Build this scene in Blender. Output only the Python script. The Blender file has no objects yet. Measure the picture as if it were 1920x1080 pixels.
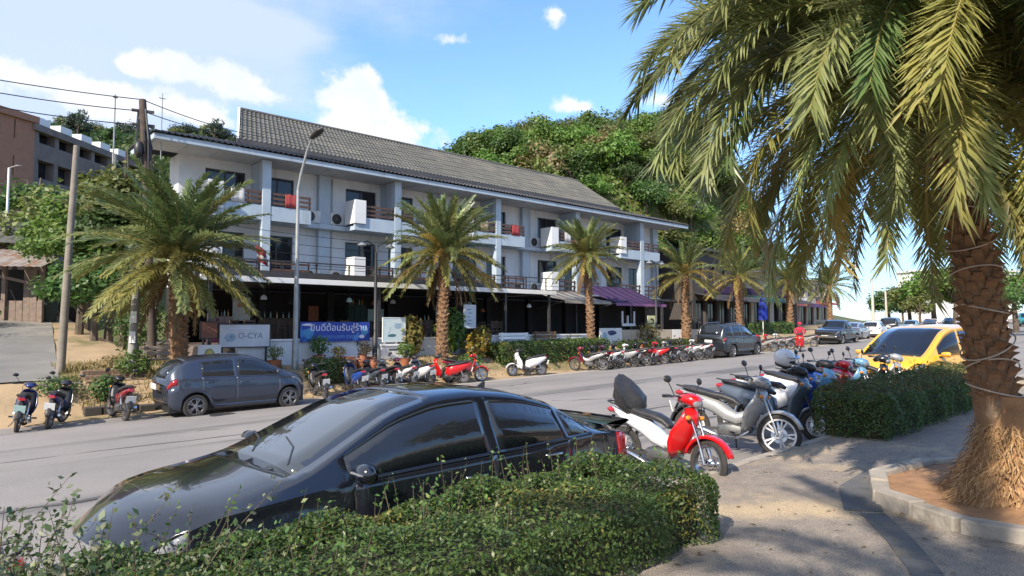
import bpy, bmesh, math, random
import numpy as np
from mathutils import Vector, Matrix, Euler

# World frame: x runs along the road (towards the far right of the view), y across it (towards the hotel), z = 0 at eye level.
PI = math.pi
R = math.radians
random.seed(7)
rng = np.random.default_rng(7)
scene = bpy.context.scene
col = scene.collection

# ------------------------------------------------------------------ camera, sky, sun, exposure
cam_d = bpy.data.cameras.new('camera')
cam = bpy.data.objects.new('camera', cam_d)
col.objects.link(cam)
cam.location = (0, 0, 0)
cam.rotation_euler = (R(90 + 3.2), 0, R(-42))
cam_d.sensor_width = 36.0
cam_d.lens = 36.0 * 1250 / 1920
cam_d.clip_start = 0.05
cam_d.clip_end = 3000
scene.camera = cam

SUN_EL = R(38)
SUN_H = Vector((-0.955, -0.30, 0)).normalized()
SUN_DIR = Vector((SUN_H.x * math.cos(SUN_EL), SUN_H.y * math.cos(SUN_EL), math.sin(SUN_EL)))
SKY_STRENGTH = 0.15
EXPOSURE = 0.80

sun_d = bpy.data.lights.new('sun', 'SUN')
sun_d.energy = 4.3
sun_d.angle = R(0.55)
sun_d.color = (1.0, 0.90, 0.76)
sun = bpy.data.objects.new('sun', sun_d)
sun.rotation_euler = (-SUN_DIR).to_track_quat('-Z', 'Y').to_euler()
sun.location = (-30, -20, 40)
col.objects.link(sun)

def direction_of(px, py):
    """azimuth and elevation of a view ray (1920 x 1080 frame)"""
    p = R(3.2)
    x = (px - 960) / 1250.0; y = (540 - py) / 1250.0
    D = math.cos(p) - y * math.sin(p); Z = math.sin(p) + y * math.cos(p)
    a = R(48)
    s = x * math.sin(a) + D * math.cos(a); t = -x * math.cos(a) + D * math.sin(a)
    return math.atan2(s, t), math.atan2(Z, math.hypot(s, t))

world = bpy.data.worlds.new('World')
scene.world = world
world.use_nodes = True
wn = world.node_tree
wn.nodes.clear()
def N(tree, t, **kw):
    n = tree.nodes.new(t)
    for k, v in kw.items():
        if k.startswith('i_'):
            n.inputs[k[2:].replace('_', ' ')].default_value = v
        else:
            setattr(n, k, v)
    return n
def math_node(tree, op, a, b=None, c=None, clamp=False):
    n = tree.nodes.new('ShaderNodeMath'); n.operation = op; n.use_clamp = clamp
    for i, v in enumerate((a, b, c)):
        if v is None: continue
        if isinstance(v, (int, float)): n.inputs[i].default_value = v
        else: tree.links.new(v, n.inputs[i])
    return n.outputs[0]
def build_world():
    t = wn; L = t.links.new
    out = N(t, 'ShaderNodeOutputWorld'); bg = N(t, 'ShaderNodeBackground')
    sky = N(t, 'ShaderNodeTexSky')
    sky.sky_type = 'NISHITA'; sky.sun_disc = False
    sky.sun_elevation = SUN_EL
    sky.sun_rotation = math.atan2(SUN_H.x, SUN_H.y)
    sky.altitude = 0; sky.air_density = 1.25; sky.dust_density = 0.15; sky.ozone_density = 5.0
    tc = N(t, 'ShaderNodeTexCoord')
    sep = N(t, 'ShaderNodeSeparateXYZ'); L(tc.outputs['Generated'], sep.inputs[0])
    az = math_node(t, 'ARCTAN2', sep.outputs[0], sep.outputs[1])
    el = math_node(t, 'ARCSINE', sep.outputs[2])
    comb = N(t, 'ShaderNodeCombineXYZ'); L(az, comb.inputs[0]); L(el, comb.inputs[1])
    # fluffy edge noise
    n1 = N(t, 'ShaderNodeTexNoise', i_Scale=11.0, i_Detail=10.0, i_Roughness=0.62); L(tc.outputs['Generated'], n1.inputs['Vector'])
    n2 = N(t, 'ShaderNodeTexNoise', i_Scale=4.2, i_Detail=6.0, i_Roughness=0.55)
    mp = N(t, 'ShaderNodeMapping'); mp.inputs['Scale'].default_value = (1, 1, 2.2); mp.inputs['Location'].default_value = (3.1, 1.7, 0.4)
    L(tc.outputs['Generated'], mp.inputs[0]); L(mp.outputs[0], n2.inputs['Vector'])
    # cumulus heaps: px, py, half width, half height
    heaps = [(680, 185, 90, 62), (640, 225, 70, 60), (745, 250, 95, 65), (690, 150, 62, 34), (620, 190, 45, 36),
             (430, 155, 95, 40), (330, 130, 80, 30), (480, 175, 60, 26), (260, 125, 60, 26),
             (60, 150, 130, 45), (400, 225, 70, 24), (170, 175, 120, 40), (330, 200, 150, 34),
             (1090, 200, 80, 26, .75), (1235, 190, 70, 34, .8), (1040, 25, 60, 60, .45), (700, 260, 150, 40), (850, 75, 70, 30, .3), (1140, 160, 60, 20, .35), (1700, 250, 200, 60, .3)]
    cur = None
    for (px, py, rx, ry, *w) in heaps:
        a0, e0 = direction_of(px, py)
        a1, _ = direction_of(px + rx, py); _, e1 = direction_of(px, py - ry)
        sb = N(t, 'ShaderNodeVectorMath', operation='SUBTRACT'); L(comb.outputs[0], sb.inputs[0]); sb.inputs[1].default_value = (a0, e0, 0)
        ml = N(t, 'ShaderNodeVectorMath', operation='MULTIPLY'); L(sb.outputs[0], ml.inputs[0])
        ml.inputs[1].default_value = (1 / abs(a1 - a0), 1 / abs(e1 - e0), 0)
        ln = N(t, 'ShaderNodeVectorMath', operation='LENGTH'); L(ml.outputs[0], ln.inputs[0])
        v = math_node(t, 'SUBTRACT', w[0] if w else 1.0, ln.outputs['Value'])
        cur = v if cur is None else math_node(t, 'SMOOTH_MAX', cur, v, 0.25)
    cur = math_node(t, 'MAXIMUM', cur, -1.2)
    nn = math_node(t, 'MULTIPLY_ADD', n1.outputs['Fac'], 3.6, -1.85)
    dens = math_node(t, 'ADD', cur, nn)
    mr = N(t, 'ShaderNodeMapRange', interpolation_type='SMOOTHSTEP'); L(dens, mr.inputs['Value'])
    mr.inputs['From Min'].default_value = 0.0; mr.inputs['From Max'].default_value = 0.55
    # thin veil: denser towards the sun's side (left), absent from the blue right
    a_l, _ = direction_of(0, 120); a_r, _ = direction_of(1000, 120)
    ax = N(t, 'ShaderNodeMapRange'); L(az, ax.inputs['Value']); ax.inputs['From Min'].default_value = a_l; ax.inputs['From Max'].default_value = a_r
    ax.inputs['To Min'].default_value = 0.80; ax.inputs['To Max'].default_value = -0.20
    eb = math_node(t, 'ABSOLUTE', math_node(t, 'SUBTRACT', el, 0.42))
    vz = math_node(t, 'ADD', math_node(t, 'MULTIPLY', n2.outputs['Fac'], 1.5), ax.outputs[0])
    vz = math_node(t, 'SUBTRACT', vz, 0.62)
    a0, e0 = direction_of(330, 30); a1, _ = direction_of(830, 30); _, e1 = direction_of(330, -105)
    sb = N(t, 'ShaderNodeVectorMath', operation='SUBTRACT'); L(comb.outputs[0], sb.inputs[0]); sb.inputs[1].default_value = (a0, e0, 0)
    ml = N(t, 'ShaderNodeVectorMath', operation='MULTIPLY'); L(sb.outputs[0], ml.inputs[0]); ml.inputs[1].default_value = (1 / abs(a1 - a0), 1 / abs(e1 - e0), 0)
    ln = N(t, 'ShaderNodeVectorMath', operation='LENGTH'); L(ml.outputs[0], ln.inputs[0])
    bank = math_node(t, 'MULTIPLY', math_node(t, 'ADD', math_node(t, 'SUBTRACT', 0.9, ln.outputs['Value']), math_node(t, 'MULTIPLY_ADD', n2.outputs['Fac'], 1.6, -0.8)), 1.3)
    vz = math_node(t, 'MAXIMUM', vz, bank)
    veil = N(t, 'ShaderNodeMapRange', interpolation_type='SMOOTHSTEP'); L(vz, veil.inputs['Value'])
    veil.inputs['From Min'].default_value = 0.0; veil.inputs['From Max'].default_value = 0.75; veil.inputs['To Max'].default_value = 0.85
    # shading inside the heaps
    n3 = N(t, 'ShaderNodeTexNoise', i_Scale=9.0, i_Detail=5.0); L(tc.outputs['Generated'], n3.inputs['Vector'])
    sh = N(t, 'ShaderNodeMapRange'); L(n3.outputs['Fac'], sh.inputs['Value']); sh.inputs['From Min'].default_value = 0.35; sh.inputs['From Max'].default_value = 0.62
    cc = N(t, 'ShaderNodeMix', data_type='RGBA'); L(sh.outputs[0], cc.inputs[0])
    cc.inputs[6].default_value = (3.3, 3.65, 4.4, 1); cc.inputs[7].default_value = (4.4, 4.4, 4.5, 1)
    hue = N(t, 'ShaderNodeMix', data_type='RGBA', blend_type='MULTIPLY'); hue.inputs[0].default_value = 1.0
    L(sky.outputs[0], hue.inputs[6])
    hz = N(t, 'ShaderNodeMapRange', interpolation_type='SMOOTHSTEP'); L(el, hz.inputs['Value']); hz.inputs['From Min'].default_value = 0.0; hz.inputs['From Max'].default_value = 0.30
    hc = N(t, 'ShaderNodeMix', data_type='RGBA'); L(hz.outputs[0], hc.inputs[0]); hc.inputs[6].default_value = (.44, .56, .78, 1); hc.inputs[7].default_value = (0.92, 1.0, 1.16, 1); L(hc.outputs[2], hue.inputs[7])
    m1 = N(t, 'ShaderNodeMix', data_type='RGBA'); L(veil.outputs[0], m1.inputs[0]); L(hue.outputs[2], m1.inputs[6]); m1.inputs[7].default_value = (2.9, 3.35, 4.2, 1)
    m2 = N(t, 'ShaderNodeMix', data_type='RGBA'); L(mr.outputs[0], m2.inputs[0]); L(m1.outputs[2], m2.inputs[6]); L(cc.outputs[2], m2.inputs[7])
    L(m2.outputs[2], bg.inputs[0]); bg.inputs[1].default_value = SKY_STRENGTH
    L(bg.outputs[0], out.inputs[0])
build_world()

scene.view_settings.view_transform = 'Standard'
scene.view_settings.look = 'None'
scene.view_settings.exposure = EXPOSURE
scene.view_settings.gamma = 1.0
scene.view_settings.use_curve_mapping = False
scene.render.engine = 'CYCLES'
scene.cycles.max_bounces = 6
scene.cycles.transparent_max_bounces = 8
scene.cycles.use_denoising = True

# ------------------------------------------------------------------ helpers
def sm(a, b, x):
    x = np.clip((np.asarray(x, float) - a) / (b - a), 0, 1)
    return x * x * (3 - 2 * x)

def tag(o, label=None, cat=None, group=None, kind=None):
    if label: o['label'] = label
    if cat: o['category'] = cat
    if group: o['group'] = group
    if kind: o['kind'] = kind
    return o
def thing(name, label, cat, loc=(0, 0, 0), rot=(0, 0, 0), group=None):
    o = bpy.data.objects.new(name, None); col.objects.link(o)
    o.empty_display_size = 0.2
    o.location = loc; o.rotation_euler = rot
    return tag(o, label, cat, group)
def kids(o): return [c for c in bpy.data.objects if c.parent is o]
def copy_tree(o, table, parent=None):
    c = o.copy(); col.objects.link(c); c.parent = parent
    for ch in table.get(o.name, ()): copy_tree(ch, table, c)
    return c
def child_table():
    t = {}
    for o in bpy.data.objects:
        if o.parent: t.setdefault(o.parent.name, []).append(o)
    return t
def link_mesh(name, me, parent=None, loc=None, rot=None, scale=None):
    o = bpy.data.objects.new(name, me); col.objects.link(o)
    if parent is not None: o.parent = parent
    if loc is not None: o.location = loc
    if rot is not None: o.rotation_euler = rot
    if scale is not None: o.scale = scale if hasattr(scale, '__len__') else (scale,) * 3
    return o

class MB:
    def __init__(s): s.v = []; s.f = []; s.m = []
    def add(s, vs, fs, mat=0, M=None):
        b = len(s.v)
        for v in vs:
            s.v.append(tuple(M @ Vector(v)) if M is not None else tuple(v))
        for f in fs:
            s.f.append([b + i for i in f]); s.m.append(mat)
        return s
    def box(s, x0, x1, y0, y1, z0, z1, mat=0, M=None):
        vs = [(x0, y0, z0), (x1, y0, z0), (x1, y1, z0), (x0, y1, z0), (x0, y0, z1), (x1, y0, z1), (x1, y1, z1), (x0, y1, z1)]
        return s.add(vs, [(0, 3, 2, 1), (4, 5, 6, 7), (0, 1, 5, 4), (1, 2, 6, 5), (2, 3, 7, 6), (3, 0, 4, 7)], mat, M)
    def cbox(s, c, d, mat=0, M=None):
        return s.box(c[0] - d[0] / 2, c[0] + d[0] / 2, c[1] - d[1] / 2, c[1] + d[1] / 2, c[2] - d[2] / 2, c[2] + d[2] / 2, mat, M)
    def beam(s, a, b, w, h, mat=0):
        a = Vector(a); b = Vector(b); t = (b - a).normalized()
        u = t.cross(Vector((0, 0, 1)))
        if u.length < 1e-4: u = Vector((1, 0, 0))
        u.normalize(); n = u.cross(t)
        vs = []
        for p in (a, b):
            for (i, j) in ((-1, -1), (1, -1), (1, 1), (-1, 1)):
                vs.append(p + u * (i * w / 2) + n * (j * h / 2))
        return s.add(vs, [(0, 1, 2, 3), (7, 6, 5, 4), (0, 4, 5, 1), (1, 5, 6, 2), (2, 6, 7, 3), (3, 7, 4, 0)], mat)
    def tube(s, pts, r, n=8, mat=0, cap=True):
        pts = [Vector(p) for p in pts]; k = len(pts)
        rs = r if hasattr(r, '__len__') else [r] * k
        b = len(s.v); prev = None
        for i, p in enumerate(pts):
            t = (pts[min(i + 1, k - 1)] - pts[max(i - 1, 0)]).normalized()
            if prev is None:
                u = t.cross(Vector((0, 0, 1)))
                if u.length < 1e-3: u = t.cross(Vector((0, 1, 0)))
            else:
                u = prev - t * prev.dot(t)
            u.normalize(); prev = u; w = t.cross(u)
            for j in range(n):
                a = 2 * PI * j / n
                s.v.append(tuple(p + (u * math.cos(a) + w * math.sin(a)) * rs[i]))
        for i in range(k - 1):
            for j in range(n):
                s.f.append([b + i * n + j, b + i * n + (j + 1) % n, b + (i + 1) * n + (j + 1) % n, b + (i + 1) * n + j]); s.m.append(mat)
        if cap:
            s.f.append([b + j for j in range(n)][::-1]); s.m.append(mat)
            s.f.append([b + (k - 1) * n + j for j in range(n)]); s.m.append(mat)
        return s
    def rings(s, rings, closed=True, cap=True, mat=0):
        n = len(rings[0]); b = len(s.v)
        for r in rings: s.v.extend(tuple(p) for p in r)
        m = n if closed else n - 1
        for i in range(len(rings) - 1):
            for j in range(m):
                s.f.append([b + i * n + j, b + i * n + (j + 1) % n, b + (i + 1) * n + (j + 1) % n, b + (i + 1) * n + j]); s.m.append(mat)
        if cap and closed:
            s.f.append([b + j for j in range(n)][::-1]); s.m.append(mat)
            s.f.append([b + (len(rings) - 1) * n + j for j in range(n)]); s.m.append(mat)
        return s
    def sweep(s, path, n=12, pw=2.4, mat=0):
        """path of (x, z, half width in y, half height); sections stay in the x-z plane"""
        k = len(path); rr = []
        for i, (x, z, ry, rn) in enumerate(path):
            a = path[max(i - 1, 0)]; c = path[min(i + 1, k - 1)]
            t = Vector((c[0] - a[0], 0, c[1] - a[1])).normalized(); nn = Vector((-t.z, 0, t.x))
            ring = []
            for j in range(n):
                th = 2 * PI * j / n; cs = math.cos(th); sn = math.sin(th)
                cs = math.copysign(abs(cs) ** (2 / pw), cs); sn = math.copysign(abs(sn) ** (2 / pw), sn)
                ring.append(Vector((x, 0, z)) + Vector((0, ry * cs, 0)) + nn * (rn * sn))
            rr.append(ring)
        return s.rings(rr, True, True, mat)
    def lathe(s, prof, n=16, M=None, mat=0, cap=False):
        """prof of (r, h) about local z"""
        rr = []
        for (r, h) in prof:
            ring = [Vector((r * math.cos(2 * PI * j / n), r * math.sin(2 * PI * j / n), h)) for j in range(n)]
            if M is not None: ring = [M @ v for v in ring]
            rr.append(ring)
        return s.rings(rr, True, cap, mat)
    def grid(s, rows, mat=0, closed=False):
        return s.rings(rows, closed, False, mat)
    def build(s, name, mats, parent=None, smooth=None, bevel=0, solid=0, sub=0, world=False, loc=None):
        off = Vector((0, 0, 0))
        if world and parent is not None:
            off = Vector(parent.location)
            if parent.parent: off = off + Vector(parent.parent.location)
        if loc is not None: off = Vector(loc)
        me = bpy.data.meshes.new(name)
        me.from_pydata([(v[0] - off.x, v[1] - off.y, v[2] - off.z) for v in s.v], [], s.f)
        if not isinstance(mats, (list, tuple)): mats = [mats]
        for m in mats: me.materials.append(m)
        if len(mats) > 1: me.polygons.foreach_set('material_index', s.m)
        if smooth is not None:
            me.shade_smooth(); me.set_sharp_from_angle(angle=R(smooth))
        me.update()
        o = bpy.data.objects.new(name, me); col.objects.link(o)
        if parent is not None: o.parent = parent
        if loc is not None: o.location = loc
        if solid:
            md = o.modifiers.new('solid', 'SOLIDIFY'); md.thickness = solid; md.offset = 0
        if bevel:
            md = o.modifiers.new('bevel', 'BEVEL'); md.width = bevel; md.segments = 2; md.limit_method = 'ANGLE'; md.angle_limit = R(40)
        if sub:
            md = o.modifiers.new('sub', 'SUBSURF'); md.levels = sub; md.render_levels = sub
        return o

def quads_mesh(name, V, mats, faces_per=None, tri=None):
    """V: (n, 4, 3) quads as separate islands"""
    n = len(V); me = bpy.data.meshes.new(name)
    me.vertices.add(n * 4); me.vertices.foreach_set('co', np.ascontiguousarray(V, dtype=np.float32).ravel())
    me.loops.add(n * 4); me.loops.foreach_set('vertex_index', np.arange(n * 4, dtype=np.int32))
    me.polygons.add(n); me.polygons.foreach_set('loop_start', np.arange(0, n * 4, 4, dtype=np.int32))
    for m in (mats if isinstance(mats, (list, tuple)) else [mats]): me.materials.append(m)
    me.update(calc_edges=True); me.validate()
    return me
def unit(a): return a / np.maximum(np.linalg.norm(a, axis=-1, keepdims=True), 1e-9)
def leaf_quads(P, Nrm, size, aspect=0.5, g=rng):
    """diamond leaves lying roughly across Nrm"""
    n = len(P)
    Nrm = unit(Nrm + g.normal(0, 0.55, (n, 3)))
    a = unit(np.cross(Nrm, g.normal(0, 1, (n, 3)))); b = np.cross(Nrm, a)
    L = (size * g.uniform(0.5, 1.45, n))[:, None]; W = L * aspect
    fold = Nrm * (L * 0.10)
    return np.stack([P - a * L * 0.5, P + b * W * 0.5 + fold, P + a * L * 0.5, P - b * W * 0.5 + fold], 1)

# ------------------------------------------------------------------ materials
MATS = {}
def pm(name, c1, c2=None, scale=3.0, rough=0.6, bump=0.0, metal=0.0, coat=0.0, detail=6.0, bscale=None, spec=0.5, c3=None, s3=1.0, f3=(0.5, 0.65), map3=None, speck=0.0, emit=None, trans=None):
    if name in MATS: return MATS[name]
    m = bpy.data.materials.new(name); m.use_nodes = True; t = m.node_tree; L = t.links.new
    b = t.nodes['Principled BSDF']
    b.inputs['Roughness'].default_value = rough; b.inputs['Metallic'].default_value = metal
    b.inputs['Coat Weight'].default_value = coat; b.inputs['Coat Roughness'].default_value = 0.03
    b.inputs['Specular IOR Level'].default_value = spec
    tc = N(t, 'ShaderNodeTexCoord')
    c2 = c2 or tuple(x * 0.8 for x in c1)
    nz = N(t, 'ShaderNodeTexNoise', i_Scale=scale, i_Detail=detail, i_Roughness=0.6); L(tc.outputs['Object'], nz.inputs['Vector'])
    mr = N(t, 'ShaderNodeMapRange'); L(nz.outputs['Fac'], mr.inputs['Value']); mr.inputs['From Min'].default_value = 0.33; mr.inputs['From Max'].default_value = 0.67
    mx = N(t, 'ShaderNodeMix', data_type='RGBA'); L(mr.outputs[0], mx.inputs[0])
    mx.inputs[6].default_value = (*c1, 1); mx.inputs[7].default_value = (*c2, 1)
    last = mx.outputs[2]
    if c3:
        n3 = N(t, 'ShaderNodeTexNoise', i_Scale=s3, i_Detail=7.0, i_Roughness=0.62); 
        if map3:
            mp = N(t, 'ShaderNodeMapping'); mp.inputs['Scale'].default_value = map3; L(tc.outputs['Object'], mp.inputs[0]); L(mp.outputs[0], n3.inputs['Vector'])
        else: L(tc.outputs['Object'], n3.inputs['Vector'])
        m3 = N(t, 'ShaderNodeMapRange', interpolation_type='SMOOTHSTEP'); L(n3.outputs['Fac'], m3.inputs['Value']); m3.inputs['From Min'].default_value = f3[0]; m3.inputs['From Max'].default_value = f3[1]
        x3 = N(t, 'ShaderNodeMix', data_type='RGBA'); L(m3.outputs[0], x3.inputs[0]); L(last, x3.inputs[6]); x3.inputs[7].default_value = (*c3, 1)
        last = x3.outputs[2]
    if speck:
        ns = N(t, 'ShaderNodeTexNoise', i_Scale=90.0, i_Detail=3.0); L(tc.outputs['Object'], ns.inputs['Vector'])
        sr = N(t, 'ShaderNodeMapRange'); L(ns.outputs['Fac'], sr.inputs['Value']); sr.inputs['From Min'].default_value = .35; sr.inputs['From Max'].default_value = .65; sr.inputs['To Min'].default_value = 1 - speck; sr.inputs['To Max'].default_value = 1 + speck
        xs_ = N(t, 'ShaderNodeMix', data_type='RGBA', blend_type='MULTIPLY'); xs_.inputs[0].default_value = 1.0; L(last, xs_.inputs[6]); L(sr.outputs[0], xs_.inputs[7]); last = xs_.outputs[2]
    L(last, b.inputs['Base Color'])
    if emit: b.inputs['Emission Color'].default_value = (*emit[:3], 1); b.inputs['Emission Strength'].default_value = emit[3]
    if bump:
        nb = N(t, 'ShaderNodeTexNoise', i_Scale=bscale or scale * 4, i_Detail=5.0); L(tc.outputs['Object'], nb.inputs['Vector'])
        bp = N(t, 'ShaderNodeBump'); bp.inputs['Strength'].default_value = bump; bp.inputs['Distance'].default_value = 0.03
        L(nb.outputs['Fac'], bp.inputs['Height']); L(bp.outputs[0], b.inputs['Normal'])
    MATS[name] = m
    return m
def leaf_mat(name, cols, rough=0.5, transl=0.35):
    """colours spread over the separate leaves"""
    m = bpy.data.materials.new(name); m.use_nodes = True; t = m.node_tree; L = t.links.new
    b = t.nodes['Principled BSDF']; out = t.nodes['Material Output']
    geo = N(t, 'ShaderNodeNewGeometry'); oi = N(t, 'ShaderNodeObjectInfo')
    r = math_node(t, 'FRACT', math_node(t, 'ADD', geo.outputs['Random Per Island'], math_node(t, 'MULTIPLY', oi.outputs['Random'], 0.0)))
    ramp = N(t, 'ShaderNodeValToRGB'); L(r, ramp.inputs[0])
    e = ramp.color_ramp.elements
    while len(e) < len(cols): e.new(0.5)
    for i, c in enumerate(cols):
        e[i].position = i / max(1, len(cols) - 1); e[i].color = (*c, 1)
    # each tree a little different
    hs = N(t, 'ShaderNodeHueSaturation'); L(ramp.outputs[0], hs.inputs['Color'])
    L(math_node(t, 'MULTIPLY_ADD', oi.outputs['Random'], 0.022, 0.489), hs.inputs['Hue'])
    L(math_node(t, 'MULTIPLY_ADD', oi.outputs['Random'], 0.5, 0.75), hs.inputs['Value'])
    L(hs.outputs[0], b.inputs['Base Color']); b.inputs['Roughness'].default_value = rough
    tr = N(t, 'ShaderNodeBsdfTranslucent'); L(hs.outputs[0], tr.inputs[0])
    mx = N(t, 'ShaderNodeMixShader'); mx.inputs[0].default_value = transl
    L(b.outputs[0], mx.inputs[1]); L(tr.outputs[0], mx.inputs[2]); L(mx.outputs[0], out.inputs[0])
    MATS[name] = m
    return m
def paint(name, c, rough=0.22, coat=0.8, metal=0.0):
    return pm(name, c, tuple(x * 0.92 for x in c), scale=2.0, rough=rough, coat=coat, metal=metal)

BLACKP = pm('black_plastic', (.018, .018, .02), (.03, .03, .032), 12, .45, .05)
RUBBER = pm('tyre_rubber', (.022, .021, .02), (.05, .045, .04), 9, .85, .1)
CHROME = pm('bright_metal', (.62, .62, .63), (.5, .5, .52), 14, .22, 0, 1.0)
ALLOY = pm('alloy', (.42, .42, .44), (.33, .33, .35), 10, .35, 0, .9)
DARKM = pm('dark_metal', (.045, .045, .05), (.07, .065, .06), 6, .5, .05, .3)
STEEL = pm('galvanised_steel', (.36, .37, .37), (.27, .28, .28), 4, .5, .05, .5)
GLASS = pm('dark_glass', (.012, .014, .018), (.016, .018, .022), 1, .03, spec=.8)
PANE = pm('window_pane', (.012, .013, .018), (.03, .03, .036), .8, .06, spec=.6)
REDLENS = pm('red_lens', (.40, .015, .02), (.30, .01, .015), 8, .12, coat=.8)
LENS = pm('clear_lens', (.26, .27, .29), (.16, .17, .19), 20, .08, coat=1.0)
AMBER = pm('amber_lens', (.7, .25, .02), None, 8, .15, coat=.8)
PLATE = pm('plate_white', (.72, .72, .70), (.62, .62, .6), 8, .4)
PLATEG = pm('plate_green', (.45, .62, .58), (.38, .55, .5), 8, .4)
SEATM = pm('seat_vinyl', (.022, .022, .025), (.035, .034, .036), 15, .5, .12)
WHITEW = pm('white_wall', (.70, .71, .72), (.60, .62, .64), 1.2, .7, .05, c3=(.40, .39, .37), s3=1.6, f3=(.52, .78), map3=(1.3, 1.3, .10))
BLUEGREY = pm('blue_grey_paint', (.42, .50, .57), (.36, .43, .50), 1.5, .65, .05, c3=(.24, .27, .29), s3=1.6, f3=(.52, .78), map3=(1.4, 1.4, .12))
WHITEP = pm('white_paint', (.78, .78, .77), (.70, .70, .69), 1.5, .6, .04)
SOFFIT = pm('soffit_board', (.55, .56, .57), (.47, .48, .5), 2, .7, .03)
ROOFT = pm('roof_tile_grey', (.115, .114, .102), (.078, .078, .072), 1.3, .72, .15, bscale=30, c3=(.155, .148, .125), s3=.5, f3=(.5, .7))
ROOFD = pm('roof_tile_dark', (.085, .083, .085), (.06, .06, .064), 1.6, .7, .12, bscale=30)
WOODR = pm('reddish_wood', (.125, .066, .045), (.08, .045, .032), 6, .6, .1)
WOODB = pm('brown_wood', (.13, .08, .045), (.08, .05, .03), 6, .65, .1)
DARKW = pm('shade_dark_wall', (.020, .018, .020), (.034, .028, .026), 1.5, .7, .08)  # near-black paint that also holds the interior shade in its colour
CONC = pm('concrete', (.34, .33, .31), (.26, .25, .235), 2.5, .85, .2, c3=(.20, .19, .175), s3=1.1, f3=(.52, .72))
BLUEB = pm('banner_blue', (.02, .06, .36), (.015, .04, .26), 1.4, .5, c3=(.05, .20, .55), s3=2.0, f3=(.55, .65))
PURPLE = pm('purple_canvas', (.050, .018, .080), (.034, .012, .058), 2, .8, .05)
TERRA = pm('terracotta', (.36, .13, .06), (.26, .09, .045), 5, .75, .1)
BARK = pm('bark', (.13, .10, .075), (.07, .055, .042), 4, .9, .5)
# ------------------------------------------------------------------ terrain
def along(s):
    s = np.asarray(s, float)
    return np.clip(s, -40, 60) + 0.55 * np.clip(s - 60, 0, 160)
def road_off(s):
    return 0.0016 * np.maximum(0, np.minimum(np.asarray(s, float), 200) - 20) ** 2
def base_z(s, t):
    """road plane in straightened coordinates"""
    return -1.76 + 0.021 * along(s) - 0.035 * np.clip(t, -12, 20) - 0.13 * sm(7.6, 5.8, s) * sm(9.5, 6.5, t) * sm(3.0, 4.0, t)
SKY_X = [-900, -400, 0, 60, 150, 210, 300, 350, 430, 520, 640, 780, 830, 900, 960, 1050, 1130, 1230, 1300, 1400, 1480, 1560, 1680, 2400]
SKY_Y = [150, 160, 206, 212, 204, 210, 222, 214, 228, 268, 310, 306, 300, 246, 228, 228, 222, 215, 225, 330, 470, 585, 600, 600]
def ground_z(s, t):
    s = np.asarray(s, float); t = np.asarray(t, float)
    tt = t - road_off(s)
    z = base_z(s, tt) + 0.12 * (tt < 4.05)
    z = z + 0.85 * sm(19.9, 22.4, tt)
    z = z + 0.11 * np.clip(t - 24, 0, 40) * sm(8.2, 5.8, s)
    # wooded hills behind
    a = R(48)
    X = s * math.sin(a) - t * math.cos(a); D = s * math.cos(a) + t * math.sin(a)
    px = 960 + 1250 * X / np.maximum(D, 5)
    far = np.where(px < 640, 118.0, 96.0)
    top = (610 - np.interp(px, SKY_X, SKY_Y)) / 1250 * far - 4.0
    h = np.maximum(top, 0) * sm(52, far, D) * sm(42, 52, t) * sm(0.5, 6, D)
    return z + h
def gz(s, t): return float(ground_z(s, t))
def rz_(s, t): return float(base_z(s, t - float(road_off(s))))
def sheet(name, ss, ts, zf, mat, kind='structure', bend=True):
    S, T = np.meshgrid(ss, ts, indexing='ij')
    TT = T + (road_off(S) if bend else 0)
    Z = zf(S, T)
    V = np.stack([S, TT, Z], -1).reshape(-1, 3)
    n, m = len(ss), len(ts)
    F = [(i * m + j, (i + 1) * m + j, (i + 1) * m + j + 1, i * m + j + 1) for i in range(n - 1) for j in range(m - 1)]
    me = bpy.data.meshes.new(name); me.from_pydata(V.tolist(), [], F); me.materials.append(mat); me.shade_smooth()
    o = link_mesh(name, me); return tag(o, kind=kind)

EARTH = pm('dry_earth', (.40, .285, .165), (.30, .215, .13), .9, .95, .5, bscale=9, c3=(.16, .145, .06), s3=.45, f3=(.50, .66))
ASPHALT = pm('asphalt', (.265, .240, .222), (.21, .194, .182), .55, .9, .35, bscale=60, c3=(.135, .128, .122), s3=.9, f3=(.50, .70), map3=(.07, 1.0, 1.0), speck=.22)
PAVE = pm('pavement_concrete', (.285, .240, .195), (.20, .172, .146), 7.0, .9, .5, bscale=55, c3=(.45, .345, .22), s3=.62, f3=(.50, .68), speck=.3)
KERBM = pm('kerb_concrete', (.40, .35, .29), (.26, .23, .19), 3, .85, .5, c3=(.17, .15, .12), s3=1.6, f3=(.52, .68))
SIDEROAD = pm('side_road_concrete', (.21, .20, .185), (.15, .145, .135), .7, .9, .3, bscale=30, c3=(.28, .25, .21), s3=.5)
HILLG = pm('hill_undergrowth', (.06, .085, .022), (.11, .105, .035), .25, .95, .6, bscale=1.2, c3=(.10, .095, .035), s3=.12, f3=(.5, .62))
TAR = pm('tar_patch', (.075, .072, .07), (.11, .105, .10), 2, .8, .2)
BAND = pm('dark_band', (.115, .118, .120), (.085, .086, .088), 3.5, .85, .4, bscale=40, c3=(.20, .17, .13), s3=1.5, f3=(.52, .7))

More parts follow.
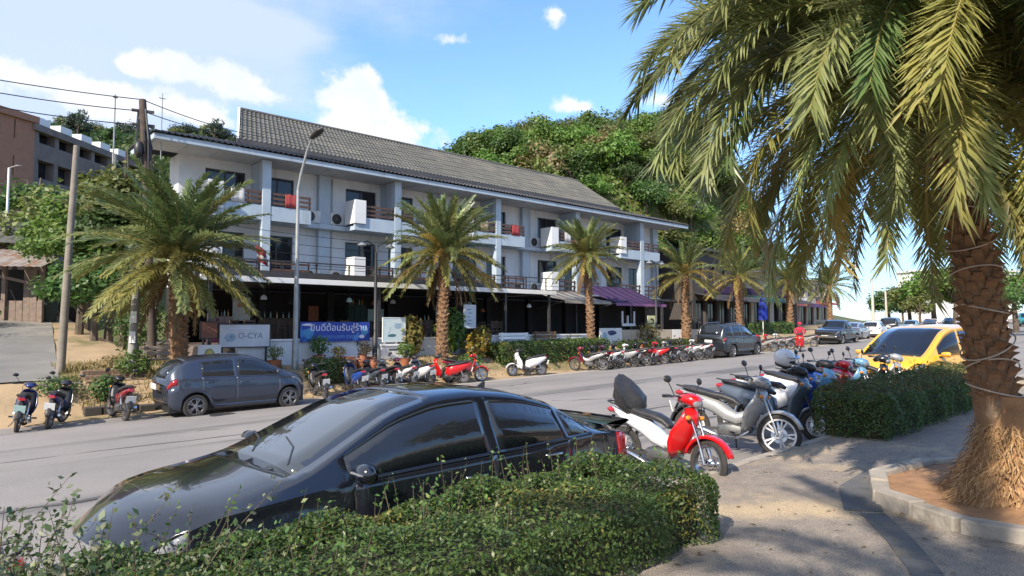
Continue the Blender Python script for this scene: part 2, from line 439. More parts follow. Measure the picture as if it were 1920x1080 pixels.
ss = np.concatenate([np.arange(-120, -20, 10.0), np.arange(-20, 60, 1.0), np.arange(60, 150, 4.0), np.arange(150, 330, 20.0), [420, 700, 1200]])
ts = np.concatenate([[-900, -300, -120, -60, -30], np.arange(-15, 18, 3.0), np.arange(18, 26, 0.4), np.arange(26, 60, 1.5), np.arange(60, 140, 5.0), [150, 180, 260, 500, 1200]])
ground = sheet('ground', ss, ts, lambda S, T: np.where((T - road_off(S) < 19.55), base_z(S, T - road_off(S)) - 0.10, ground_z(S, T)) - 0.0, EARTH, bend=False)
ground.data.materials.append(HILLG)
mi = np.zeros(len(ground.data.polygons), np.int32); cen = np.zeros(len(mi) * 3, np.float32); ground.data.polygons.foreach_get('center', cen); cen = cen.reshape(-1, 3)
mi[(cen[:, 1] > 43) & ((cen[:, 0] > 8) | (cen[:, 1] > 50))] = 1
ground.data.polygons.foreach_set('material_index', mi)

rs = np.concatenate([np.arange(-60, 80, 1.0), np.arange(80, 260, 4.0)])
sheet('road', rs, np.concatenate([[4.2], np.arange(5, 19.5, .9), [19.5, 19.75]]), lambda S, T: base_z(S, T), ASPHALT)
sheet('road_gutter', np.arange(8, 80, 1.0), np.array([19.0, 19.45]), lambda S, T: base_z(S, T) + .004 + 0 * S, pm('gutter_concrete', (.42, .38, .33), (.33, .30, .26), 1.5, .9, .2))
sheet('pavement', np.concatenate([np.arange(-40, 40, .8), np.arange(40, 200, 4)]), np.array([-14, -10, -6, -3, -1, 0, 1, 2, 3, 3.5, 4.05]), lambda S, T: base_z(S, np.minimum(T, 3.0)) + .12 - .035 * np.maximum(T - 3.0, 0), PAVE)
# side road climbing on the left
def side_road():
    rows = []
    for t in np.arange(22.4, 47, .8):
        w0 = -3.5 + (t - 21) * .10; w1 = 3.0 + (t - 21) * .115
        rows.append([(s, t, gz(s, t) + .03 + .02 * math.sin(s * 2.1 + t)) for s in np.linspace(w0, w1, 8)])
    return tag(MB().grid(rows).build('side_road', SIDEROAD, smooth=60), kind='structure')
side_road()
# kerb of separate stones
kerb = MB().box(-40, 60, 4.06, 4.19, -.2, 0).build('kerb_footing', KERBM) if False else None
kroot = tag(bpy.data.objects.new('kerb', None), kind='structure'); col.objects.link(kroot)
km = MB().box(-.494, .494, -.065, .065, -.22, 0).build('kerb_stone', KERBM, kroot, bevel=.012)
first = True
for i in range(-3, 40):
    s = i + .5
    o = km if first else km.copy()
    if not first: col.objects.link(o)
    first = False
    t = 4.125
    ztop = float(base_z(s, 3.0)) + .12 - .035 * 1.1 + .006
    o.location = (s, t + float(road_off(s)), ztop + random.uniform(-.006, .006)); o.rotation_euler = (0, -.021, random.uniform(-.006, .006))
# tar seam down the middle of the carriageway
def seam(name, pts, w):
    m = MB(); rows = []
    for (s, t) in pts:
        ww = w * random.uniform(.5, 1.5)
        rows.append([(s, t - ww + .05 * random.uniform(-1, 1), rz_(s, t) + .004), (s, t + ww + .05 * random.uniform(-1, 1), rz_(s, t) + .004)])
    return tag(m.grid(rows).build(name, TAR), kind='structure')
seam('road_tar_seam', [(s, 9.2 + .18 * math.sin(s * .9) + .1 * math.sin(s * 2.7) - .05 * s * .4) for s in np.arange(-8, 30, .35)], .05)
seam('road_tar_seam', [(s, 13.4 + .15 * math.sin(s * .6 + 1)) for s in np.arange(-10, 60, .5)], .035)
seam('road_tar_seam', [(s, 6.9 + .12 * math.sin(s * 1.1 + 2)) for s in np.arange(7, 30, .5)], .035)
def road_patch(s, t, a, b, seed):
    g = random.Random(seed); n = 14; m = MB(); ring = []
    for i in range(n):
        q = 2 * PI * i / n; x = s + a * math.copysign(abs(math.cos(q)) ** .35, math.cos(q)) * g.uniform(.94, 1.04); y = t + b * math.copysign(abs(math.sin(q)) ** .35, math.sin(q)) * g.uniform(.92, 1.05)
        ring.append((x, y, rz_(x, y) + .006))
    m.add(ring, [list(range(n))])
    tag(m.build('road_patch', PATCHM), kind='structure')
PATCHM = pm('patched_asphalt', (.150, .142, .136), (.115, .11, .106), 1.4, .9, .4, bscale=70, speck=.25)
for q in ((10.5, 15.6, 1.6, .5, 1), (17.5, 9.8, 1.3, .55, 3), (24, 13.4, 2.0, .6, 4), (9.6, 8.6, .7, .5, 5), (31, 10, 2.4, .7, 6), (-3, 16.5, 1.5, .5, 7)): road_patch(*q)
for k, (s0, t0, ang) in enumerate(((6.5, 12.2, .5), (12.2, 12.0, -.7), (14.5, 16.6, .3), (3.2, 15.2, -.4), (18.5, 14.6, .8))):
    seam('road_crack', [(s0 + .25 * j * math.cos(ang) + .06 * math.sin(j * 2.3 + k), t0 + .25 * j * math.sin(ang) + .10 * math.sin(j * 1.7 + k)) for j in range(9)], .012)
mh = MB().lathe([(.0, .008), (.27, .008), (.29, .006), (.33, .006), (.33, -.02)], 24, Matrix.Translation((5.92, 17.37, rz_(5.92, 17.37))) @ Matrix.Rotation(R(2), 4, 'X')).build('manhole_cover', DARKM, smooth=30)
tag(mh, 'round dark manhole cover in the asphalt in front of the blue-grey hatchback', 'manhole cover')
# dark band in the near pavement, in short flat pieces
def band(pts, w, n0):
    root = bpy.data.objects.new('pavement_band', None); col.objects.link(root); tag(root, kind='structure')
    P = [Vector((p[0], p[1], 0)) for p in pts]
    segs = []
    for a, b in zip(P[:-1], P[1:]):
        k = max(1, int((b - a).length / .30))
        for i in range(k): segs.append((a.lerp(b, i / k), a.lerp(b, (i + 1) / k)))
    for a, b in segs:
        d = (b - a).normalized(); n = Vector((-d.y, d.x, 0)) * (w / 2)
        a2 = a + d * .004; b2 = b - d * .004
        q = [a2 - n, b2 - n, b2 + n, a2 + n]
        zz = [float(base_z(p.x, min(p.y, 3.0))) + .12 for p in q]
        m = MB(); top = [(p.x, p.y, z + .008) for p, z in zip(q, zz)]; bot = [(p.x, p.y, z - .02) for p, z in zip(q, zz)]
        m.add(top + bot, [(0, 1, 2, 3), (0, 4, 5, 1), (1, 5, 6, 2), (2, 6, 7, 3), (3, 7, 4, 0)])
        m.build('band_piece', BAND, root)
band([(4.35, 1.22), (4.9, 1.47), (5.5, 1.82), (6.1, 2.22)], .19, 0)
band([(6.12, 2.30), (6.9, 2.66), (7.9, 2.75)], .30, 0)
# ------------------------------------------------------------------ hotel
def wall_openings(mb, axis, d, a0, a1, z0, z1, ops, depth, mat=0):
    """flat wall with recessed openings; axis 'x' = wall runs along x at y=d facing -y, 'y' = runs along y at x=d facing -x"""
    xs = sorted({a0, a1, *[o[0] for o in ops], *[o[1] for o in ops]}); zs = sorted({z0, z1, *[o[2] for o in ops], *[o[3] for o in ops]})
    P = (lambda a, dd, z: (a, d + dd, z)) if axis == 'x' else (lambda a, dd, z: (d + dd, a, z))
    for i in range(len(xs) - 1):
        for j in range(len(zs) - 1):
            cx = (xs[i] + xs[i + 1]) / 2; cz = (zs[j] + zs[j + 1]) / 2
            if any(o[0] < cx < o[1] and o[2] < cz < o[3] for o in ops): continue
            mb.add([P(xs[i], 0, zs[j]), P(xs[i + 1], 0, zs[j]), P(xs[i + 1], 0, zs[j + 1]), P(xs[i], 0, zs[j + 1])], [(0, 1, 2, 3)], mat)
    for (x0, x1, y0, y1) in ops:
        a = [P(x0, 0, y0), P(x1, 0, y0), P(x1, 0, y1), P(x0, 0, y1)]; b = [P(x0, depth, y0), P(x1, depth, y0), P(x1, depth, y1), P(x0, depth, y1)]
        mb.add(a + b, [(0, 1, 5, 4), (1, 2, 6, 5), (2, 3, 7, 6), (3, 0, 4, 7)], mat)

hotel = thing('hotel_building', 'long white three storey hotel with grey tiled roof and balconies above dark restaurants', 'hotel', (8, 29.5, -.6))
UN = [11.1 + 6.55 * k for k in range(5)]
S0, S1, TF = 8.0, 41.0, 29.5
def hotel_walls():
    ops = []
    wins = []
    for c in UN:
        for (z0, z1) in ((1.95, 4.05), (4.85, 6.7)):
            for (a, b) in ((c - 2.05, c - .35), (c + .38, c + 1.85)):
                if b < S1: ops.append((a, b, z0, z1)); wins.append((a, b, z0, z1))
    m = MB(); wall_openings(m, 'x', TF, S0, S1, 1.6, 7.12, ops, .16)
    m.box(S0, S1, TF + .17, 41, -1.2, 1.6) if False else None
    # side, back and the lower storey box behind the restaurants
    m.add([(S0, TF, 1.6), (S0, 30.8, 1.6), (S0, 30.8, 7.12), (S0, TF, 7.12)], [(0, 3, 2, 1)])
    MB().add([(S0, TF, -1.6), (S0, 30.8, -1.6), (S0, 30.8, 1.6), (S0, TF, 1.6)], [(0, 3, 2, 1)]).build('shaded_opening', DARKW, hotel, world=True)  # near-black sheet standing in for the shaded open ground floor
    m.add([(S0, 30.8, -1.6), (11.5, 30.8, -1.6), (11.5, 30.8, 7.12), (S0, 30.8, 7.12)], [(0, 3, 2, 1)])
    m.add([(11.5, 30.8, -1.6), (13.0, 36, -1.6), (13.0, 36, 8.2), (11.5, 30.8, 8.2)], [(0, 3, 2, 1)])
    m.add([(S1, TF, -1.6), (S1, 36, -1.6), (S1, 36, 7.12), (S1, TF, 7.12)], [(0, 1, 2, 3)])
    m.add([(13.0, 36, -1.6), (S1, 36, -1.6), (S1, 36, 7.12), (13.0, 36, 7.12)], [(0, 1, 2, 3)])
    m.build('wall', WHITEW, hotel, world=True)
    for (a, b, z0, z1) in wins:
        # sliding door: frame with two panes
        f = MB(); y = TF + .10
        for (p, q) in (((a, z0), (a + .06, z1)), ((b - .06, z0), (b, z1)), (((a + b) / 2 - .035, z0), ((a + b) / 2 + .035, z1)), ((a + .06, z1 - .06), (b - .06, z1)), ((a + .06, z0), (b - .06, z0 + .07))):
            f.box(p[0], q[0], y, y + .05, p[1], q[1])
        fr = f.build('window', DARKM, hotel, world=True)
        mid = (a + b) / 2
        for (p, q) in ((a + .062, mid - .037), (mid + .037, b - .062)):
            g_ = MB().box(p, q, y + .02, y + .032, z0 + .072, z1 - .062)
            g_.build('pane', PANE, fr, loc=None, world=True) if False else None
            g_.v = [(v[0] - hotel.location.x, v[1] - hotel.location.y, v[2] - hotel.location.z) for v in g_.v]
            g_.build('pane', PANE, fr)
        # curtain seen behind one pane
        if random.random() < .55:
            k = MB(); w = (b - a) * random.uniform(.2, .42)
            rows = [[(a + .08 + w * i / 12, y + .09 + .02 * math.sin(i * 2.2), z) for i in range(13)] for z in (z0 + .1, z1 - .1)]
            k.grid(rows); k.v = [(v[0] - hotel.location.x, v[1] - hotel.location.y, v[2] - hotel.location.z) for v in k.v]
            k.build('curtain', pm('curtain_cloth', (.32, .27, .22), (.22, .19, .16), 5, .9), fr, smooth=60)
    # dark rooms behind the doors
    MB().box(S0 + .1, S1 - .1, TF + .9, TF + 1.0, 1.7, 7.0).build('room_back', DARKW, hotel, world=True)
hotel_walls()
def hp(mb, name, mats, parent, **kw):
    """a sub-part of the hotel given in world coordinates"""
    mb.v = [(v[0] - hotel.location.x, v[1] - hotel.location.y, v[2] - hotel.location.z) for v in mb.v]
    return mb.build(name, mats, parent, **kw)
# floor slabs and eave soffit
MB().box(S0, S1, 28.9, TF - .003, 4.5, 4.72).build('floor_slab', BLUEGREY, hotel, world=True, bevel=.02)
for c in UN:
    # wall piers with a downpipe
    p = c + 3.28
    if p < S1: MB().box(p - .30, p + .30, TF - .28, TF - .002, 1.76, 7.1).build('pier', BLUEGREY, hotel, world=True, bevel=.02)
    if p < S1: MB().tube([(p + .42, TF - .1, 1.8), (p + .42, TF - .1, 7.0)], .055, 8).build('downpipe', STEEL, hotel, world=True, smooth=40)
    if c < S1 - .2: MB().box(c - .19, c + .19, 27.98, 28.36, 1.76, 7.08).build('column', BLUEGREY, hotel, world=True, bevel=.02)
    MB().box(c - .12, c + .12, 28.37, TF - .003, 4.73, 7.08).build('dividing_wall', BLUEGREY, hotel, world=True)
    for fl, zf in ((0, 1.78), (1, 4.48)):
        a, b = c - 2.35, min(c + 2.02, S1)
        m = MB()
        if fl:
            m.box(a, c - .20, 28.0, 28.88, zf, zf + .2); m.box(c + .20, b, 28.0, 28.88, zf, zf + .2)
            m.box(a, c - .20, 28.0, 28.12, zf + .2, zf + .62); m.box(c + .20, b, 28.0, 28.12, zf + .2, zf + .62)
            m.box(b - .1, b, 28.12, 28.88, zf + .2, zf + .62)
            bal = hp(m, 'balcony', BLUEGREY, hotel)
        else:
            m.box(a, c - .20, 28.0, 28.12, zf, zf + .12); m.box(c + .20, b, 28.0, 28.12, zf, zf + .12)
            bal = hp(m, 'balcony', BLUEGREY, hotel)
        z0 = zf + (.62 if fl else .12); zt = zf + 1.22 if fl else zf + .95
        for (p, q) in ((a + .55 if fl else a, c - .20), (c + .20, b)):
            n = 3
            for i in range(n):
                z = z0 + (zt - z0) * (i + .75) / n
                hp(MB().box(p, q, 28.02, 28.07, z - .05, z + .05), 'rail', WOODR, bal)
            for i in range(4):
                x = p + .04 + (q - p - .08) * i / 3
                hp(MB().box(x - .03, x + .03, 28.071, 28.11, z0, zt + .03), 'post', WOODB if fl else DARKM, bal)
        if fl or c in (UN[0], UN[1], UN[3]):
            hp(MB().box(a - .06, a + .55, 27.92, 27.99, zf + .30, zf + 1.42), 'end_panel', WHITEP, bal, bevel=.015)
            hp(MB().box(a - .06, a + .03, 27.992, 28.88, zf + .30, zf + 1.42), 'end_panel', WHITEP, bal, bevel=.015)
# flower boxes / chair shapes on the balconies are separate things further down

# soffit boards under the eave
for i in range(58):
    s = 6.7 + i * .605
    if s > 41.4: break
    MB().box(s, s + .59, 27.66, TF - .004, 7.10 + .012 * (i % 2), 7.16).build('soffit_board', SOFFIT, hotel, world=True)
MB().box(6.55, 42.2, 27.50, 27.65, 7.06, 7.30).build('fascia', BLUEGREY, hotel, world=True, bevel=.02)
MB().box(6.55, 6.70, 27.66, 31.1, 7.06, 7.30).build('fascia', BLUEGREY, hotel, world=True, bevel=.02)
def ribbed(name, mats, e0, e1, r0, r1, step, parent, rib=.045, rows=1, mi=None):
    """tiled slope: rolls running from the eave line e0-e1 up to the ridge line r0-r1, courses stepped"""
    e0, e1, r0, r1 = map(Vector, (e0, e1, r0, r1))
    n = max(2, int((e1 - e0).length / step)); nrm = (e1 - e0).cross(r0 - e0).normalized()
    if nrm.z < 0: nrm = -nrm
    m = MB()
    prof = [(-.5, 0), (-.28, 0), (-.14, .8), (0, 1.0), (.14, .8), (.28, 0), (.5, 0)]
    for j in range(rows):
        ra = []; rb = []
        for i in range(n):
            for k, (u, h) in enumerate(prof[:-1] if i < n - 1 else prof):
                f = min(1, max(0, (i + .5 + u) / n))
                a = e0.lerp(e1, f); b = r0.lerp(r1, f)
                v0, v1 = j / rows, (j + 1) / rows + .0015
                jit = .004 * math.sin(i * 12.9 + j * 78.2)
                ra.append(a.lerp(b, v0) + nrm * (h * rib + .028 + jit)); rb.append(a.lerp(b, min(1, v1)) + nrm * (h * rib + jit))
        m.grid([ra, rb]); front = [p - nrm * .03 for p in ra]; m.grid([front, ra])
    mb = m; mb.v = [(v[0] - hotel.location.x, v[1] - hotel.location.y, v[2] - hotel.location.z) for v in mb.v]
    o = mb.build(name, mats, parent, smooth=35)
    o['kind'] = 'stuff'
    return o
roof = hp(MB().add([(6.5, 27.45, 7.30), (42.2, 27.45, 7.30), (39.4, 30.25, 8.15), (9.3, 30.25, 8.15), (6.5, 31.2, 7.30), (9.3, 31.0, 8.15), (42.2, 37, 7.30), (39.4, 34.8, 8.15), (10.6, 31.2, 7.30), (10.6, 31.0, 8.15)],
                   [(0, 1, 2, 3), (4, 0, 3, 5), (1, 6, 7, 2), (8, 4, 5, 9)]), 'roof', ROOFD, hotel)
ribbed('roof_tiles', ROOFD, (6.5, 27.44, 7.33), (42.2, 27.44, 7.33), (9.3, 30.25, 8.18), (39.4, 30.25, 8.18), .23, roof, rows=9)
ribbed('roof_tiles', ROOFD, (6.49, 31.2, 7.33), (6.49, 27.45, 7.33), (9.3, 31.0, 8.18), (9.3, 30.25, 8.18), .23, roof, rows=9)
# clerestory band and the steep upper roof
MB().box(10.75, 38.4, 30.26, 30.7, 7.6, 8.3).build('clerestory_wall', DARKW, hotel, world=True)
EZ, RZ = 8.22, 10.42
up = hp(MB().add([(10.45, 29.75, EZ), (37.0, 29.75, EZ), (35.6, 32.45, RZ), (11.45, 32.45, RZ), (12.75, 35.15, EZ), (37.0, 35.15, EZ)],
                 [(0, 1, 2, 3), (5, 4, 3, 2), (1, 5, 2)]), 'upper_roof', ROOFT, hotel)
ribbed('roof_tiles', ROOFT, (10.45, 29.72, EZ + .03), (37.0, 29.72, EZ + .03), (11.45, 32.45, RZ + .03), (35.6, 32.45, RZ + .03), .225, up, rows=11)
ribbed('roof_tiles', ROOFT, (37.02, 29.75, EZ + .03), (37.02, 35.15, EZ + .03), (35.62, 32.43, RZ + .03), (35.62, 32.47, RZ + .03), .225, up, rows=11)
hp(MB().box(10.4, 37.05, 29.64, 29.735, EZ - .16, EZ + .03), 'fascia', ROOFD, up)
hp(MB().tube([(11.4, 32.45, RZ + .05), (35.65, 32.45, RZ + .05)], .10, 8), 'ridge_cap', ROOFT, up, smooth=50)
# white gable with barge boards
g_ = MB().add([(10.62, 29.95, EZ - .02), (12.85, 34.95, EZ - .02), (11.50, 32.45, RZ - .12)], [(0, 1, 2)])
hp(g_, 'gable', WHITEP, up)
for (a, b) in (((10.43, 29.70, EZ - .06), (11.43, 32.45, RZ + .02)), ((12.75, 35.2, EZ - .06), (11.43, 32.45, RZ + .02))):
    hp(MB().beam(a, b, .10, .24), 'barge_board', WHITEP, up)

# restaurant terrace: floor, canopy slab, low wall, posts
terr = tag(MB().box(7.2, 36.5, 23.25, 33.0, -1.7, -.72).build('terrace_floor', pm('terrace_tile', (.19, .15, .125), (.13, .105, .09), 3, .6), loc=(7.2, 23.25, -1.6)), kind='structure')
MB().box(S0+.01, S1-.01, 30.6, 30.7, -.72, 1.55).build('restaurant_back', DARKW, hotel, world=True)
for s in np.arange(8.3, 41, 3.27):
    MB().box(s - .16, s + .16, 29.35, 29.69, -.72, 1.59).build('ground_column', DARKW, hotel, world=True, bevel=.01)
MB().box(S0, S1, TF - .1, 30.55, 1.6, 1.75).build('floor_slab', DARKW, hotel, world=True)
MB().box(7.4, 24.6, 24.12, 29.38, 1.60, 1.74).build('canopy', DARKM, hotel, world=True)
MB().box(7.3, 24.7, 24.0, 24.115, 1.56, 1.76).build('canopy_edge', WHITEP, hotel, world=True, bevel=.01)
MB().box(7.3, 21.5, 24.6, 24.68, 1.745, 2.03).build('canopy_upstand', DARKM, hotel, world=True)
for s in (7.7, 10.9, 14.4, 17.9, 21.4, 24.4):
    MB().box(s - .06, s + .06, 24.2, 24.32, -.72, 1.598).build('canopy_post', DARKM, hotel, world=True)
# terrace railing over the canopy
rl = hp(MB().box(8.0, 27.5, 26.0, 26.05, 2.55, 2.60), 'terrace_railing', DARKM, hotel)
for z in (1.95, 2.15, 2.35): hp(MB().box(8.0, 27.5, 26.015, 26.035, z - .012, z + .012), 'rail', DARKM, rl)
for s in np.arange(8.0, 27.6, 1.5): hp(MB().box(s - .025, s + .025, 26.052, 26.10, 1.745, 2.58), 'post', DARKM, rl)
# middle grey awning and purple awning
def awning(name, label, s0, s1, t0, t1, zlow, zhigh, mat, edge, n):
    root = thing(name, label, 'awning', ((s0 + s1) / 2, t1, zhigh))
    w = (s1 - s0) / n
    for i in range(n):
        a = s0 + i * w + .006; b = s0 + (i + 1) * w - .006
        rows = []
        for f in (0, .33, .66, 1.0):
            z = zlow + (zhigh - zlow) * f - .10 * math.sin(PI * f); y = t0 + (t1 - t0) * f
            rows.append([(a, y, z), ((a + b) / 2, y, z - .02), (b, y, z)])
        MB().grid(rows).build('canvas_panel', mat, root, world=True, smooth=50, solid=.012)
        MB().box(a, b, t0 - .012, t0, zlow - .16, zlow - .01).build('valance', edge, root, world=True)
    for s in (s0 + .1, s1 - .1):
        MB().beam((s, t0 + .1, zlow - .75), (s, t0 + .1, zlow - .02), .06, .06).build('post', DARKM, root, world=True) if False else None
        MB().tube([(s, t0 + .06, zlow - .04), (s, t1, zlow - .5)], .022, 6).build('arm', DARKM, root, world=True)
    return root
awning('grey_awning', 'faded grey canvas awning over the dark restaurant front between the second and third palms', 24.9, 28.6, 23.6, 26.2, 1.30, 1.95, pm('grey_canvas', (.24, .22, .20), (.16, .15, .14), 2, .85), pm('beige_canvas', (.36, .32, .27), (.28, .25, .21), 2, .85), 5)
awning('purple_awning', 'dark purple awning with a pale scalloped edge right of the third palm', 28.9, 33.6, 23.5, 26.2, 1.25, 2.35, PURPLE, pm('pink_canvas', (.26, .12, .24), (.2, .09, .2), 3, .85), 6)
MB().box(24.8, S1, 26.25, 29.38, 1.60, 1.74).build('canopy', DARKM, hotel, world=True)
for s in (28.75, 33.8, 37.2, 40.6):
    MB().box(s - .07, s + .07, 26.3, 26.44, -.9, 1.598).build('canopy_post', DARKM, hotel, world=True)
# low white wall along the terrace
lw = thing('low_wall', 'low white rendered wall with grey stains along the front of the restaurant terrace', 'wall', (14, 23, -1.4))
m = MB(); m.box(8.2, 17.6, 22.9, 23.15, -1.7, -.56); m.build('wall_panel', WHITEW, lw, world=True, bevel=.02)
m = MB(); m.box(8.15, 17.65, 22.86, 23.19, -.557, -.49); m.build('coping', WHITEP, lw, world=True, bevel=.015)
lw2 = thing('low_wall', 'short pale terrace wall behind the clipped hedge at the third palm', 'wall', (22, 23, -1.3))
MB().box(18.6, 26.0, 22.9, 23.15, -1.5, -.50).build('wall_panel', WHITEW, lw2, world=True, bevel=.02)
MB().box(18.6, 26.0, 22.86, 23.19, -.497, -.44).build('coping', WHITEP, lw2, world=True)
lw3 = thing('low_wall', 'beige panelled low wall below the purple awning', 'wall', (31, 23, -1.2))
for i in range(9):
    a = 27.6 + i * .98
    MB().box(a + .01, a + .965, 23.0, 23.12, -1.3, -.25).build('wall_panel', pm('beige_panel', (.50, .42, .32), (.40, .34, .26), 2, .75) if i % 3 else WHITEP, lw3, world=True, bevel=.01)

# hanging bits in the dark restaurants: bar counters, tables and chairs
def table_set(x, y, rz, n, wood):
    zf = -.72
    t = thing('restaurant_table', 'dark table of the shaded restaurant terrace', 'table', (x, y, zf), (0, 0, rz), 'tables in the dark restaurants')
    MB().box(-.55, .55, -.35, .35, .72, .76).build('tabletop', wood, t, bevel=.01)
    for a in (-.48, .48):
        for b in (-.28, .28): MB().box(a - .03, a + .03, b - .03, b + .03, 0, .718).build('leg', DARKM, t)
tw = pm('table_wood', (.09, .05, .03), (.06, .035, .022), 5, .5)
for i in range(8): table_set(9.3 + i * 1.95, 25.6 + (i % 2) * 1.6, random.uniform(-.1, .1), 2, tw)
def chair_proto():
    c = thing('restaurant_chair', 'dark wooden chair at a table of the shaded restaurant terrace', 'chair', (0, 0, 0), group='chairs in the dark restaurants')
    w = pm('chair_wood', (.13, .07, .04), (.08, .045, .028), 5, .5)
    MB().box(-.21, .21, -.21, .21, .43, .47).build('seat', w, c, bevel=.01)
    for a in (-.18, .18):
        MB().box(a - .02, a + .02, -.2, -.16, 0, .428).build('leg', w, c); MB().box(a - .02, a + .02, .16, .2, 0, .428).build('leg', w, c)
    m = MB()
    for k in range(3): m.box(-.2, .2, .18, .2, .6 + k * .12, .67 + k * .12)
    for a in (-.2, .17): m.box(a, a + .03, .201, .225, .47, .95)
    m.build('backrest', w, c)
    return c
ch = chair_proto(); tab = child_table(); k = 0
for i in range(8):
    for d in (-1, 1):
        o = ch if k == 0 else copy_tree(ch, tab); k += 1
        o.location = (9.3 + i * 1.95 + random.uniform(-.2, .2), 25.6 + (i % 2) * 1.6 + d * .62, -.72); o.rotation_euler = (0, 0, (0 if d > 0 else PI) + random.uniform(-.3, .3))
# air conditioners on the wall between the balconies
def ac_proto():
    r = thing('air_conditioner', 'x', 'air conditioner', group='air conditioners on the hotel wall')
    MB().box(-.42, .42, -.30, 0, 0, .58).build('casing', pm('ac_casing', (.62, .62, .60), (.52, .52, .5), 3, .5), r, bevel=.02)
    MB().lathe([(.02, 0), (.235, 0), (.245, .012), (.245, -.02)], 20, Matrix.Translation((-.12, -.312, .29)) @ Matrix.Rotation(R(90), 4, 'X')).build('fan_grille', BLACKP, r)
    for z in (-.04,): MB().box(-.36, .36, -.28, 0, z, z + .038).build('bracket', DARKM, r)
    return r
ac = ac_proto(); tab = child_table(); k = 0
ordn = ['first', 'second', 'third', 'fourth', 'fifth']
for i, c in enumerate(UN[:4]):
    for z, fl in ((4.78, 'upper'), (2.0, 'lower')):
        for dx, sd in ((2.62, 'left'), (3.98, 'right')):
            o = ac if k == 0 else copy_tree(ac, tab); k += 1
            o.location = (c + dx, TF - .05, z)
            o['label'] = f'white air conditioner on the {fl} hotel wall, {sd} of the {ordn[i]} pier from the left'
# balcony chairs and drying cloths
for i, c in enumerate(UN):
    for d in (-1.3, 1.0):
        o = copy_tree(ch, child_table()) if False else None
# ------------------------------------------------------------------ palms
FROND_G = leaf_mat('frond_green', [(.075, .125, .035), (.11, .16, .05), (.15, .19, .08), (.09, .14, .045)], .36, .3)
FROND_P = leaf_mat('frond_pale', [(.20, .25, .085), (.29, .33, .13), (.36, .39, .18), (.23, .27, .08)], .38, .38)
FROND_Y = leaf_mat('frond_yellow', [(.22, .22, .06), (.30, .28, .08), (.25, .25, .09), (.33, .27, .08)], .5, .4)
FROND_O = leaf_mat('frond_golden', [(.40, .28, .08), (.34, .25, .08), (.44, .31, .10), (.30, .20, .07)], .5, .4)
FROND_D = leaf_mat('frond_dead', [(.22, .13, .06), (.16, .10, .05), (.28, .18, .09), (.13, .085, .05)], .7, .2)
RACHIS = pm('frond_stem', (.24, .23, .07), (.30, .24, .08), 3, .6)
TRUNKM = pm('palm_trunk', (.24, .135, .07), (.12, .07, .04), 5, .9, .5, bscale=24, c3=(.30, .20, .12), s3=2.5, f3=(.5, .65))
LEAFBASE = pm('palm_leaf_base', (.28, .15, .075), (.15, .085, .045), 4, .9, .4, c3=(.34, .24, .15), s3=3.0, f3=(.5, .7))
FIBRE = pm('palm_fibre', (.38, .21, .10), (.24, .13, .065), 7, .95, .5, bscale=50)

def frond_mesh(name, L, e0, e1, n, leaf, width, g, side=0.0, curl=1.0, plum=.5):
    """feather leaf from the origin along +x; rachis elevation bends from e0 to e1 (radians)"""
    k = 26; pts = [np.zeros(3)]; tang = []
    for i in range(k):
        f = (i + .5) / k; e = e0 + (e1 - e0) * f ** curl
        d = np.array([math.cos(e), side * f, math.sin(e)]); d /= np.linalg.norm(d); tang.append(d); pts.append(pts[-1] + d * L / k)
    pts = np.array(pts); tang.append(tang[-1]); tang = np.array(tang)
    V = []; F = []; MI = []
    # rachis: three sided tapering bar
    for i in range(k + 1):
        r = .026 * L / 3 * (1 - .85 * i / k) + .003
        t = tang[i]; sd = np.cross(t, [0, 0, 1.0]); sd /= max(1e-6, np.linalg.norm(sd)); up = np.cross(sd, t)
        for (a, b) in ((-1, -.4), (1, -.4), (0, .8)): V.append(pts[i] + sd * a * r + up * b * r)
    for i in range(k):
        for j in range(3): F.append((i * 3 + j, i * 3 + (j + 1) % 3, i * 3 + 3 + (j + 1) % 3, i * 3 + 3 + j)); MI.append(1)
    for i in range(n):
        f = .10 + .90 * (i + .5) / n
        x = f * k; a = min(int(x), k - 1); p = pts[a] + (pts[a + 1] - pts[a]) * (x - a); t = tang[min(a, k)]
        sd = np.cross(t, [0, 0, 1.0]); sd /= max(1e-6, np.linalg.norm(sd)); up = np.cross(sd, t)
        prof = (math.sin(PI * min(1, f * .94 + .10)) ** .6) if f < .95 else .45
        for s in (-1, 1):
            ll = leaf * (.35 + .65 * prof) * g.uniform(.82, 1.15)
            sw = R(38) + R(20) * f + g.normal(0, .08)
            lift = g.normal(.35, plum) - .25 * f
            d = t * math.sin(sw) + (sd * s * math.cos(lift) + up * math.sin(lift)) * math.cos(sw)
            d /= np.linalg.norm(d); w = width * g.uniform(.8, 1.15)
            wd = np.cross(d, up + sd * s * .35); wd /= max(1e-6, np.linalg.norm(wd))
            droop = np.array([0, 0, -1.0]) * ll * g.uniform(.03, .14)
            m1 = p + d * ll * .45; tip = p + d * ll + droop
            b = len(V)
            V += [p - wd * w * .25, p + wd * w * .25, m1 + wd * w * .5, m1 - wd * w * .5, tip]
            F += [(b, b + 1, b + 2, b + 3), (b + 3, b + 2, b + 4)]; MI += [0, 0]
    me = bpy.data.meshes.new(name); me.from_pydata([tuple(v) for v in V], [], F); me.materials.append(FROND_G); me.materials.append(RACHIS)
    me.polygons.foreach_set('material_index', MI); me.update()
    return me
gN = np.random.default_rng(3)
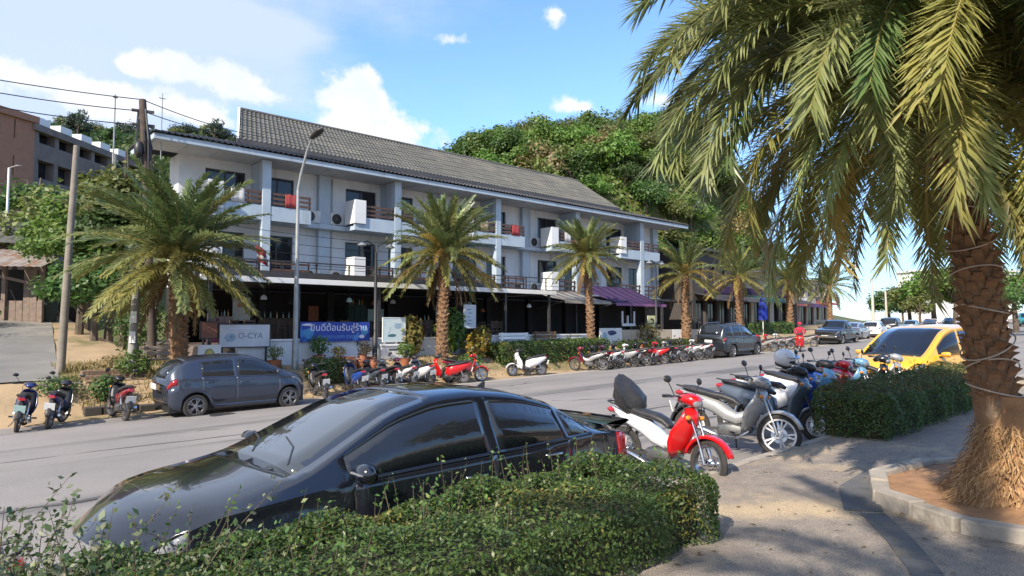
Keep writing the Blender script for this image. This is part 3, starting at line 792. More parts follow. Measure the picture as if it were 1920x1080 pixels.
NEAR = [frond_mesh('frond', 1.0 * 3.0, R(e0), R(e1), 150, .44, .0235, gN, side=sd, curl=cu, plum=.5)
        for (e0, e1, sd, cu) in ((80, -20, .1, 1.3), (62, -62, -.15, 1.1), (50, -80, .15, 1.0), (34, -88, -.1, .9), (12, -88, .1, .75), (72, -45, -.2, 1.2))]
gF = np.random.default_rng(4)
FAR = [frond_mesh('frond', 3.0, R(e0), R(e1), 76, .40, .046, gF, side=sd, curl=cu, plum=.4)
       for (e0, e1, sd, cu) in ((82, 45, .1, 1.2), (60, 12, -.1, 1.1), (42, -15, .1, 1.0), (22, -38, -.1, .9), (-4, -55, .1, .8), (70, 28, -.15, 1.2))]
def set_mat(o, i, m):
    o.material_slots[i].link = 'OBJECT'; o.material_slots[i].material = m

# one leaf-base scale, shared
sc_m = MB()
sc_m.add([(-.09, 0, -.06), (.09, 0, -.06), (.07, .055, .05), (-.07, .055, .05), (-.045, .11, .10), (.045, .11, .10), (.05, .03, .12), (-.05, .03, .12)],
         [(0, 1, 2, 3), (3, 2, 5, 4), (4, 5, 6, 7), (0, 3, 4, 7), (1, 6, 5, 2)])
sc_o = sc_m.build('leaf_base', LEAFBASE); SCALE = sc_o.data; bpy.data.objects.remove(sc_o)

def palm(label, x, y, z, height, lean, r0, flen, nfr, near=False, group='date palms along the road', seed=1, mix=(.5, .3, .15, .05), flare=0.0, nscale=0, droop=0.0):
    g = random.Random(seed)
    root = thing('palm_tree', label, 'palm tree', (x, y, z), group=group)
    pts = []; rr = []
    for i in range(15):
        f = i / 14
        pts.append((lean[0] * f ** 1.3, lean[1] * f ** 1.3, -.25 + (height + .25) * f))
        rr.append(r0 * (1.12 - .30 * f) * (1 + .05 * g.uniform(-1, 1)) + flare * math.exp(-f * 9) + (.06 * r0 if f > .9 else 0))
    tr = MB().tube(pts, rr, 18).build('trunk', TRUNKM, root, smooth=60)
    def at(f):
        f = min(max(f, 0), 1); return Vector((lean[0] * f ** 1.3, lean[1] * f ** 1.3, -.25 + (height + .25) * f))
    # spiral of old leaf bases
    golden = 2.399963
    if nscale:
        if near:
            for i in range(nscale):
                f = .30 + .70 * (i / nscale); c = at(f); a = i * golden
                rad = r0 * (1.10 - .30 * f) - .012
                link_mesh('leaf_base', SCALE, tr, (c.x + rad * math.cos(a), c.y + rad * math.sin(a), c.z), (g.uniform(-.25, .1), g.uniform(-.1, .1), a - PI / 2 + g.uniform(-.15, .15)), (.50 * g.uniform(.7, 1.3), g.uniform(.35, .9), g.uniform(.4, .85)))
        else:
            m = MB()
            sv = [v.co.copy() for v in SCALE.vertices]; sf = [tuple(p.vertices) for p in SCALE.polygons]
            for i in range(nscale):
                f = .06 + .94 * (i / nscale); c = at(f); a = i * golden; rad = r0 * (1.10 - .30 * f) - .015
                M = Matrix.Translation((c.x + rad * math.cos(a), c.y + rad * math.sin(a), c.z)) @ Euler((g.uniform(-.2, .2), 0, a - PI / 2)).to_matrix().to_4x4() @ Matrix.Scale(1.15 * r0 / .25, 4)
                m.add(sv, sf, 0, M)
            tag(m.build('leaf_bases', LEAFBASE, tr), kind='stuff')
    # crown
    src = NEAR if near else FAR
    top = at(1.0)
    for i in range(nfr):
        f = (i + .5) / nfr                       # 0 = innermost, upright
        a = i * golden + g.uniform(-.15, .15)
        if near: k = [0, 5, 1, 2, 3, 4][min(5, int(f * 5.6 + g.uniform(-.4, .4)) if f * 6 > .4 else 0)]
        else: k = [0, 5, 1, 2, 3, 4][min(5, max(0, int(f * 6 + g.uniform(-.5, .5))))]
        o = link_mesh('frond', src[k], root, (top.x + .10 * math.cos(a), top.y + .10 * math.sin(a), top.z - .32 * f + .12), (g.uniform(-.35, .35), g.uniform(-.08, .08) + droop, a), flen / 3.0 * g.uniform(.85, 1.08) * (.8 if f < .12 else 1) * ((1.06 - .30 * max(0, f - .55) / .45) if near else 1))
        q = g.random()
        old = f > .62
        if old: m = FROND_O if q < mix[3] * 2.6 else FROND_Y if q < (mix[3] + mix[2]) * 2.6 else FROND_P
        else: m = FROND_Y if q < mix[2] * .5 else FROND_P if q < mix[1] + .1 else FROND_G
        set_mat(o, 0, m)
    if not near:
        for i in range(g.choice((3, 5, 8))):
            a = g.uniform(0, 6.28); o = link_mesh('dead_frond', src[4], root, (top.x, top.y, top.z - .35), (g.uniform(-.5, .5), R(g.uniform(25, 50)), a), flen / 3.0 * g.uniform(.5, .8)); set_mat(o, 0, FROND_D)
    return root

near_palm = palm('tall date palm in the near kerbed planter with drooping green and golden fronds', 7.04, 1.45, -1.60, 3.62, (-.30, .30), .150, 2.95, 170, True, seed=11, mix=(.3, .45, .15, .045), flare=.17, nscale=290)
gE = random.Random(77)
for (az, k, fl, mt) in ((-168, 1, 3.0, FROND_P), (-150, 2, 2.9, FROND_P), (-132, 1, 3.0, FROND_G), (178, 2, 3.0, FROND_P), (160, 1, 3.1, FROND_P), (146, 2, 3.2, FROND_G), (138, 1, 3.5, FROND_P), (128, 2, 3.4, FROND_P), (118, 1, 3.4, FROND_G), (-112, 2, 3.0, FROND_P), (-158, 3, 2.7, FROND_P), (142, 5, 3.6, FROND_P), (170, 5, 3.3, FROND_G), (-140, 5, 3.2, FROND_P), (-95, 1, 3.1, FROND_P), (152, 3, 3.0, FROND_Y), (-122, 3, 2.7, FROND_Y), (132, 0, 3.5, FROND_P), (-176, 3, 2.6, FROND_P)):
    a = R(az + gE.uniform(-4, 4)); o = link_mesh('frond', NEAR[k], near_palm, (-.30 + .12 * math.cos(a), .30 + .12 * math.sin(a), 3.64 - .06 * k), (gE.uniform(-.3, .3), gE.uniform(-.06, .06), a), (fl * .86) / 3.0); set_mat(o, 0, mt)
# palms beyond the road
palm('largest and leftmost roadside date palm, bushy crown right behind the blue-grey hatchback', 6.15, 22.0, gz(6.15, 22.0), 3.6, (-.3, -.5), .21, 2.85, 140, seed=2, nscale=150, mix=(.6, .12, .16, .03), droop=.05)
palm('date palm with a full round crown standing behind the red motorcycles', 15.7, 21.6, gz(15.7, 21.6), 4.35, (.15, .1), .195, 2.7, 105, seed=3, nscale=170, mix=(.4, .4, .2, .04))
palm('slim date palm with a small crown left of the purple awning', 25.0, 21.9, gz(25, 21.9), 4.65, (-.2, .1), .17, 2.15, 90, seed=4, nscale=150, mix=(.3, .45, .2, .04))
palm('yellowish date palm just right of the second black lamp post', 34.6, 22.8, gz(34.6, 22.8), 4.0, (.1, .1), .22, 2.5, 54, seed=5, nscale=120, mix=(.2, .3, .5, .12))
palm('date palm behind the grey parked sports utility vehicle', 42.0, 23.4, gz(42, 23.4), 4.1, (0, .1), .22, 2.5, 50, seed=6, nscale=110, mix=(.3, .3, .4, .08))
palm('date palm behind the black pickup truck', 54.0, 25.6, gz(54, 25.6), 4.2, (0, .1), .23, 2.6, 50, seed=8, nscale=100, mix=(.4, .4, .2, .04))
palm('farthest date palm with a dark round crown by the pale far poles', 76, 31.5, gz(76, 31.5), 4.6, (0, 0), .24, 3.3, 54, seed=9, nscale=80, mix=(.6, .3, .1, .02))
palm('unseen date palm behind the camera, added so its crown shades the foreground', -4.3, -1.9, -1.72, 7.1, (.1, 0), .25, 2.8, 30, False, seed=12, nscale=100)  # out of view; added to cast shade over the foreground paving
palm('date palm far along the near pavement beyond the yellow taxi', 33.0, 1.6, -1.0, 4.2, (0, 0), .24, 2.8, 46, False, seed=13, nscale=90)

# fibrous foot of the near palm
def root_mound():
    m = MB(); rows = []
    for i in range(9):
        f = i / 8; ring = []
        for j in range(40):
            a = 2 * PI * j / 40
            r = .205 + .46 * (1 - f) ** 2.4 * (1 + .28 * math.sin(a * 5 + 1) + .2 * math.sin(a * 11))
            ring.append((r * math.cos(a) - .01 * f, r * math.sin(a), -.10 + 1.10 * f))
        rows.append(ring)
    m.rings(rows, True, False)
    return m.build('root_mound', FIBRE, near_palm, smooth=60)
root_mound()
def fibres():
    g = np.random.default_rng(21); V = []
    for i in range(5500):
        a = g.uniform(0, 2 * PI); h = .82 * g.uniform(0, 1.0) ** 1.5
        r = .215 + .44 * max(0, 1 - h / 1.1) ** 2.4 * (1 + .28 * math.sin(a * 5 + 1)) + g.uniform(-.01, .03)
        if h < .03: r = g.uniform(.4, 1.15); 
        p = np.array([r * math.cos(a), r * math.sin(a), h - .05 + (.08 if h < .03 else 0)])
        d = np.array([math.cos(a) * .7, math.sin(a) * .7, -1.0]) + g.normal(0, .45, 3); d /= np.linalg.norm(d)
        l = g.uniform(.04, .12); w = g.uniform(.0025, .006)
        s = np.cross(d, [math.cos(a), math.sin(a), .2]); s /= np.linalg.norm(s)
        V.append([p - s * w, p + s * w, p + d * l + s * w * .4, p + d * l - s * w * .4])
    me = quads_mesh('root_fibres', np.array(V), leaf_mat('fibre_strands', [(.33, .18, .085), (.20, .105, .05), (.42, .26, .14), (.26, .14, .07)], .9, .1))
    o = link_mesh('root_fibres', me, near_palm); tag(o, kind='stuff')
fibres()
# string of wire wound round the trunk
sw = MB()
for k, (h, tl) in enumerate(((1.05, .05), (1.22, -.10), (1.42, .12), (1.75, -.05), (2.05, .06), (2.32, -.08), (2.62, .04))):
    f = (h + .25) / 3.87; cx, cy = -.30 * f ** 1.3, .30 * f ** 1.3; r = .150 * (1.12 - .3 * f) + .050
    sw.tube([(cx + r * math.cos(a), cy + r * math.sin(a), h + tl * math.sin(a + k)) for a in np.linspace(0, 2 * PI, 25)], .0065, 5, cap=False)
sr = sw.build('light_string', pm('pale_cord', (.50, .42, .34), (.4, .33, .26), 9, .7), loc=None); sr.location = near_palm.location
tag(sr, 'thin pale cord wound in rings around the near palm trunk', 'cord')

# planter: kerb blocks round a bed of dry fibre
pr = thing('planter', 'angular concrete planter edge filled with brown fibre around the near palm', 'planter', (7.15, 1.36, -1.58))
PL = [(6.50, 2.28), (6.02, 1.55), (5.98, .55), (6.6, -.35), (8.3, -.35), (8.9, .6), (8.75, 1.9), (8.2, 2.42), (7.3, 2.60)]
for i in range(len(PL)):
    a = Vector((*PL[i], 0)); b = Vector((*PL[(i + 1) % len(PL)], 0)); n = max(1, round((b - a).length / .5))
    for j in range(n):
        p = a.lerp(b, j / n); q = a.lerp(b, (j + 1) / n); d = (q - p).normalized()
        p = p + d * .006; q = q - d * .006
        z0 = float(base_z(p.x, p.y)) + .12; z1 = float(base_z(q.x, q.y)) + .12
        nn = Vector((-d.y, d.x, 0)) * .085
        m = MB(); hh = .115 + random.uniform(-.012, .012)
        vs = [(*(p - nn).xy, z0 - .1), (*(q - nn).xy, z1 - .1), (*(q + nn).xy, z1 - .1), (*(p + nn).xy, z0 - .1), (*(p - nn * .9).xy, z0 + hh), (*(q - nn * .9).xy, z1 + hh), (*(q + nn * .9).xy, z1 + hh), (*(p + nn * .9).xy, z0 + hh)]
        m.add(vs, [(0, 3, 2, 1), (4, 5, 6, 7), (0, 1, 5, 4), (1, 2, 6, 5), (2, 3, 7, 6), (3, 0, 4, 7)])
        m.build('kerb_block', KERBM, pr, world=True, bevel=.014)
m = MB(); cx, cy = 7.3, 1.2
rows = []
for f in (0, .35, .7, 1.0):
    rows.append([(cx + (x - cx) * f * .96, cy + (y - cy) * f * .96, float(base_z(x, y)) + .12 + .065 + .11 * (1 - f) + random.uniform(-.012, .012)) for x, y in PL])
m.grid(rows, closed=True); m.build('soil', FIBRE, pr, world=True, smooth=60)

# ------------------------------------------------------------------ broadleaf trees
def crown_mesh(name, mat, nclump, nleaf, leaf, g, shape=(1, 1, .8), rad=1.0, hollow=.5, core=None):
    C = []
    for i in range(nclump):
        d = unit(g.normal(0, 1, 3)); d[2] = abs(d[2]) * 1.1 - .25
        C.append(d * np.array(shape) * rad * g.uniform(.45, .85))
    C = np.array(C); rs = g.uniform(.16, .44, nclump) * rad
    idx = g.integers(0, nclump, nleaf)
    d = unit(g.normal(0, 1, (nleaf, 3))); rr = g.uniform(hollow, 1.0, nleaf) ** .5
    P = C[idx] + d * (rs[idx] * rr)[:, None] * np.array([1, 1, .8]) + g.normal(0, .045, (nleaf, 3)) * rad
    Nn = d + np.array([0, 0, .5])
    return quads_mesh(name, leaf_quads(P, Nn, np.full(nleaf, leaf), .62, g), mat)
G1 = leaf_mat('leaves_deep_green', [(.045, .10, .02), (.07, .135, .03), (.095, .155, .04), (.055, .11, .03)])
G2 = leaf_mat('leaves_fresh_green', [(.10, .20, .03), (.145, .24, .045), (.085, .17, .03), (.18, .25, .055)])
G3 = leaf_mat('leaves_olive', [(.13, .175, .04), (.18, .21, .055), (.10, .14, .035), (.22, .23, .075)])
G4 = leaf_mat('leaves_ochre', [(.25, .21, .08), (.31, .235, .10), (.21, .18, .07), (.28, .20, .10)])
G5 = leaf_mat('leaves_hazy_green', [(.035, .06, .035), (.05, .075, .04), (.06, .085, .05), (.04, .065, .04)])
LEAFS = [G1, G2, G3, G4, G5]
gC = np.random.default_rng(5)
CROWNS = [crown_mesh('crown', G1, 20, 3400, .105, gC, (1, 1, .8)), crown_mesh('crown', G1, 26, 3400, .105, gC, (1.1, 1.0, .65)), crown_mesh('crown', G1, 18, 3000, .11, gC, (.85, .85, 1.0)), crown_mesh('crown', G1, 22, 1500, .12, gC, (1, 1, .9), hollow=.2)]
trunk_o = MB().tube([(0, 0, -1.2), (.03, .02, -.5), (0, .04, 0), (.05, 0, .45)], [.075, .06, .05, .02], 7).tube([(0, .03, -.25), (.22, .1, .1), (.42, .2, .4)], [.035, .028, .01], 5).tube([(0, .03, -.35), (-.2, -.12, .05), (-.4, -.2, .35)], [.035, .026, .01], 5).tube([(0, .03, -.15), (-.05, .22, .15), (-.1, .4, .45)], [.03, .022, .01], 5).build('trunk', BARK)
TRUNK = trunk_o.data; bpy.data.objects.remove(trunk_o)
def tree(label, x, y, r, zc, mat, kind=0, group='trees on the wooded hill behind the hotel', zs=1.0, ground=None):
    gnd = gz(x, y) if ground is None else ground
    root = thing('leafy_tree', label, 'tree', (x, y, gnd), group=group)
    a = random.uniform(0, 6.28)
    o = link_mesh('crown', CROWNS[kind], root, (0, 0, zc - gnd), (0, 0, a), (r, r, r * zs)); set_mat(o, 0, mat)
    link_mesh('trunk', TRUNK, root, (0, 0, zc - gnd), (0, 0, a), (r, r, max(r * zs, (zc - gnd) / 1.15)))
    return root
def view_pos(px, D):
    X = (px - 960) / 1250 * D; a = R(48)
    return X * math.sin(a) + D * math.cos(a), -X * math.cos(a) + D * math.sin(a)
HL = {0: 'dark green tree on the wooded hill behind the hotel roof', 1: 'fresh green tree on the wooded hill behind the hotel roof', 2: 'olive tree on the wooded hill behind the hotel roof', 3: 'dry ochre tree on the wooded hill behind the hotel roof', 4: 'greyish green tree on the hill behind the left apartment block'}
g4 = random.Random(41); nt = 0
for D in (62, 70, 75, 79, 82, 85, 87.5, 90, 92.5, 95, 98, 102):
    px = 800 + g4.uniform(0, 30)
    while px < 1460:
        x, y = view_pos(px, D + g4.uniform(-3, 3))
        if y > 42 and gz(x, y) > 3 and nt < 200:
            r = g4.uniform(2.2, 3.9)
            k = g4.choices([0, 1, 2, 3], [3.2, 3.8, 1.8, .2])[0]
            if 1000 < px < 1200 and g4.random() < .08: k = 3
            if px < 1000 and g4.random() < .4: k = 1
            tree(HL[k], x, y, r, gz(x, y) + r * .62, LEAFS[k], g4.choice([0, 1, 2, 0, 1]), zs=g4.uniform(.8, 1.15)); nt += 1
        px += g4.uniform(34, 58) * 78 / D
for D in (78, 92, 104, 116, 122):
    px = -130 + g4.uniform(0, 30)
    while px < 640:
        x, y = view_pos(px, D + g4.uniform(-3, 3)); r = g4.uniform(1.8, 3.4)
        k = g4.choices([4, 0, 2, 3], [3, 3, 1.2, .35])[0]
        tree(HL[4] if px < 260 else {4: 'greyish green tree on the hill left of the hotel roof', 0: 'dark green tree on the hill left of the hotel roof', 2: 'olive tree on the hill left of the hotel roof', 3: 'bare brownish tree on the hill left of the hotel roof'}[k], x, y, r, gz(x, y) + r * .7, LEAFS[4] if px < 260 and k == 3 else LEAFS[k], g4.choice([0, 1, 2]), group='trees on the hill behind the left side', zs=g4.uniform(.75, 1.1))
        px += g4.uniform(52, 85) * 100 / D
def undergrowth():
    g = np.random.default_rng(61); n = 26000
    px = g.uniform(850, 1470, n); D = g.uniform(60, 103, n); X = (px - 960) / 1250 * D; a = R(48)
    S = X * math.sin(a) + D * math.cos(a); T = -X * math.cos(a) + D * math.sin(a); k = T > 42.5; S, T = S[k], T[k]; n = len(S)
    P = np.stack([S, T, ground_z(S, T) + g.uniform(0, .9, n)], 1)
    tag(link_mesh('hill_undergrowth', quads_mesh('hill_undergrowth', leaf_quads(P, np.tile([-.3, -.6, .5], (n, 1)), np.full(n, .6), .6, g), G2)), 'low bushes covering the ground between the hill trees', 'undergrowth', kind='stuff')
    n = 16000; px = g.uniform(-60, 470, n); D = g.uniform(80, 122, n); X = (px - 960) / 1250 * D
    S = X * math.sin(a) + D * math.cos(a); T = -X * math.cos(a) + D * math.sin(a)
    P = np.stack([S, T, ground_z(S, T) + g.uniform(0, .9, n)], 1)
    tag(link_mesh('hill_undergrowth', quads_mesh('hill_undergrowth', leaf_quads(P, np.tile([.3, -.6, .5], (n, 1)), np.full(n, .8), .6, g), G1)), 'low bushes covering the left hill', 'undergrowth', kind='stuff')
undergrowth()
# tall trees and bamboo at the left, near the side road
for (lab, px, py, D, r, k, m, zs) in (
    ('broad olive tree behind the leftmost concrete pole', 90, 430, 36, 3.3, 0, G3, .9),
    ('fresh green tree between the two thin concrete poles', 160, 440, 33, 2.9, 0, G2, .9),
    ('dusty green tree behind the large left palm', 232, 385, 31, 2.7, 1, G3, 1.1),
    ('dark green tree beside the wooden shack roof', 62, 395, 44, 3.4, 1, G1, .8),
    ('dense dark green tree left of the hotel side wall', 205, 450, 30, 2.7, 2, G1, 1.0),
    ('low green tree in front of the wooden shack', 150, 475, 29, 2.3, 1, G2, .8),
    ('dark bushy tree behind the palm and the fence', 178, 545, 27.5, 2.1, 0, G1, .9)):
    x, y = view_pos(px, D); tree(lab, x, y, r, (610 - py) / 1250 * D, m, k, group='trees at the side road', zs=zs)
# trees along the far road
for i, (lab, px, py, D, r, m) in enumerate((('round green tree at the far end of the road', 1752, 548, 115, 6.2, G2), ('reddish green tree at the far end of the road', 1706, 560, 122, 5.0, G3), ('low dark tree left of the far green trees', 1693, 572, 135, 3.2, G1), ('bushy green tree in the middle of the far road end', 1668, 572, 140, 5.0, G1), ('tall green tree beyond the taxi at the far road end', 1790, 540, 108, 6.0, G2), ('low olive trees before the white skyline building', 1725, 578, 105, 3.0, G3), ('green tree at the right edge beyond the near palm trunk', 1905, 545, 60, 3.4, G2), ('dark green tree at the right edge behind the near palm', 1950, 560, 50, 3.0, G1), ('spreading green tree hidden behind the near palm trunk', 1810, 555, 110, 4.2, G2))):
    x, y = view_pos(px, D); tree(lab, x, y, r, (610 - py) / 1250 * D, m, i % 3, group='trees along the far road', zs=.85)

# ------------------------------------------------------------------ hedges and shrubs
H_LEAF = leaf_mat('hedge_leaves', [(.05, .115, .026), (.078, .15, .034), (.115, .185, .042), (.062, .125, .03), (.17, .20, .055)], .45, .3)
H_YEL = leaf_mat('hedge_leaves_yellowing', [(.16, .15, .035), (.22, .18, .05), (.12, .13, .03), (.24, .14, .05)], .5, .3)
H_RED = leaf_mat('hedge_leaves_reddish', [(.15, .10, .03), (.20, .11, .04), (.10, .10, .03), (.17, .14, .04)], .5, .3)
TWIG = pm('twigs', (.12, .09, .055), (.08, .06, .04), 8, .9, .3)
def hedge(label, s0, s1, t0, t1, h, n, leaf, seed, zf, bend=0.0, yellow=.05, spikes=0, red_top=0.0, lift=0.0):
    g = np.random.default_rng(seed)
    root = thing('hedge', label, 'hedge', ((s0 + s1) / 2, (t0 + t1) / 2, zf((s0 + s1) / 2, (t0 + t1) / 2)))
    Lx, Ly = s1 - s0, t1 - t0
    # points over the shell of a rounded block with lumps
    A = np.array([Lx * Ly, Lx * h, Lx * h, Ly * h, Ly * h]); A = A / A.sum()
    f = g.choice(5, n, p=A); u = g.uniform(0, 1, n); v = g.uniform(0, 1, n) ** .85
    X = np.where(f <= 2, s0 + u * Lx, np.where(f == 3, s0, s1)); Y = np.where(f == 0, t0 + v * Ly, np.where(f == 1, t0, np.where(f == 2, t1, t0 + u * Ly))); Z = np.where(f == 0, h, v * h)
    Nn = np.zeros((n, 3)); Nn[f == 0] = (0, 0, 1); Nn[f == 1] = (0, -1, 0); Nn[f == 2] = (0, 1, 0); Nn[f == 3] = (-1, 0, 0); Nn[f == 4] = (1, 0, 0)
    # rounded upper edges
    cx, cy, r = (s0 + s1) / 2, (t0 + t1) / 2, .16
    ex = np.maximum(np.abs(X - cx) - (Lx / 2 - r), 0); ey = np.maximum(np.abs(Y - cy) - (Ly / 2 - r), 0); ez = np.maximum(Z - (h - r), 0)
    L = np.sqrt(ex ** 2 + ey ** 2 + ez ** 2); k = np.where(L > r, r / np.maximum(L, 1e-6), 1)
    X = X + np.sign(X - cx) * ex * (k - 1); Y = Y + np.sign(Y - cy) * ey * (k - 1); Z = Z + ez * (k - 1)
    lump = .05 * np.sin(X * 5.1 + Y * 3) + .04 * np.sin(X * 11 + Z * 9 + 1) + .035 * np.sin(Y * 13 + Z * 7)
    depth = g.uniform(-.16, .02, n) * (g.uniform(0, 1, n) ** 1.4) + lump * .8
    P = np.stack([X, Y, Z], 1) + Nn * depth[:, None]
    P[:, 1] += bend * np.sin((P[:, 0] - s0) / Lx * PI)
    zb = np.array([zf(x, y) for x, y in ((s0, cy), (s1, cy))]); P[:, 2] += zb[0] + (zb[1] - zb[0]) * (P[:, 0] - s0) / Lx + lift * sm(s0 + .5 * Lx, s0 + .25 * Lx, P[:, 0]) * (P[:, 2] > .3 * h)
    sz = np.full(n, leaf)
    patch = np.sin(P[:, 0] * 2.3 + P[:, 1] * 4) + np.sin(P[:, 0] * 5.7 + 2) * .6 + g.normal(0, .5, n)
    sel = np.where(patch > np.quantile(patch, 1 - yellow), 1, 0)
    topw = (P[:, 2] - (zb[0] + zb[1]) / 2) / h
    sel = np.where((topw > .82) & (g.uniform(0, 1, n) < red_top), 2, sel)
    Q = leaf_quads(P, Nn, sz, .5, g) - np.array(root.location)
    for i, (nm, mt) in enumerate((('foliage', H_LEAF), ('yellow_foliage', H_YEL), ('reddish_foliage', H_RED))):
        if (sel == i).sum() > 0: tag(link_mesh(nm, quads_mesh(nm, Q[sel == i], mt), root), kind='stuff')
    # twiggy inside
    m = MB()
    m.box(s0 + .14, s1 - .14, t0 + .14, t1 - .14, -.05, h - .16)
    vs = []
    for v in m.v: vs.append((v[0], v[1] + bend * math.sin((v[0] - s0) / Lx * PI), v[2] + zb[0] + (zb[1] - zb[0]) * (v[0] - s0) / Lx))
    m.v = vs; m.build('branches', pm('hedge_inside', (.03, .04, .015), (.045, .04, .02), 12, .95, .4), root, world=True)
    if spikes:
        m = MB(); V = []
        for i in range(spikes):
            x = g.uniform(s0, s1); y = g.uniform(t0 + .1, t1 - .02); z = zb[0] + (zb[1] - zb[0]) * (x - s0) / Lx + h - .05 + lift * float(sm(s0 + .5 * Lx, s0 + .25 * Lx, x))
            l = g.uniform(.12, .34); d = np.array([g.normal(0, .35), g.normal(0, .35), 1.0]); d /= np.linalg.norm(d)
            p0 = np.array([x, y, z]); m.tube([p0, p0 + d * l * .6, p0 + d * l + np.array([0, 0, -.01])], [.003, .002, .001], 4)
            for j in range(int(l / .03)):
                q = p0 + d * l * (j + 1) / (l / .03)
                V.append((q + g.normal(0, .012, 3), g.normal(0, 1, 3) + d))
        Pq = np.array([v[0] for v in V]); Nq = np.array([v[1] for v in V])
        tag(link_mesh('shoot_leaves', quads_mesh('shoot_leaves', leaf_quads(Pq, Nq, np.full(len(Pq), leaf * 1.1), .5, g) - np.array(root.location), H_LEAF), root), kind='stuff')
        tag(m.build('shoots', TWIG, root, world=True), kind='stuff')
    return root
pave_z = lambda s, t: float(base_z(s, min(t, 3.0))) + .12 - .035 * max(0, t - 3)
hedge('long clipped foreground hedge beside the black sedan, yellowing in its middle', -.6, 4.72, 2.80, 3.98, .53, 62000, .030, 31, pave_z, yellow=.07, spikes=150, lift=.07)
hedge('dark clipped hedge with reddish top beside the near palm and parked motorcycles', 9.75, 15.5, 3.28, 4.35, .68, 42000, .036, 32, pave_z, yellow=.03, red_top=.5, spikes=30)
hedge('bright green clipped hedge across the road behind the white scooter', 18.3, 25.2, 20.9, 22.3, .95, 16000, .085, 33, lambda s, t: gz(s, 21.2) - .1, yellow=.08, spikes=20)
hedge('low clipped hedge across the road behind the row of motorcycles', 27.0, 33.5, 21.4, 22.3, .5, 6000, .09, 34, lambda s, t: gz(s, 21.6) - .05, yellow=.2)
hedge('small dark clipped bush beside the dark motorcycle and the lamp post', 9.9, 11.2, 20.7, 21.5, .85, 3500, .07, 35, lambda s, t: gz(s, 21.0) - .1, yellow=.1)
hedge('far clipped hedge behind the red motorcycles near the rider', 43, 50, 23.3, 24.2, .9, 5000, .11, 36, lambda s, t: gz(s, 23.6) - .1, yellow=.1)

def shrub(label, x, y, z, r, h, n, leaf, mat, seed, cat='shrub', name='shrub', stems=5, pot=None, aspect=.5):
    g = np.random.default_rng(seed)
    root = thing(name, label, cat, (x, y, z))
    base = 0.0
    if pot:
        m = MB().lathe([(0, .0), (pot * .62, 0), (pot * .95, pot * 1.25), (pot, pot * 1.27), (pot, pot * 1.4), (pot * .86, pot * 1.4), (pot * .8, pot * 1.2), (0, pot * 1.2)], 16)
        m.build('pot', TERRA, root, smooth=40); base = pot * 1.2
    d = unit(g.normal(0, 1, (n, 3))); rr = g.uniform(.15, 1, n) ** .5
    P = d * rr[:, None] * np.array([r, r, h / 2]); P[:, 2] += h / 2 + base + .05
    k = 1 + .35 * np.sin(P[:, 0] * 9 / r) * np.sin(P[:, 1] * 8 / r + 1); P[:, :2] *= k[:, None]
    tag(link_mesh('foliage', quads_mesh('foliage', leaf_quads(P, d + np.array([0, 0, .4]), np.full(n, leaf), aspect, g), mat), root), kind='stuff')
    m = MB()
    for i in range(stems):
        a = 2 * PI * i / stems; m.tube([(0.03 * math.cos(a), .03 * math.sin(a), base), (r * .3 * math.cos(a), r * .3 * math.sin(a), base + h * .45), (r * .6 * math.cos(a), r * .6 * math.sin(a), base + h * .85)], [.018, .012, .005], 5)
    m.build('stem', TWIG, root)
    return root
CROTON = leaf_mat('croton_leaves', [(.36, .28, .03), (.10, .15, .03), (.42, .20, .03), (.16, .20, .04)], .4, .35)
DRYG = leaf_mat('dry_leaves', [(.26, .19, .08), (.20, .15, .06), (.32, .24, .12), (.14, .12, .05)], .7, .3)
def sh(label, s, t, r, h, n, leaf, mat, seed, **k): shrub(label, s, t, gz(s, t) - .02, r, h, n, leaf, mat, seed, **k)
sh('round green shrub left of the large left palm trunk', 5.0, 22.3, .55, .75, 900, .10, H_LEAF, 51)
sh('dark green plant on the bank above the small black motorcycle', 4.0, 20.9, .40, .75, 700, .11, G1, 52)
sh('dark ground shrub above the two navy motorcycles', 3.0, 21.3, .62, .55, 800, .09, G1, 53)
sh('yellow and green croton right of the second palm trunk', 17.4, 21.6, .5, 1.15, 800, .16, CROTON, 54)
sh('tall broad leaved plant behind the second palm trunk', 16.9, 22.6, .65, 2.0, 700, .24, G2, 55)
sh('yellowish croton left of the far clipped hedge', 18.0, 21.9, .45, 1.3, 700, .15, CROTON, 56)
sh('leafy yellow green plant left of the second palm trunk', 15.0, 22.7, .5, 1.7, 600, .22, H_YEL, 57)
sh('low dark green plant at the foot of the second palm', 16.6, 21.0, .6, .6, 700, .10, H_LEAF, 58)
sh('potted green plant against the white wall right of the tall street lamp', 10.9, 22.4, .38, .75, 500, .10, H_LEAF, 59, pot=.24)
sh('potted orange flowering plant left of the terracotta jars', 11.4, 21.9, .3, .4, 300, .08, CROTON, 60, pot=.26)
sh('potted dry plant before the white wall beside the black lamp post', 12.4, 21.8, .28, .6, 300, .09, DRYG, 61, pot=.25)
sh('potted spiky green plant in front of the map board pillar', 14.0, 21.6, .35, .6, 350, .14, G2, 62, pot=.22)
sh('potted plant left of the tall street lamp', 9.1, 22.0, .3, .5, 300, .08, G3, 63, pot=.24)
sh('olive shrub under the purple awning', 30.6, 22.6, .7, 1.1, 700, .14, H_YEL, 64)
sh('green shrub at the foot of the wooden shack', 1.6, 37.5, 1.3, 1.8, 1200, .16, G1, 65)
sh('dark shrub at the bend of the side road', .4, 34.0, 1.5, 1.7, 1300, .16, G1, 66)
sh('dry brown shrub on the bank beside the concrete post', 4.7, 23.2, .7, .6, 700, .10, DRYG, 67)
sh('dark climbing shrub beside the side road wall', 6.3, 27.5, 1.0, 2.3, 1500, .14, G1, 68)
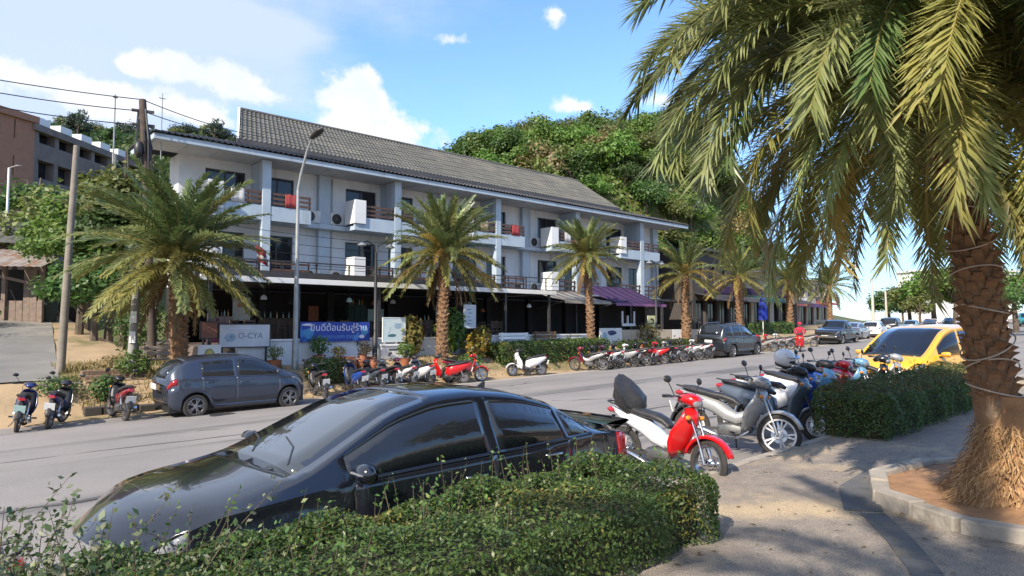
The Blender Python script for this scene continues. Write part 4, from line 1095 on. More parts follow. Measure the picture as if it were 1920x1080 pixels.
# dry grass on the banks
def grass(name, n, region, mats, h, seed):
    g = np.random.default_rng(seed); V = []
    s0, s1, t0, t1 = region
    S = g.uniform(s0, s1, n); T = g.uniform(t0, t1, n); Z = ground_z(S, T)
    keep = (np.sin(S * 1.9 + T) + np.sin(T * 2.7 - S * .8) + g.normal(0, .7, n)) > -.2
    S, T, Z = S[keep], T[keep], Z[keep]; n = len(S)
    a = g.uniform(0, 2 * PI, n); l = h * g.uniform(.4, 1.2, n); w = .012 + .012 * g.uniform(0, 1, n)
    P = np.stack([S, T, Z - .02], 1); d = np.stack([np.cos(a) * .45, np.sin(a) * .45, np.ones(n)], 1); d = unit(d); sd = np.stack([-np.sin(a), np.cos(a), np.zeros(n)], 1)
    V = np.stack([P - sd * w[:, None], P + sd * w[:, None], P + d * l[:, None] + sd * w[:, None] * .2, P + d * l[:, None] - sd * w[:, None] * .2], 1)
    tag(link_mesh(name, quads_mesh(name, V, mats)), 'patchy dry yellow grass on the bank across the road', 'grass', kind='stuff')
grass('dry_grass', 9000, (3.4, 9.5, 20.6, 26), leaf_mat('dry_grass_blades', [(.40, .30, .13), (.30, .24, .09), (.22, .20, .07), (.45, .36, .18)], .8, .3), .22, 71)
grass('dry_grass', 6000, (14, 30, 20.3, 22.8), MATS['dry_grass_blades'], .14, 72)
# loose bush with long twigs at the near left corner
def corner_bush():
    g = np.random.default_rng(81)
    root = thing('bush', 'loose twiggy bush with small pale leaves at the lower left corner', 'bush', (.25, 3.45, pave_z(.25, 3.4)))
    P = []; Nn = []; m = MB()
    for i in range(150):
        x, y = g.normal(-.02, .30), g.normal(.05, .28); l = g.uniform(.55, 1.10) * (1 if i % 3 else .8)
        d = np.array([g.normal(0, .40), g.normal(0, .35), 1.0]); d /= np.linalg.norm(d); b = g.normal(0, .22, 3); b[2] = 0
        pts = [np.array([x, y, 0]) + d * l * f + b * f * f for f in (0, .35, .7, 1)]
        m.tube(pts, [.005, .004, .003, .001], 4)
        k = int(l / .016)
        for j in range(k):
            f = .3 + .7 * (j + g.uniform(0, 1)) / k
            if f > 1: continue
            q = np.array([x, y, 0]) + d * l * f + b * f * f + g.normal(0, .018, 3)
            P.append(q); Nn.append(g.normal(0, 1, 3) + np.array([0, 0, .8]))
    P = np.array(P); Nn = np.array(Nn)
    tag(link_mesh('foliage', quads_mesh('foliage', leaf_quads(P, Nn, np.full(len(P), .036), .55, g), leaf_mat('corner_bush_leaves', [(.05, .10, .03), (.09, .14, .05), (.20, .22, .13), (.06, .11, .035), (.30, .28, .20)], .45, .3)), root), kind='stuff')
    tag(m.build('twigs', TWIG, root), kind='stuff')
corner_bush()
# ------------------------------------------------------------------ vehicles: lofted bodies
def lut(tab, x):
    return float(np.interp(x, [p[0] for p in tab], [p[1] for p in tab]))
def smooth_lut(tab, x):
    xs = [p[0] for p in tab]
    return sum(float(np.interp(x + d, xs, [p[1] for p in tab])) * w for d, w in ((-.10, .15), (-.05, .2), (0, .3), (.05, .2), (.10, .15)))
def wheel(root, x, y, r, w, side, detail=True, rimmat=None, name='wheel'):
    """wheel as part with tyre and rim; side +1 = outer face to +y"""
    W = bpy.data.objects.new(name, None); col.objects.link(W); W.parent = root; W.location = (x, y, r); W.empty_display_size = .1
    RX = Matrix.Rotation(R(-90 * side), 4, 'X')
    tp = [(r * .66, -w * .46), (r * .80, -w * .5), (r * .93, -w * .47), (r * .985, -w * .33), (r, 0), (r * .985, w * .33), (r * .93, w * .47), (r * .80, w * .5), (r * .66, w * .44)]
    MB().lathe(tp, 36 if detail else 18, RX).build('tyre', RUBBER, W, smooth=50)
    m = MB(); m.lathe([(r * .67, w * .44), (r * .64, w * .46), (r * .60, w * .36), (r * .60, -w * .4)], 32 if detail else 16, RX)
    m.lathe([(r * .60, -w * .05), (.01, -w * .05)], 20, RX, 1)
    ns = 5
    for i in range(ns):
        for d in ((-.13, .13) if detail else (0,)):
            a = 2 * PI * i / ns + d
            ca, sa = math.cos(a), math.sin(a)
            p0 = RX @ Vector((ca * r * .10, sa * r * .10, w * .40)); p1 = RX @ Vector((math.cos(a + d * .3) * r * .63, math.sin(a + d * .3) * r * .63, w * .42))
            m.beam(p0, p1, .030 if detail else .07, .02)
    m.lathe([(.0, w * .44), (r * .12, w * .44), (r * .17, w * .40), (r * .17, w * .2)], 14, RX)
    m.build('rim', [rimmat or ALLOY, BLACKP], W, smooth=40)
    return W
def car(P, name, label, cat, loc, rz, body, detail=True, group=None):
    root = thing(name, label, cat, loc, (P.get('pitch', 0), P.get('roll', 0), rz), group)
    L = P['L']; xr, xf = P['axles']; rw = P['rw']; arch = rw + .055
    xs = set(np.round(np.arange(-L / 2 + .12, L / 2 - .11, .11 if detail else .2), 3))
    xs |= {-L / 2, -L / 2 + .03, -L / 2 + .07, L / 2 - .07, L / 2 - .03, L / 2}
    for c in (xr, xf):
        xs |= {round(c + d * arch, 3) for d in (-1.02, -.995, -.94, -.8, -.6, -.35, 0, .35, .6, .8, .94, .995, 1.02)}
    for rg in P['windows'] + P['doors'] + [P['ws'], P['rear']]: xs |= set(rg)
    xs |= {P['hl'], P['tl']}
    xs = sorted(xs); out = [xs[0]]
    keep = {v for rg in P['windows'] + P['doors'] + [P['ws'], P['rear']] for v in rg} | {P['hl'], P['tl']}
    for x in xs[1:]:
        if x - out[-1] < .018:
            if x in keep and out[-1] not in keep: out[-1] = x
            elif x in keep: out.append(x)
            continue
        out.append(x)
    xs = out
    rings = []
    fq = (0, .14, .34, .58, .80, .93, 1.0)
    for x in xs:
        zt = smooth_lut(P['top'], x); zb = min(smooth_lut(P['belt'], x), zt - .03); wb = smooth_lut(P['wbelt'], x); wt = min(smooth_lut(P['wtop'], x), wb * .97)
        zl = lut(P['sill'], x)
        for c in (xr, xf):
            d = abs(x - c)
            if d < arch: zl = max(zl, rw + math.sqrt(max(0, arch ** 2 - d ** 2)))
        zl = min(zl, zb - .12)
        pts = []
        for f in fq:
            h = zl + f * (zb - zl); q = min(1, max(0, (h - .18) / max(.1, zb - .18)))
            y = wb * (.955 + .045 * math.sin(PI * min(1, q * 1.15) ** .9) - .03 * max(0, .25 - q) * 4 * .5) + (.012 if abs(q - .72) < .1 else 0)
            if f == 1.0: y = wb * .955
            pts.append((y, h))
        ze = max(zt - P.get('crown', .055), zb + .012)
        pts.append((wb * .935, zb + min(.022, (ze - zb) * .2)))
        yg = wb * .935 + (wt - wb * .935) * .86; zg = zb + (ze - zb) * .88
        pts.append((yg, zg)); pts.append((wt, ze)); pts.append((wt * .86, ze + (zt - ze) * .55)); pts.append((wt * .45, ze + (zt - ze) * .9)); pts.append((0, zt))
        # bow the ends in plan
        nose = max(0, (x - (L / 2 - .55)) / .55); tail = max(0, (-x - (L / 2 - .45)) / .45)
        ring = []
        for (y, z) in pts:
            xx = x - nose * P.get('bow', .22) * (y / wb) ** 2 + tail * P.get('bowr', .14) * (y / wb) ** 2
            ring.append((xx, y, z))
        rings.append(ring)
    K = len(rings[0])
    sel = {}
    def put(key, quad): sel.setdefault(key, []).append(quad)
    def rg(x, pair): return pair[0] - 1e-6 <= x <= pair[1] + 1e-6
    for i in range(len(xs) - 1):
        xm = (xs[i] + xs[i + 1]) / 2
        for k in range(K - 1):
            for sd in (1, -1):
                q = [rings[i][k], rings[i + 1][k], rings[i + 1][k + 1], rings[i][k + 1]]
                if sd < 0: q = [(p[0], -p[1], p[2]) for p in q][::-1]
                key = ('body',)
                if k == 7:
                    for n, w in enumerate(P['windows']):
                        if rg(xm, w): key = ('window', n, sd)
                elif k in (10, 11) or (k == 9 and P.get('wide_ws')):
                    if rg(xm, P['ws']): key = ('windscreen',)
                    elif rg(xm, P['rear']): key = ('rear_window',)
                elif k <= 5:
                    for n, w in enumerate(P['doors']):
                        if rg(xm, w) and k >= 1: key = ('door', n, sd)
                    if xm > P['hl'] and k in (4, 5): key = ('headlight', sd)
                    if xm < P['tl'] and k in P.get('tlk', (4, 5)): key = ('taillight', sd)
                put(key, q)
    # end caps
    for i, fl in ((0, 1), (len(xs) - 1, 0)):
        for k in range(K - 1):
            a, b = rings[i][k], rings[i][k + 1]
            q = [a, b, (b[0], -b[1], b[2]), (a[0], -a[1], a[2])]
            if fl: q = q[::-1]
            key = ('grille',) if (not fl and k in P.get('grillek', (1, 2))) else ('body',)
            put(key, q)
    made = {}
    for key, quads in sel.items():
        vid = {}; V = []; F = []
        for q in quads:
            f = []
            for p in q:
                kx = (round(p[0], 4), round(p[1], 4), round(p[2], 4))
                if kx not in vid: vid[kx] = len(V); V.append(kx)
                if vid[kx] not in f: f.append(vid[kx])
            if len(f) >= 3: F.append(f)
        m = MB(); m.v = V; m.f = F; m.m = [0] * len(F)
        nm = {'window': 'side_window'}.get(key[0], key[0])
        mt = {'body': body, 'window': GLASS, 'windscreen': P.get('glass', GLASS), 'rear_window': P.get('glass', GLASS), 'door': body, 'headlight': LENS, 'taillight': REDLENS, 'grille': BLACKP}[key[0]]
        o = m.build(nm, mt, root, smooth=45 if key[0] != 'body' else 40)
        md = o.modifiers.new('solid', 'SOLIDIFY'); md.thickness = .012; md.offset = -1
        made[key] = o
    # door seams and handles
    if detail:
        for n, w in enumerate(P['doors']):
            for sd in (1, -1):
                d = made[('door', n, sd)]
                m = MB()
                for x in w:
                    i = min(range(len(xs)), key=lambda j: abs(xs[j] - x))
                    m.tube([(p[0], sd * (p[1] + .001), p[2]) for p in rings[i][1:7]], .0045, 4)
                lo = [rings[j][1] for j in range(len(xs)) if rg(xs[j], w)]
                m.tube([(p[0], sd * (p[1] + .001), p[2]) for p in lo], .0045, 4)
                m.build('door_seam', BLACKP, d)
                xh = w[0] + .20 if P.get('handle_rear', True) else w[0] + .2
                i = min(range(len(xs)), key=lambda j: abs(xs[j] - xh)); p = rings[i][4]; p2 = rings[min(i + 1, len(xs) - 1)][4]
                y = p[1] + .022; z = p[2] + .015
                h = MB().tube([(xh - .10, sd * (y - .022), z), (xh - .085, sd * y, z), (xh + .085, sd * y, z), (xh + .10, sd * (y - .022), z)], [.008, .013, .013, .008], 8)
                h.build('handle', CHROME if P.get('chrome') else body, d, smooth=50)
        # waistline trim and pillar cover
        for sd in (1, -1):
            m = MB()
            w0 = min(w[0] for w in P['windows']) - .03; w1 = max(w[1] for w in P['windows']) + .03
            m.tube([(r[7][0], sd * (r[7][1] + .006), r[7][2] - .004) for x, r in zip(xs, rings) if w0 <= x <= w1], .009, 5)
            m.build('window_trim', BLACKP, root, smooth=50)
        # wipers
        x0 = P['ws'][1] - .06
        for y in (.45, -.15):
            i = min(range(len(xs)), key=lambda j: abs(xs[j] - x0))
            zz = lambda xx, yy: smooth_lut(P['top'], xx) - .02 * (abs(yy) / .6) ** 2 + .012
            MB().tube([(x0 + .02, y, zz(x0 + .02, y)), (x0 - .12, y - .24, zz(x0 - .12, y - .24)), (x0 - .18, y - .5, zz(x0 - .18, y - .5))], .008, 5).build('wiper', BLACKP, root)
    MB().box(-L / 2 + .18, L / 2 - .22, -P['hw'] + .16, P['hw'] - .16, .17, P.get('floor', .56)).build('underbody', BLACKP, root)
    # mirrors
    xm = P['mirror'][0]; zm = P['mirror'][1]
    for sd in (1, -1):
        mm = MB(); y0 = P['hw'] * .935 
        mm.tube([(xm, sd * (y0 - .03), zm - .02), (xm, sd * (y0 + .06), zm)], .022, 6)
        rr = []
        for (f, sc) in ((0, .35), (.12, .8), (.5, 1), (.88, .9), (1, .5)):
            ring = []
            for j in range(12):
                a = 2 * PI * j / 12
                ring.append((xm + .055 * math.cos(a) * sc + .01, sd * (y0 + .05 + .19 * f), zm + .02 + .068 * math.sin(a) * sc))
            rr.append(ring)
        mm.rings(rr)
        mo = mm.build('mirror', P.get('mirrormat', body), root, smooth=60)
        if detail:
            MB().box(xm + .050, xm + .066, sd * (y0 + .07) if sd > 0 else sd * (y0 + .22), sd * (y0 + .22) if sd > 0 else sd * (y0 + .07), zm + .018, zm + .030).build('indicator', LENS, mo)
            MB().box(xm - .052, xm - .046, min(sd * (y0 + .07), sd * (y0 + .21)), max(sd * (y0 + .07), sd * (y0 + .21)), zm - .03, zm + .07).build('mirror_glass', GLASS, mo)
    for x in (xr, xf):
        for sd in (1, -1): wheel(root, x, sd * (P['hw'] - .105), rw, .20, sd, detail, P.get('rim'))
    # plates
    zp = P.get('plate', (.50, .45))
    MB().box(-L / 2 - .022, -L / 2 - .006, -.22, .22, zp[0], zp[0] + .14).build('number_plate', PLATE, root)
    if P.get('front_plate', True): MB().box(L / 2 + .006, L / 2 + .022, -.22, .22, zp[1], zp[1] + .14).build('number_plate', PLATE, root)
    return root, rings, xs, made

SEDAN = dict(L=4.44, hw=.848, axles=(-1.28, 1.32), rw=.305, chrome=True, crown=.06,
    top=[(-2.22, .86), (-2.15, .99), (-1.95, 1.045), (-1.62, 1.065), (-1.45, 1.12), (-1.0, 1.325), (-.6, 1.43), (-.15, 1.472), (.25, 1.45), (.62, 1.35), (1.28, 1.00), (1.42, .955), (1.9, .86), (2.12, .76), (2.2, .66), (2.22, .60)],
    belt=[(-2.22, .80), (-2.15, .92), (-1.9, .985), (-1.4, 1.0), (-.6, .965), (.4, .93), (1.2, .89), (1.7, .81), (2.05, .71), (2.22, .55)],
    wbelt=[(-2.22, .66), (-2.1, .775), (-1.7, .835), (-1.0, .848), (1.0, .848), (1.6, .82), (2.0, .74), (2.15, .64), (2.22, .55)],
    wtop=[(-2.22, .55), (-2.0, .68), (-1.6, .66), (-1.2, .60), (-.6, .57), (.2, .57), (.6, .60), (1.1, .69), (1.4, .72), (1.9, .66), (2.22, .45)],
    sill=[(-2.22, .34), (-2.0, .24), (-1.8, .21), (1.8, .20), (2.1, .20), (2.22, .27)],
    windows=[(-1.30, -1.02), (-.97, -.24), (-.14, 1.02)], doors=[(-1.02, -.19), (-.19, .98)], ws=(.30, 1.32), rear=(-1.50, -.72),
    hl=1.90, tl=-1.80, tlk=(3, 4, 5), mirror=(.92, .99), plate=(.62, .40))
HATCH = dict(L=3.85, hw=.848, axles=(-1.17, 1.25), rw=.30, crown=.07,
    top=[(-1.925, .80), (-1.90, 1.0), (-1.80, 1.15), (-1.55, 1.36), (-1.30, 1.455), (-.7, 1.50), (0, 1.51), (.38, 1.46), (.65, 1.34), (1.15, 1.06), (1.32, 1.0), (1.7, .90), (1.86, .80), (1.925, .66)],
    belt=[(-1.925, .75), (-1.85, .97), (-1.5, 1.02), (-.6, .99), (.4, .95), (1.1, .92), (1.5, .85), (1.8, .76), (1.925, .6)],
    wbelt=[(-1.925, .68), (-1.8, .79), (-1.4, .845), (-.8, .848), (.9, .848), (1.4, .83), (1.7, .75), (1.85, .66), (1.925, .58)],
    wtop=[(-1.925, .60), (-1.7, .62), (-1.3, .60), (-.6, .59), (.2, .59), (.6, .61), (1.1, .69), (1.5, .70), (1.925, .5)],
    sill=[(-1.925, .36), (-1.75, .25), (-1.55, .22), (1.55, .2), (1.8, .2), (1.925, .27)],
    windows=[(-1.02, -.22), (-.12, .92)], doors=[(-1.02, -.17), (-.17, .95)], ws=(.42, 1.18), rear=(-1.86, -1.38),
    hl=1.34, tl=-1.62, tlk=(4, 5), mirror=(.85, 1.03), plate=(.72, .40))
SUV = dict(L=4.75, hw=.93, axles=(-1.38, 1.40), rw=.375, crown=.06, bow=.16,
    top=[(-2.375, .95), (-2.34, 1.2), (-2.22, 1.5), (-2.05, 1.74), (-1.6, 1.81), (-.4, 1.84), (.1, 1.80), (.4, 1.68), (1.0, 1.27), (1.2, 1.20), (1.9, 1.12), (2.25, 1.03), (2.375, .85)],
    belt=[(-2.375, .9), (-2.3, 1.12), (-1.9, 1.19), (-.6, 1.17), (.6, 1.13), (1.2, 1.10), (1.9, 1.03), (2.25, .95), (2.375, .7)],
    wbelt=[(-2.375, .80), (-2.2, .90), (-1.5, .93), (1.2, .93), (1.8, .91), (2.2, .84), (2.375, .7)],
    wtop=[(-2.375, .70), (-2.1, .70), (-1.5, .68), (0, .68), (.4, .70), (1.0, .80), (1.5, .80), (2.375, .6)],
    sill=[(-2.375, .45), (-2.2, .36), (2.2, .34), (2.375, .42)],
    windows=[(-2.0, -1.32), (-1.24, -.36), (-.26, .85)], doors=[(-1.28, -.31), (-.31, .90)], ws=(.18, 1.08), rear=(-2.30, -2.0),
    hl=1.95, tl=-2.12, tlk=(4, 5), mirror=(.80, 1.22), plate=(.85, .55), floor=.7)
PICKUP = dict(L=5.15, hw=.92, axles=(-1.62, 1.45), rw=.375, crown=.05, bow=.14, grillek=(1, 2, 3, 4),
    top=[(-2.575, 1.02), (-2.5, 1.06), (-1.0, 1.08), (-.78, 1.12), (-.66, 1.62), (-.5, 1.74), (0, 1.76), (.35, 1.68), (.95, 1.27), (1.15, 1.18), (1.9, 1.12), (2.45, 1.04), (2.575, .85)],
    belt=[(-2.575, .98), (-2.3, 1.03), (-.6, 1.08), (.6, 1.09), (1.2, 1.08), (1.9, 1.03), (2.4, .96), (2.575, .7)],
    wbelt=[(-2.575, .88), (-2.3, .91), (1.2, .92), (1.9, .90), (2.3, .84), (2.575, .72)],
    wtop=[(-2.575, .84), (-1.2, .84), (-.6, .68), (0, .66), (.4, .69), (1.0, .79), (1.6, .8), (2.575, .62)],
    sill=[(-2.575, .55), (-2.3, .46), (2.2, .36), (2.575, .45)],
    windows=[(-.62, .08), (.16, .85)], doors=[(-.66, .12), (.12, .88)], ws=(.22, 1.02), rear=(-.78, -.62),
    hl=2.1, tl=-2.35, tlk=(3, 4, 5), mirror=(.80, 1.18), plate=(.62, .55), floor=.7)
VAN = dict(L=4.6, hw=.87, axles=(-1.35, 1.42), rw=.33, crown=.07, bow=.22, wide_ws=False, grillek=(1, 2, 3),
    top=[(-2.3, .95), (-2.26, 1.3), (-2.15, 1.65), (-1.9, 1.78), (-.6, 1.83), (.35, 1.80), (.75, 1.68), (1.60, 1.12), (1.75, 1.05), (2.1, .95), (2.25, .82), (2.3, .66)],
    belt=[(-2.3, .9), (-2.2, 1.05), (-1.5, 1.09), (.6, 1.03), (1.4, .98), (1.9, .90), (2.2, .78), (2.3, .6)],
    wbelt=[(-2.3, .76), (-2.1, .85), (-1.5, .87), (1.2, .87), (1.7, .84), (2.05, .75), (2.3, .58)],
    wtop=[(-2.3, .66), (-2.0, .68), (0, .68), (.7, .70), (1.4, .76), (1.8, .74), (2.3, .5)],
    sill=[(-2.3, .38), (-2.1, .26), (2.0, .22), (2.3, .30)],
    windows=[(-1.95, -1.0), (-.90, .10), (.20, 1.20)], doors=[(-.95, .15), (.15, 1.22)], ws=(.48, 1.66), rear=(-2.24, -1.95),
    hl=1.78, tl=-2.05, tlk=(4, 5), mirror=(1.20, 1.10), plate=(.7, .42))

PBLACK = paint('paint_black', (.0085, .010, .016), .16, 1.0)
PNAVY = paint('paint_blue_grey', (.042, .052, .080), .26, .8, .35)
PGREY = paint('paint_dark_grey', (.022, .028, .036), .28, .8, .3)
PBLK2 = paint('paint_dark', (.02, .02, .022), .22, .8)
PYEL = paint('paint_yellow', (.78, .40, .02), .3, .7)
PSIL = paint('paint_silver', (.42, .43, .45), .3, .7, .5)
PWHT = paint('paint_white', (.72, .72, .72), .3, .7)
PRED = paint('paint_red', (.52, .012, .018), .22, .9)
WSG = pm('windscreen_glass', (.03, .035, .04), (.045, .05, .055), .7, .04, spec=1.0, coat=1.0)

def road_pt(s, t, dz=0.0): return (s, t, rz_(s, t) + dz)
SEDAN['glass'] = WSG
for key in ('top', 'belt', 'wtop'): SEDAN[key] = [(x - .13 * float(sm(-1.7, -1.0, x) * sm(1.9, 1.2, x)), v) for x, v in SEDAN[key]]
SEDAN.update(front_plate=False, windows=[(-1.42, -1.14), (-1.09, -.37), (-.27, .89)], doors=[(-1.14, -.32), (-.32, .86)], ws=(.17, 1.19), rear=(-1.58, -.85), mirror=(.86, .97))
SLOPE = math.atan(.021)
# black sedan in the foreground, nose towards -x; its left flank to the near kerb
sed, rings, xs, made = car(SEDAN, 'black_sedan', 'glossy black sedan parked at the near kerb behind the foreground hedge', 'car', (3.24, 5.06, -2.01), PI, PBLACK)
sed.rotation_euler = (0, R(-1.0), PI + R(1.0)); sed.scale = (1.10, 1.04, 1.0)
# lip spoiler on the boot, fin on the roof, bumper reflector
rows = []
for j in range(13):
    y = -.70 + 1.40 * j / 12; b = .07 * (y / .7) ** 2
    rows.append([(-1.80 + b, y, 1.055), (-1.92 + b, y, 1.078), (-2.12 + b, y, 1.090), (-2.17 + b, y, 1.070), (-2.06 + b, y, 1.035)])
MB().grid(rows, closed=True).build('spoiler', PBLACK, sed, smooth=50)
MB().rings([[(-.84, -.025, 1.35), (-.70, -.025, 1.40), (-.70, .025, 1.40), (-.84, .025, 1.35)], [(-.85, -.01, 1.42), (-.78, -.01, 1.44), (-.78, .01, 1.44), (-.85, .01, 1.42)], [(-.86, -.004, 1.475), (-.83, -.004, 1.475), (-.83, .004, 1.475), (-.86, .004, 1.475)]]).build('antenna_fin', BLACKP, sed, smooth=40)
m = MB()
pass
MB().box(.90, 1.18, -.60, .60, .955, .972).build('scuttle', BLACKP, sed)
# hatchback across the road
hat, *_ = car(HATCH, 'blue_grey_hatchback', 'blue-grey hatchback parked across the road under the large left palm', 'car', (6.55, 18.62, rz_(6.55, 18.6)), 0, PNAVY)
hat.rotation_euler = (R(2.0), -SLOPE, R(0))
suv, *_ = car(SUV, 'grey_suv', 'dark grey sports utility vehicle parked across the road, seen from its rear corner', 'car', (34.2, 19.7, rz_(34.2, 19.6)), R(2), PGREY, True)
suv.rotation_euler = (R(2.0), -SLOPE, R(2))
m = MB()
for y in (-.62, .62): m.tube([(-1.7, y, 1.80), (-1.6, y, 1.86), (-.2, y, 1.88), (-.1, y, 1.84)], .02, 6)
m.build('roof_rail', ALLOY, suv, smooth=50)
pk, *_ = car(PICKUP, 'black_pickup', 'black pickup truck with bright bumper parked nose towards the camera across the road', 'pickup truck', (51.5, 20.9, rz_(51.5, 20.9)), PI + R(4), PBLK2, True)
pk.rotation_euler = (R(-2), SLOPE, PI + R(4))
MB().box(2.56, 2.66, -.82, .82, .52, .66).build('bumper', CHROME, pk, bevel=.03)
MB().box(-2.5, -.85, -.78, .78, 1.06, 1.10).build('bed_cover', BLACKP, pk)
tx, *_ = car(VAN, 'yellow_taxi', 'yellow taxi van facing the camera beyond the right hand hedge', 'taxi', (18.1, 5.25, rz_(17.5, 5.5)), PI + R(-7), PYEL, True)
tx.rotation_euler = (0, SLOPE, PI + R(-9)); tx.scale = (1, 1, .87)
# distant traffic: copies of two simple cars
PSEDAN, *_ = car(SEDAN, 'parked_car', 'x', 'car', (0, 0, -50), 0, PSIL, False, 'cars parked far down the road')
PHATCH, *_ = car(HATCH, 'parked_car', 'x', 'car', (0, 0, -50), 0, PWHT, False, 'cars parked far down the road')
PSUV, *_ = car(SUV, 'parked_car', 'x', 'car', (0, 0, -50), 0, PWHT, False, 'cars parked far down the road')
PBLUE = paint('paint_light_blue', (.16, .28, .40), .3, .7)
PTEAL = paint('paint_teal', (.03, .22, .24), .3, .7)
tab = child_table(); used = set()
FARC = [(PSEDAN, PSIL, 60.5, 20.4, 0, 'silver sedan parked just beyond the black pickup'), (PHATCH, PWHT, 67, 20.2, 0, 'white hatchback parked beyond the silver sedan'),
        (PSUV, PGREY, 76, 20.2, 0, 'dark sports utility vehicle parked by the farthest palm'), (PHATCH, PBLUE, 86, 19.5, 0, 'pale blue hatchback parked far down the left kerb'),
        (PSEDAN, PWHT, 74, 12.0, PI, 'white sedan approaching in the middle of the far road'), (PSUV, PBLK2, 61, 11.0, 0, 'dark vehicle driving away in the middle of the road'),
        (PHATCH, PSIL, 84, 14.0, 0, 'silver hatchback driving away on the far road'), (PSUV, PWHT, 98, 11.0, PI, 'tall white vehicle approaching on the far road'),
        (PSEDAN, PTEAL, 92, 6.0, PI, 'teal sedan parked far along the near kerb'), (PSUV, PTEAL, 112, 7, PI, 'teal van shape far along the near kerb'),
        (PSEDAN, PSIL, 82, 6.2, PI, 'silver sedan parked far along the near kerb'), (PHATCH, PWHT, 72, 6.4, PI, 'white hatchback parked along the near kerb beyond the taxi'),
        (PSEDAN, PBLK2, 104, 18.5, 0, 'black sedan parked at the far left kerb'), (PSEDAN, PWHT, 118, 18, 0, 'white sedan parked at the far bend'),
        (PHATCH, PSIL, 122, 12.5, PI, 'silver hatchback approaching round the far bend'), (PSUV, PSIL, 132, 9, PI, 'silver tall vehicle at the far bend'), (PSEDAN, PBLUE, 140, 14, 0, 'pale blue sedan at the far end of the road'), (PHATCH, PRED, 128, 18, 0, 'red hatchback at the far end of the left kerb')]
for src, pt, s, tt, rz, lab in FARC:
    o = src if src.name not in used else copy_tree(src, tab)
    used.add(src.name)
    t = tt + float(road_off(s)); rot = math.atan(.0032 * max(0, s - 20))
    o.location = (s, t, rz_(s, t)); o.rotation_euler = (0, -SLOPE if rz == 0 else SLOPE, rz + rot); o['label'] = lab
    for c in kids(o):
        if c.type == 'MESH' and c.material_slots and c.data.name.split('.')[0] in ('body', 'door', 'mirror'): set_mat(c, 0, pt)
# ------------------------------------------------------------------ motorcycles
def ellipsoid(mb, c, r, n=12, k=7, mat=0, M=None):
    rows = []
    for i in range(k + 1):
        th = PI * i / k
        ring = []
        for j in range(n):
            a = 2 * PI * j / n
            v = Vector((c[0] + r[0] * math.sin(th) * math.cos(a), c[1] + r[1] * math.sin(th) * math.sin(a), c[2] + r[2] * math.cos(th)))
            ring.append(M @ v if M is not None else v)
        rows.append(ring)
    mb.rings(rows, True, False, mat)
def moto_wheel(root, x, r, w, spokes, rimmat, steer=None):
    W = bpy.data.objects.new('wheel', None); col.objects.link(W); W.parent = root; W.location = (x, 0, r); W.empty_display_size = .1
    if steer: W.rotation_euler = (0, 0, steer)
    RX = Matrix.Rotation(R(-90), 4, 'X')
    ri = r - w * .95
    MB().lathe([(ri, -w * .32), (ri + w * .2, -w * .48), (r - w * .25, -w * .46), (r, 0), (r - w * .25, w * .46), (ri + w * .2, w * .48), (ri, w * .32)], 30, RX).build('tyre', RUBBER, W, smooth=50)
    m = MB(); m.lathe([(ri + .004, -w * .34), (ri - .022, -w * .28), (ri - .022, w * .28), (ri + .004, w * .34)], 30, RX)
    m.lathe([(.0, -.05), (.05, -.05), (.055, -.03), (.055, .03), (.05, .05), (0, .05)], 14, RX)
    if spokes == 'wire':
        for i in range(16):
            a = 2 * PI * i / 16; s = 1 if i % 2 else -1; b = a + .35 * (1 if (i // 2) % 2 else -1)
            m.tube([RX @ Vector((.05 * math.cos(a), .05 * math.sin(a), .03 * s)), RX @ Vector(((ri - .01) * math.cos(b), (ri - .01) * math.sin(b), 0))], .0028, 4)
    else:
        for i in range(5):
            a = 2 * PI * i / 5
            for d in (-.16, .16):
                m.beam(RX @ Vector((.04 * math.cos(a), .04 * math.sin(a), 0)), RX @ Vector(((ri - .012) * math.cos(a + d), (ri - .012) * math.sin(a + d), 0)), .022, .022)
    m.build('rim', rimmat, W, smooth=40)
    d = MB(); d.lathe([(.06, .058), (.105, .058), (.105, .062), (.06, .062)], 20, RX); d.build('brake_disc', CHROME, W)
    return W
def arc_fender(x, zc, r, a0, a1, w, n=12):
    rows = []
    for i in range(n + 1):
        a = R(a0 + (a1 - a0) * i / n); tw = w * (1 - .35 * abs(i / n - .5) * 2)
        c, s = math.cos(a), math.sin(a)
        rows.append([(x + (r - .035) * c, -tw, zc + (r - .035) * s), (x + r * c, -tw * .8, zc + r * s), (x + (r + .012) * c, 0, zc + (r + .012) * s), (x + r * c, tw * .8, zc + r * s), (x + (r - .035) * c, tw, zc + (r - .035) * s)])
    return MB().grid(rows)
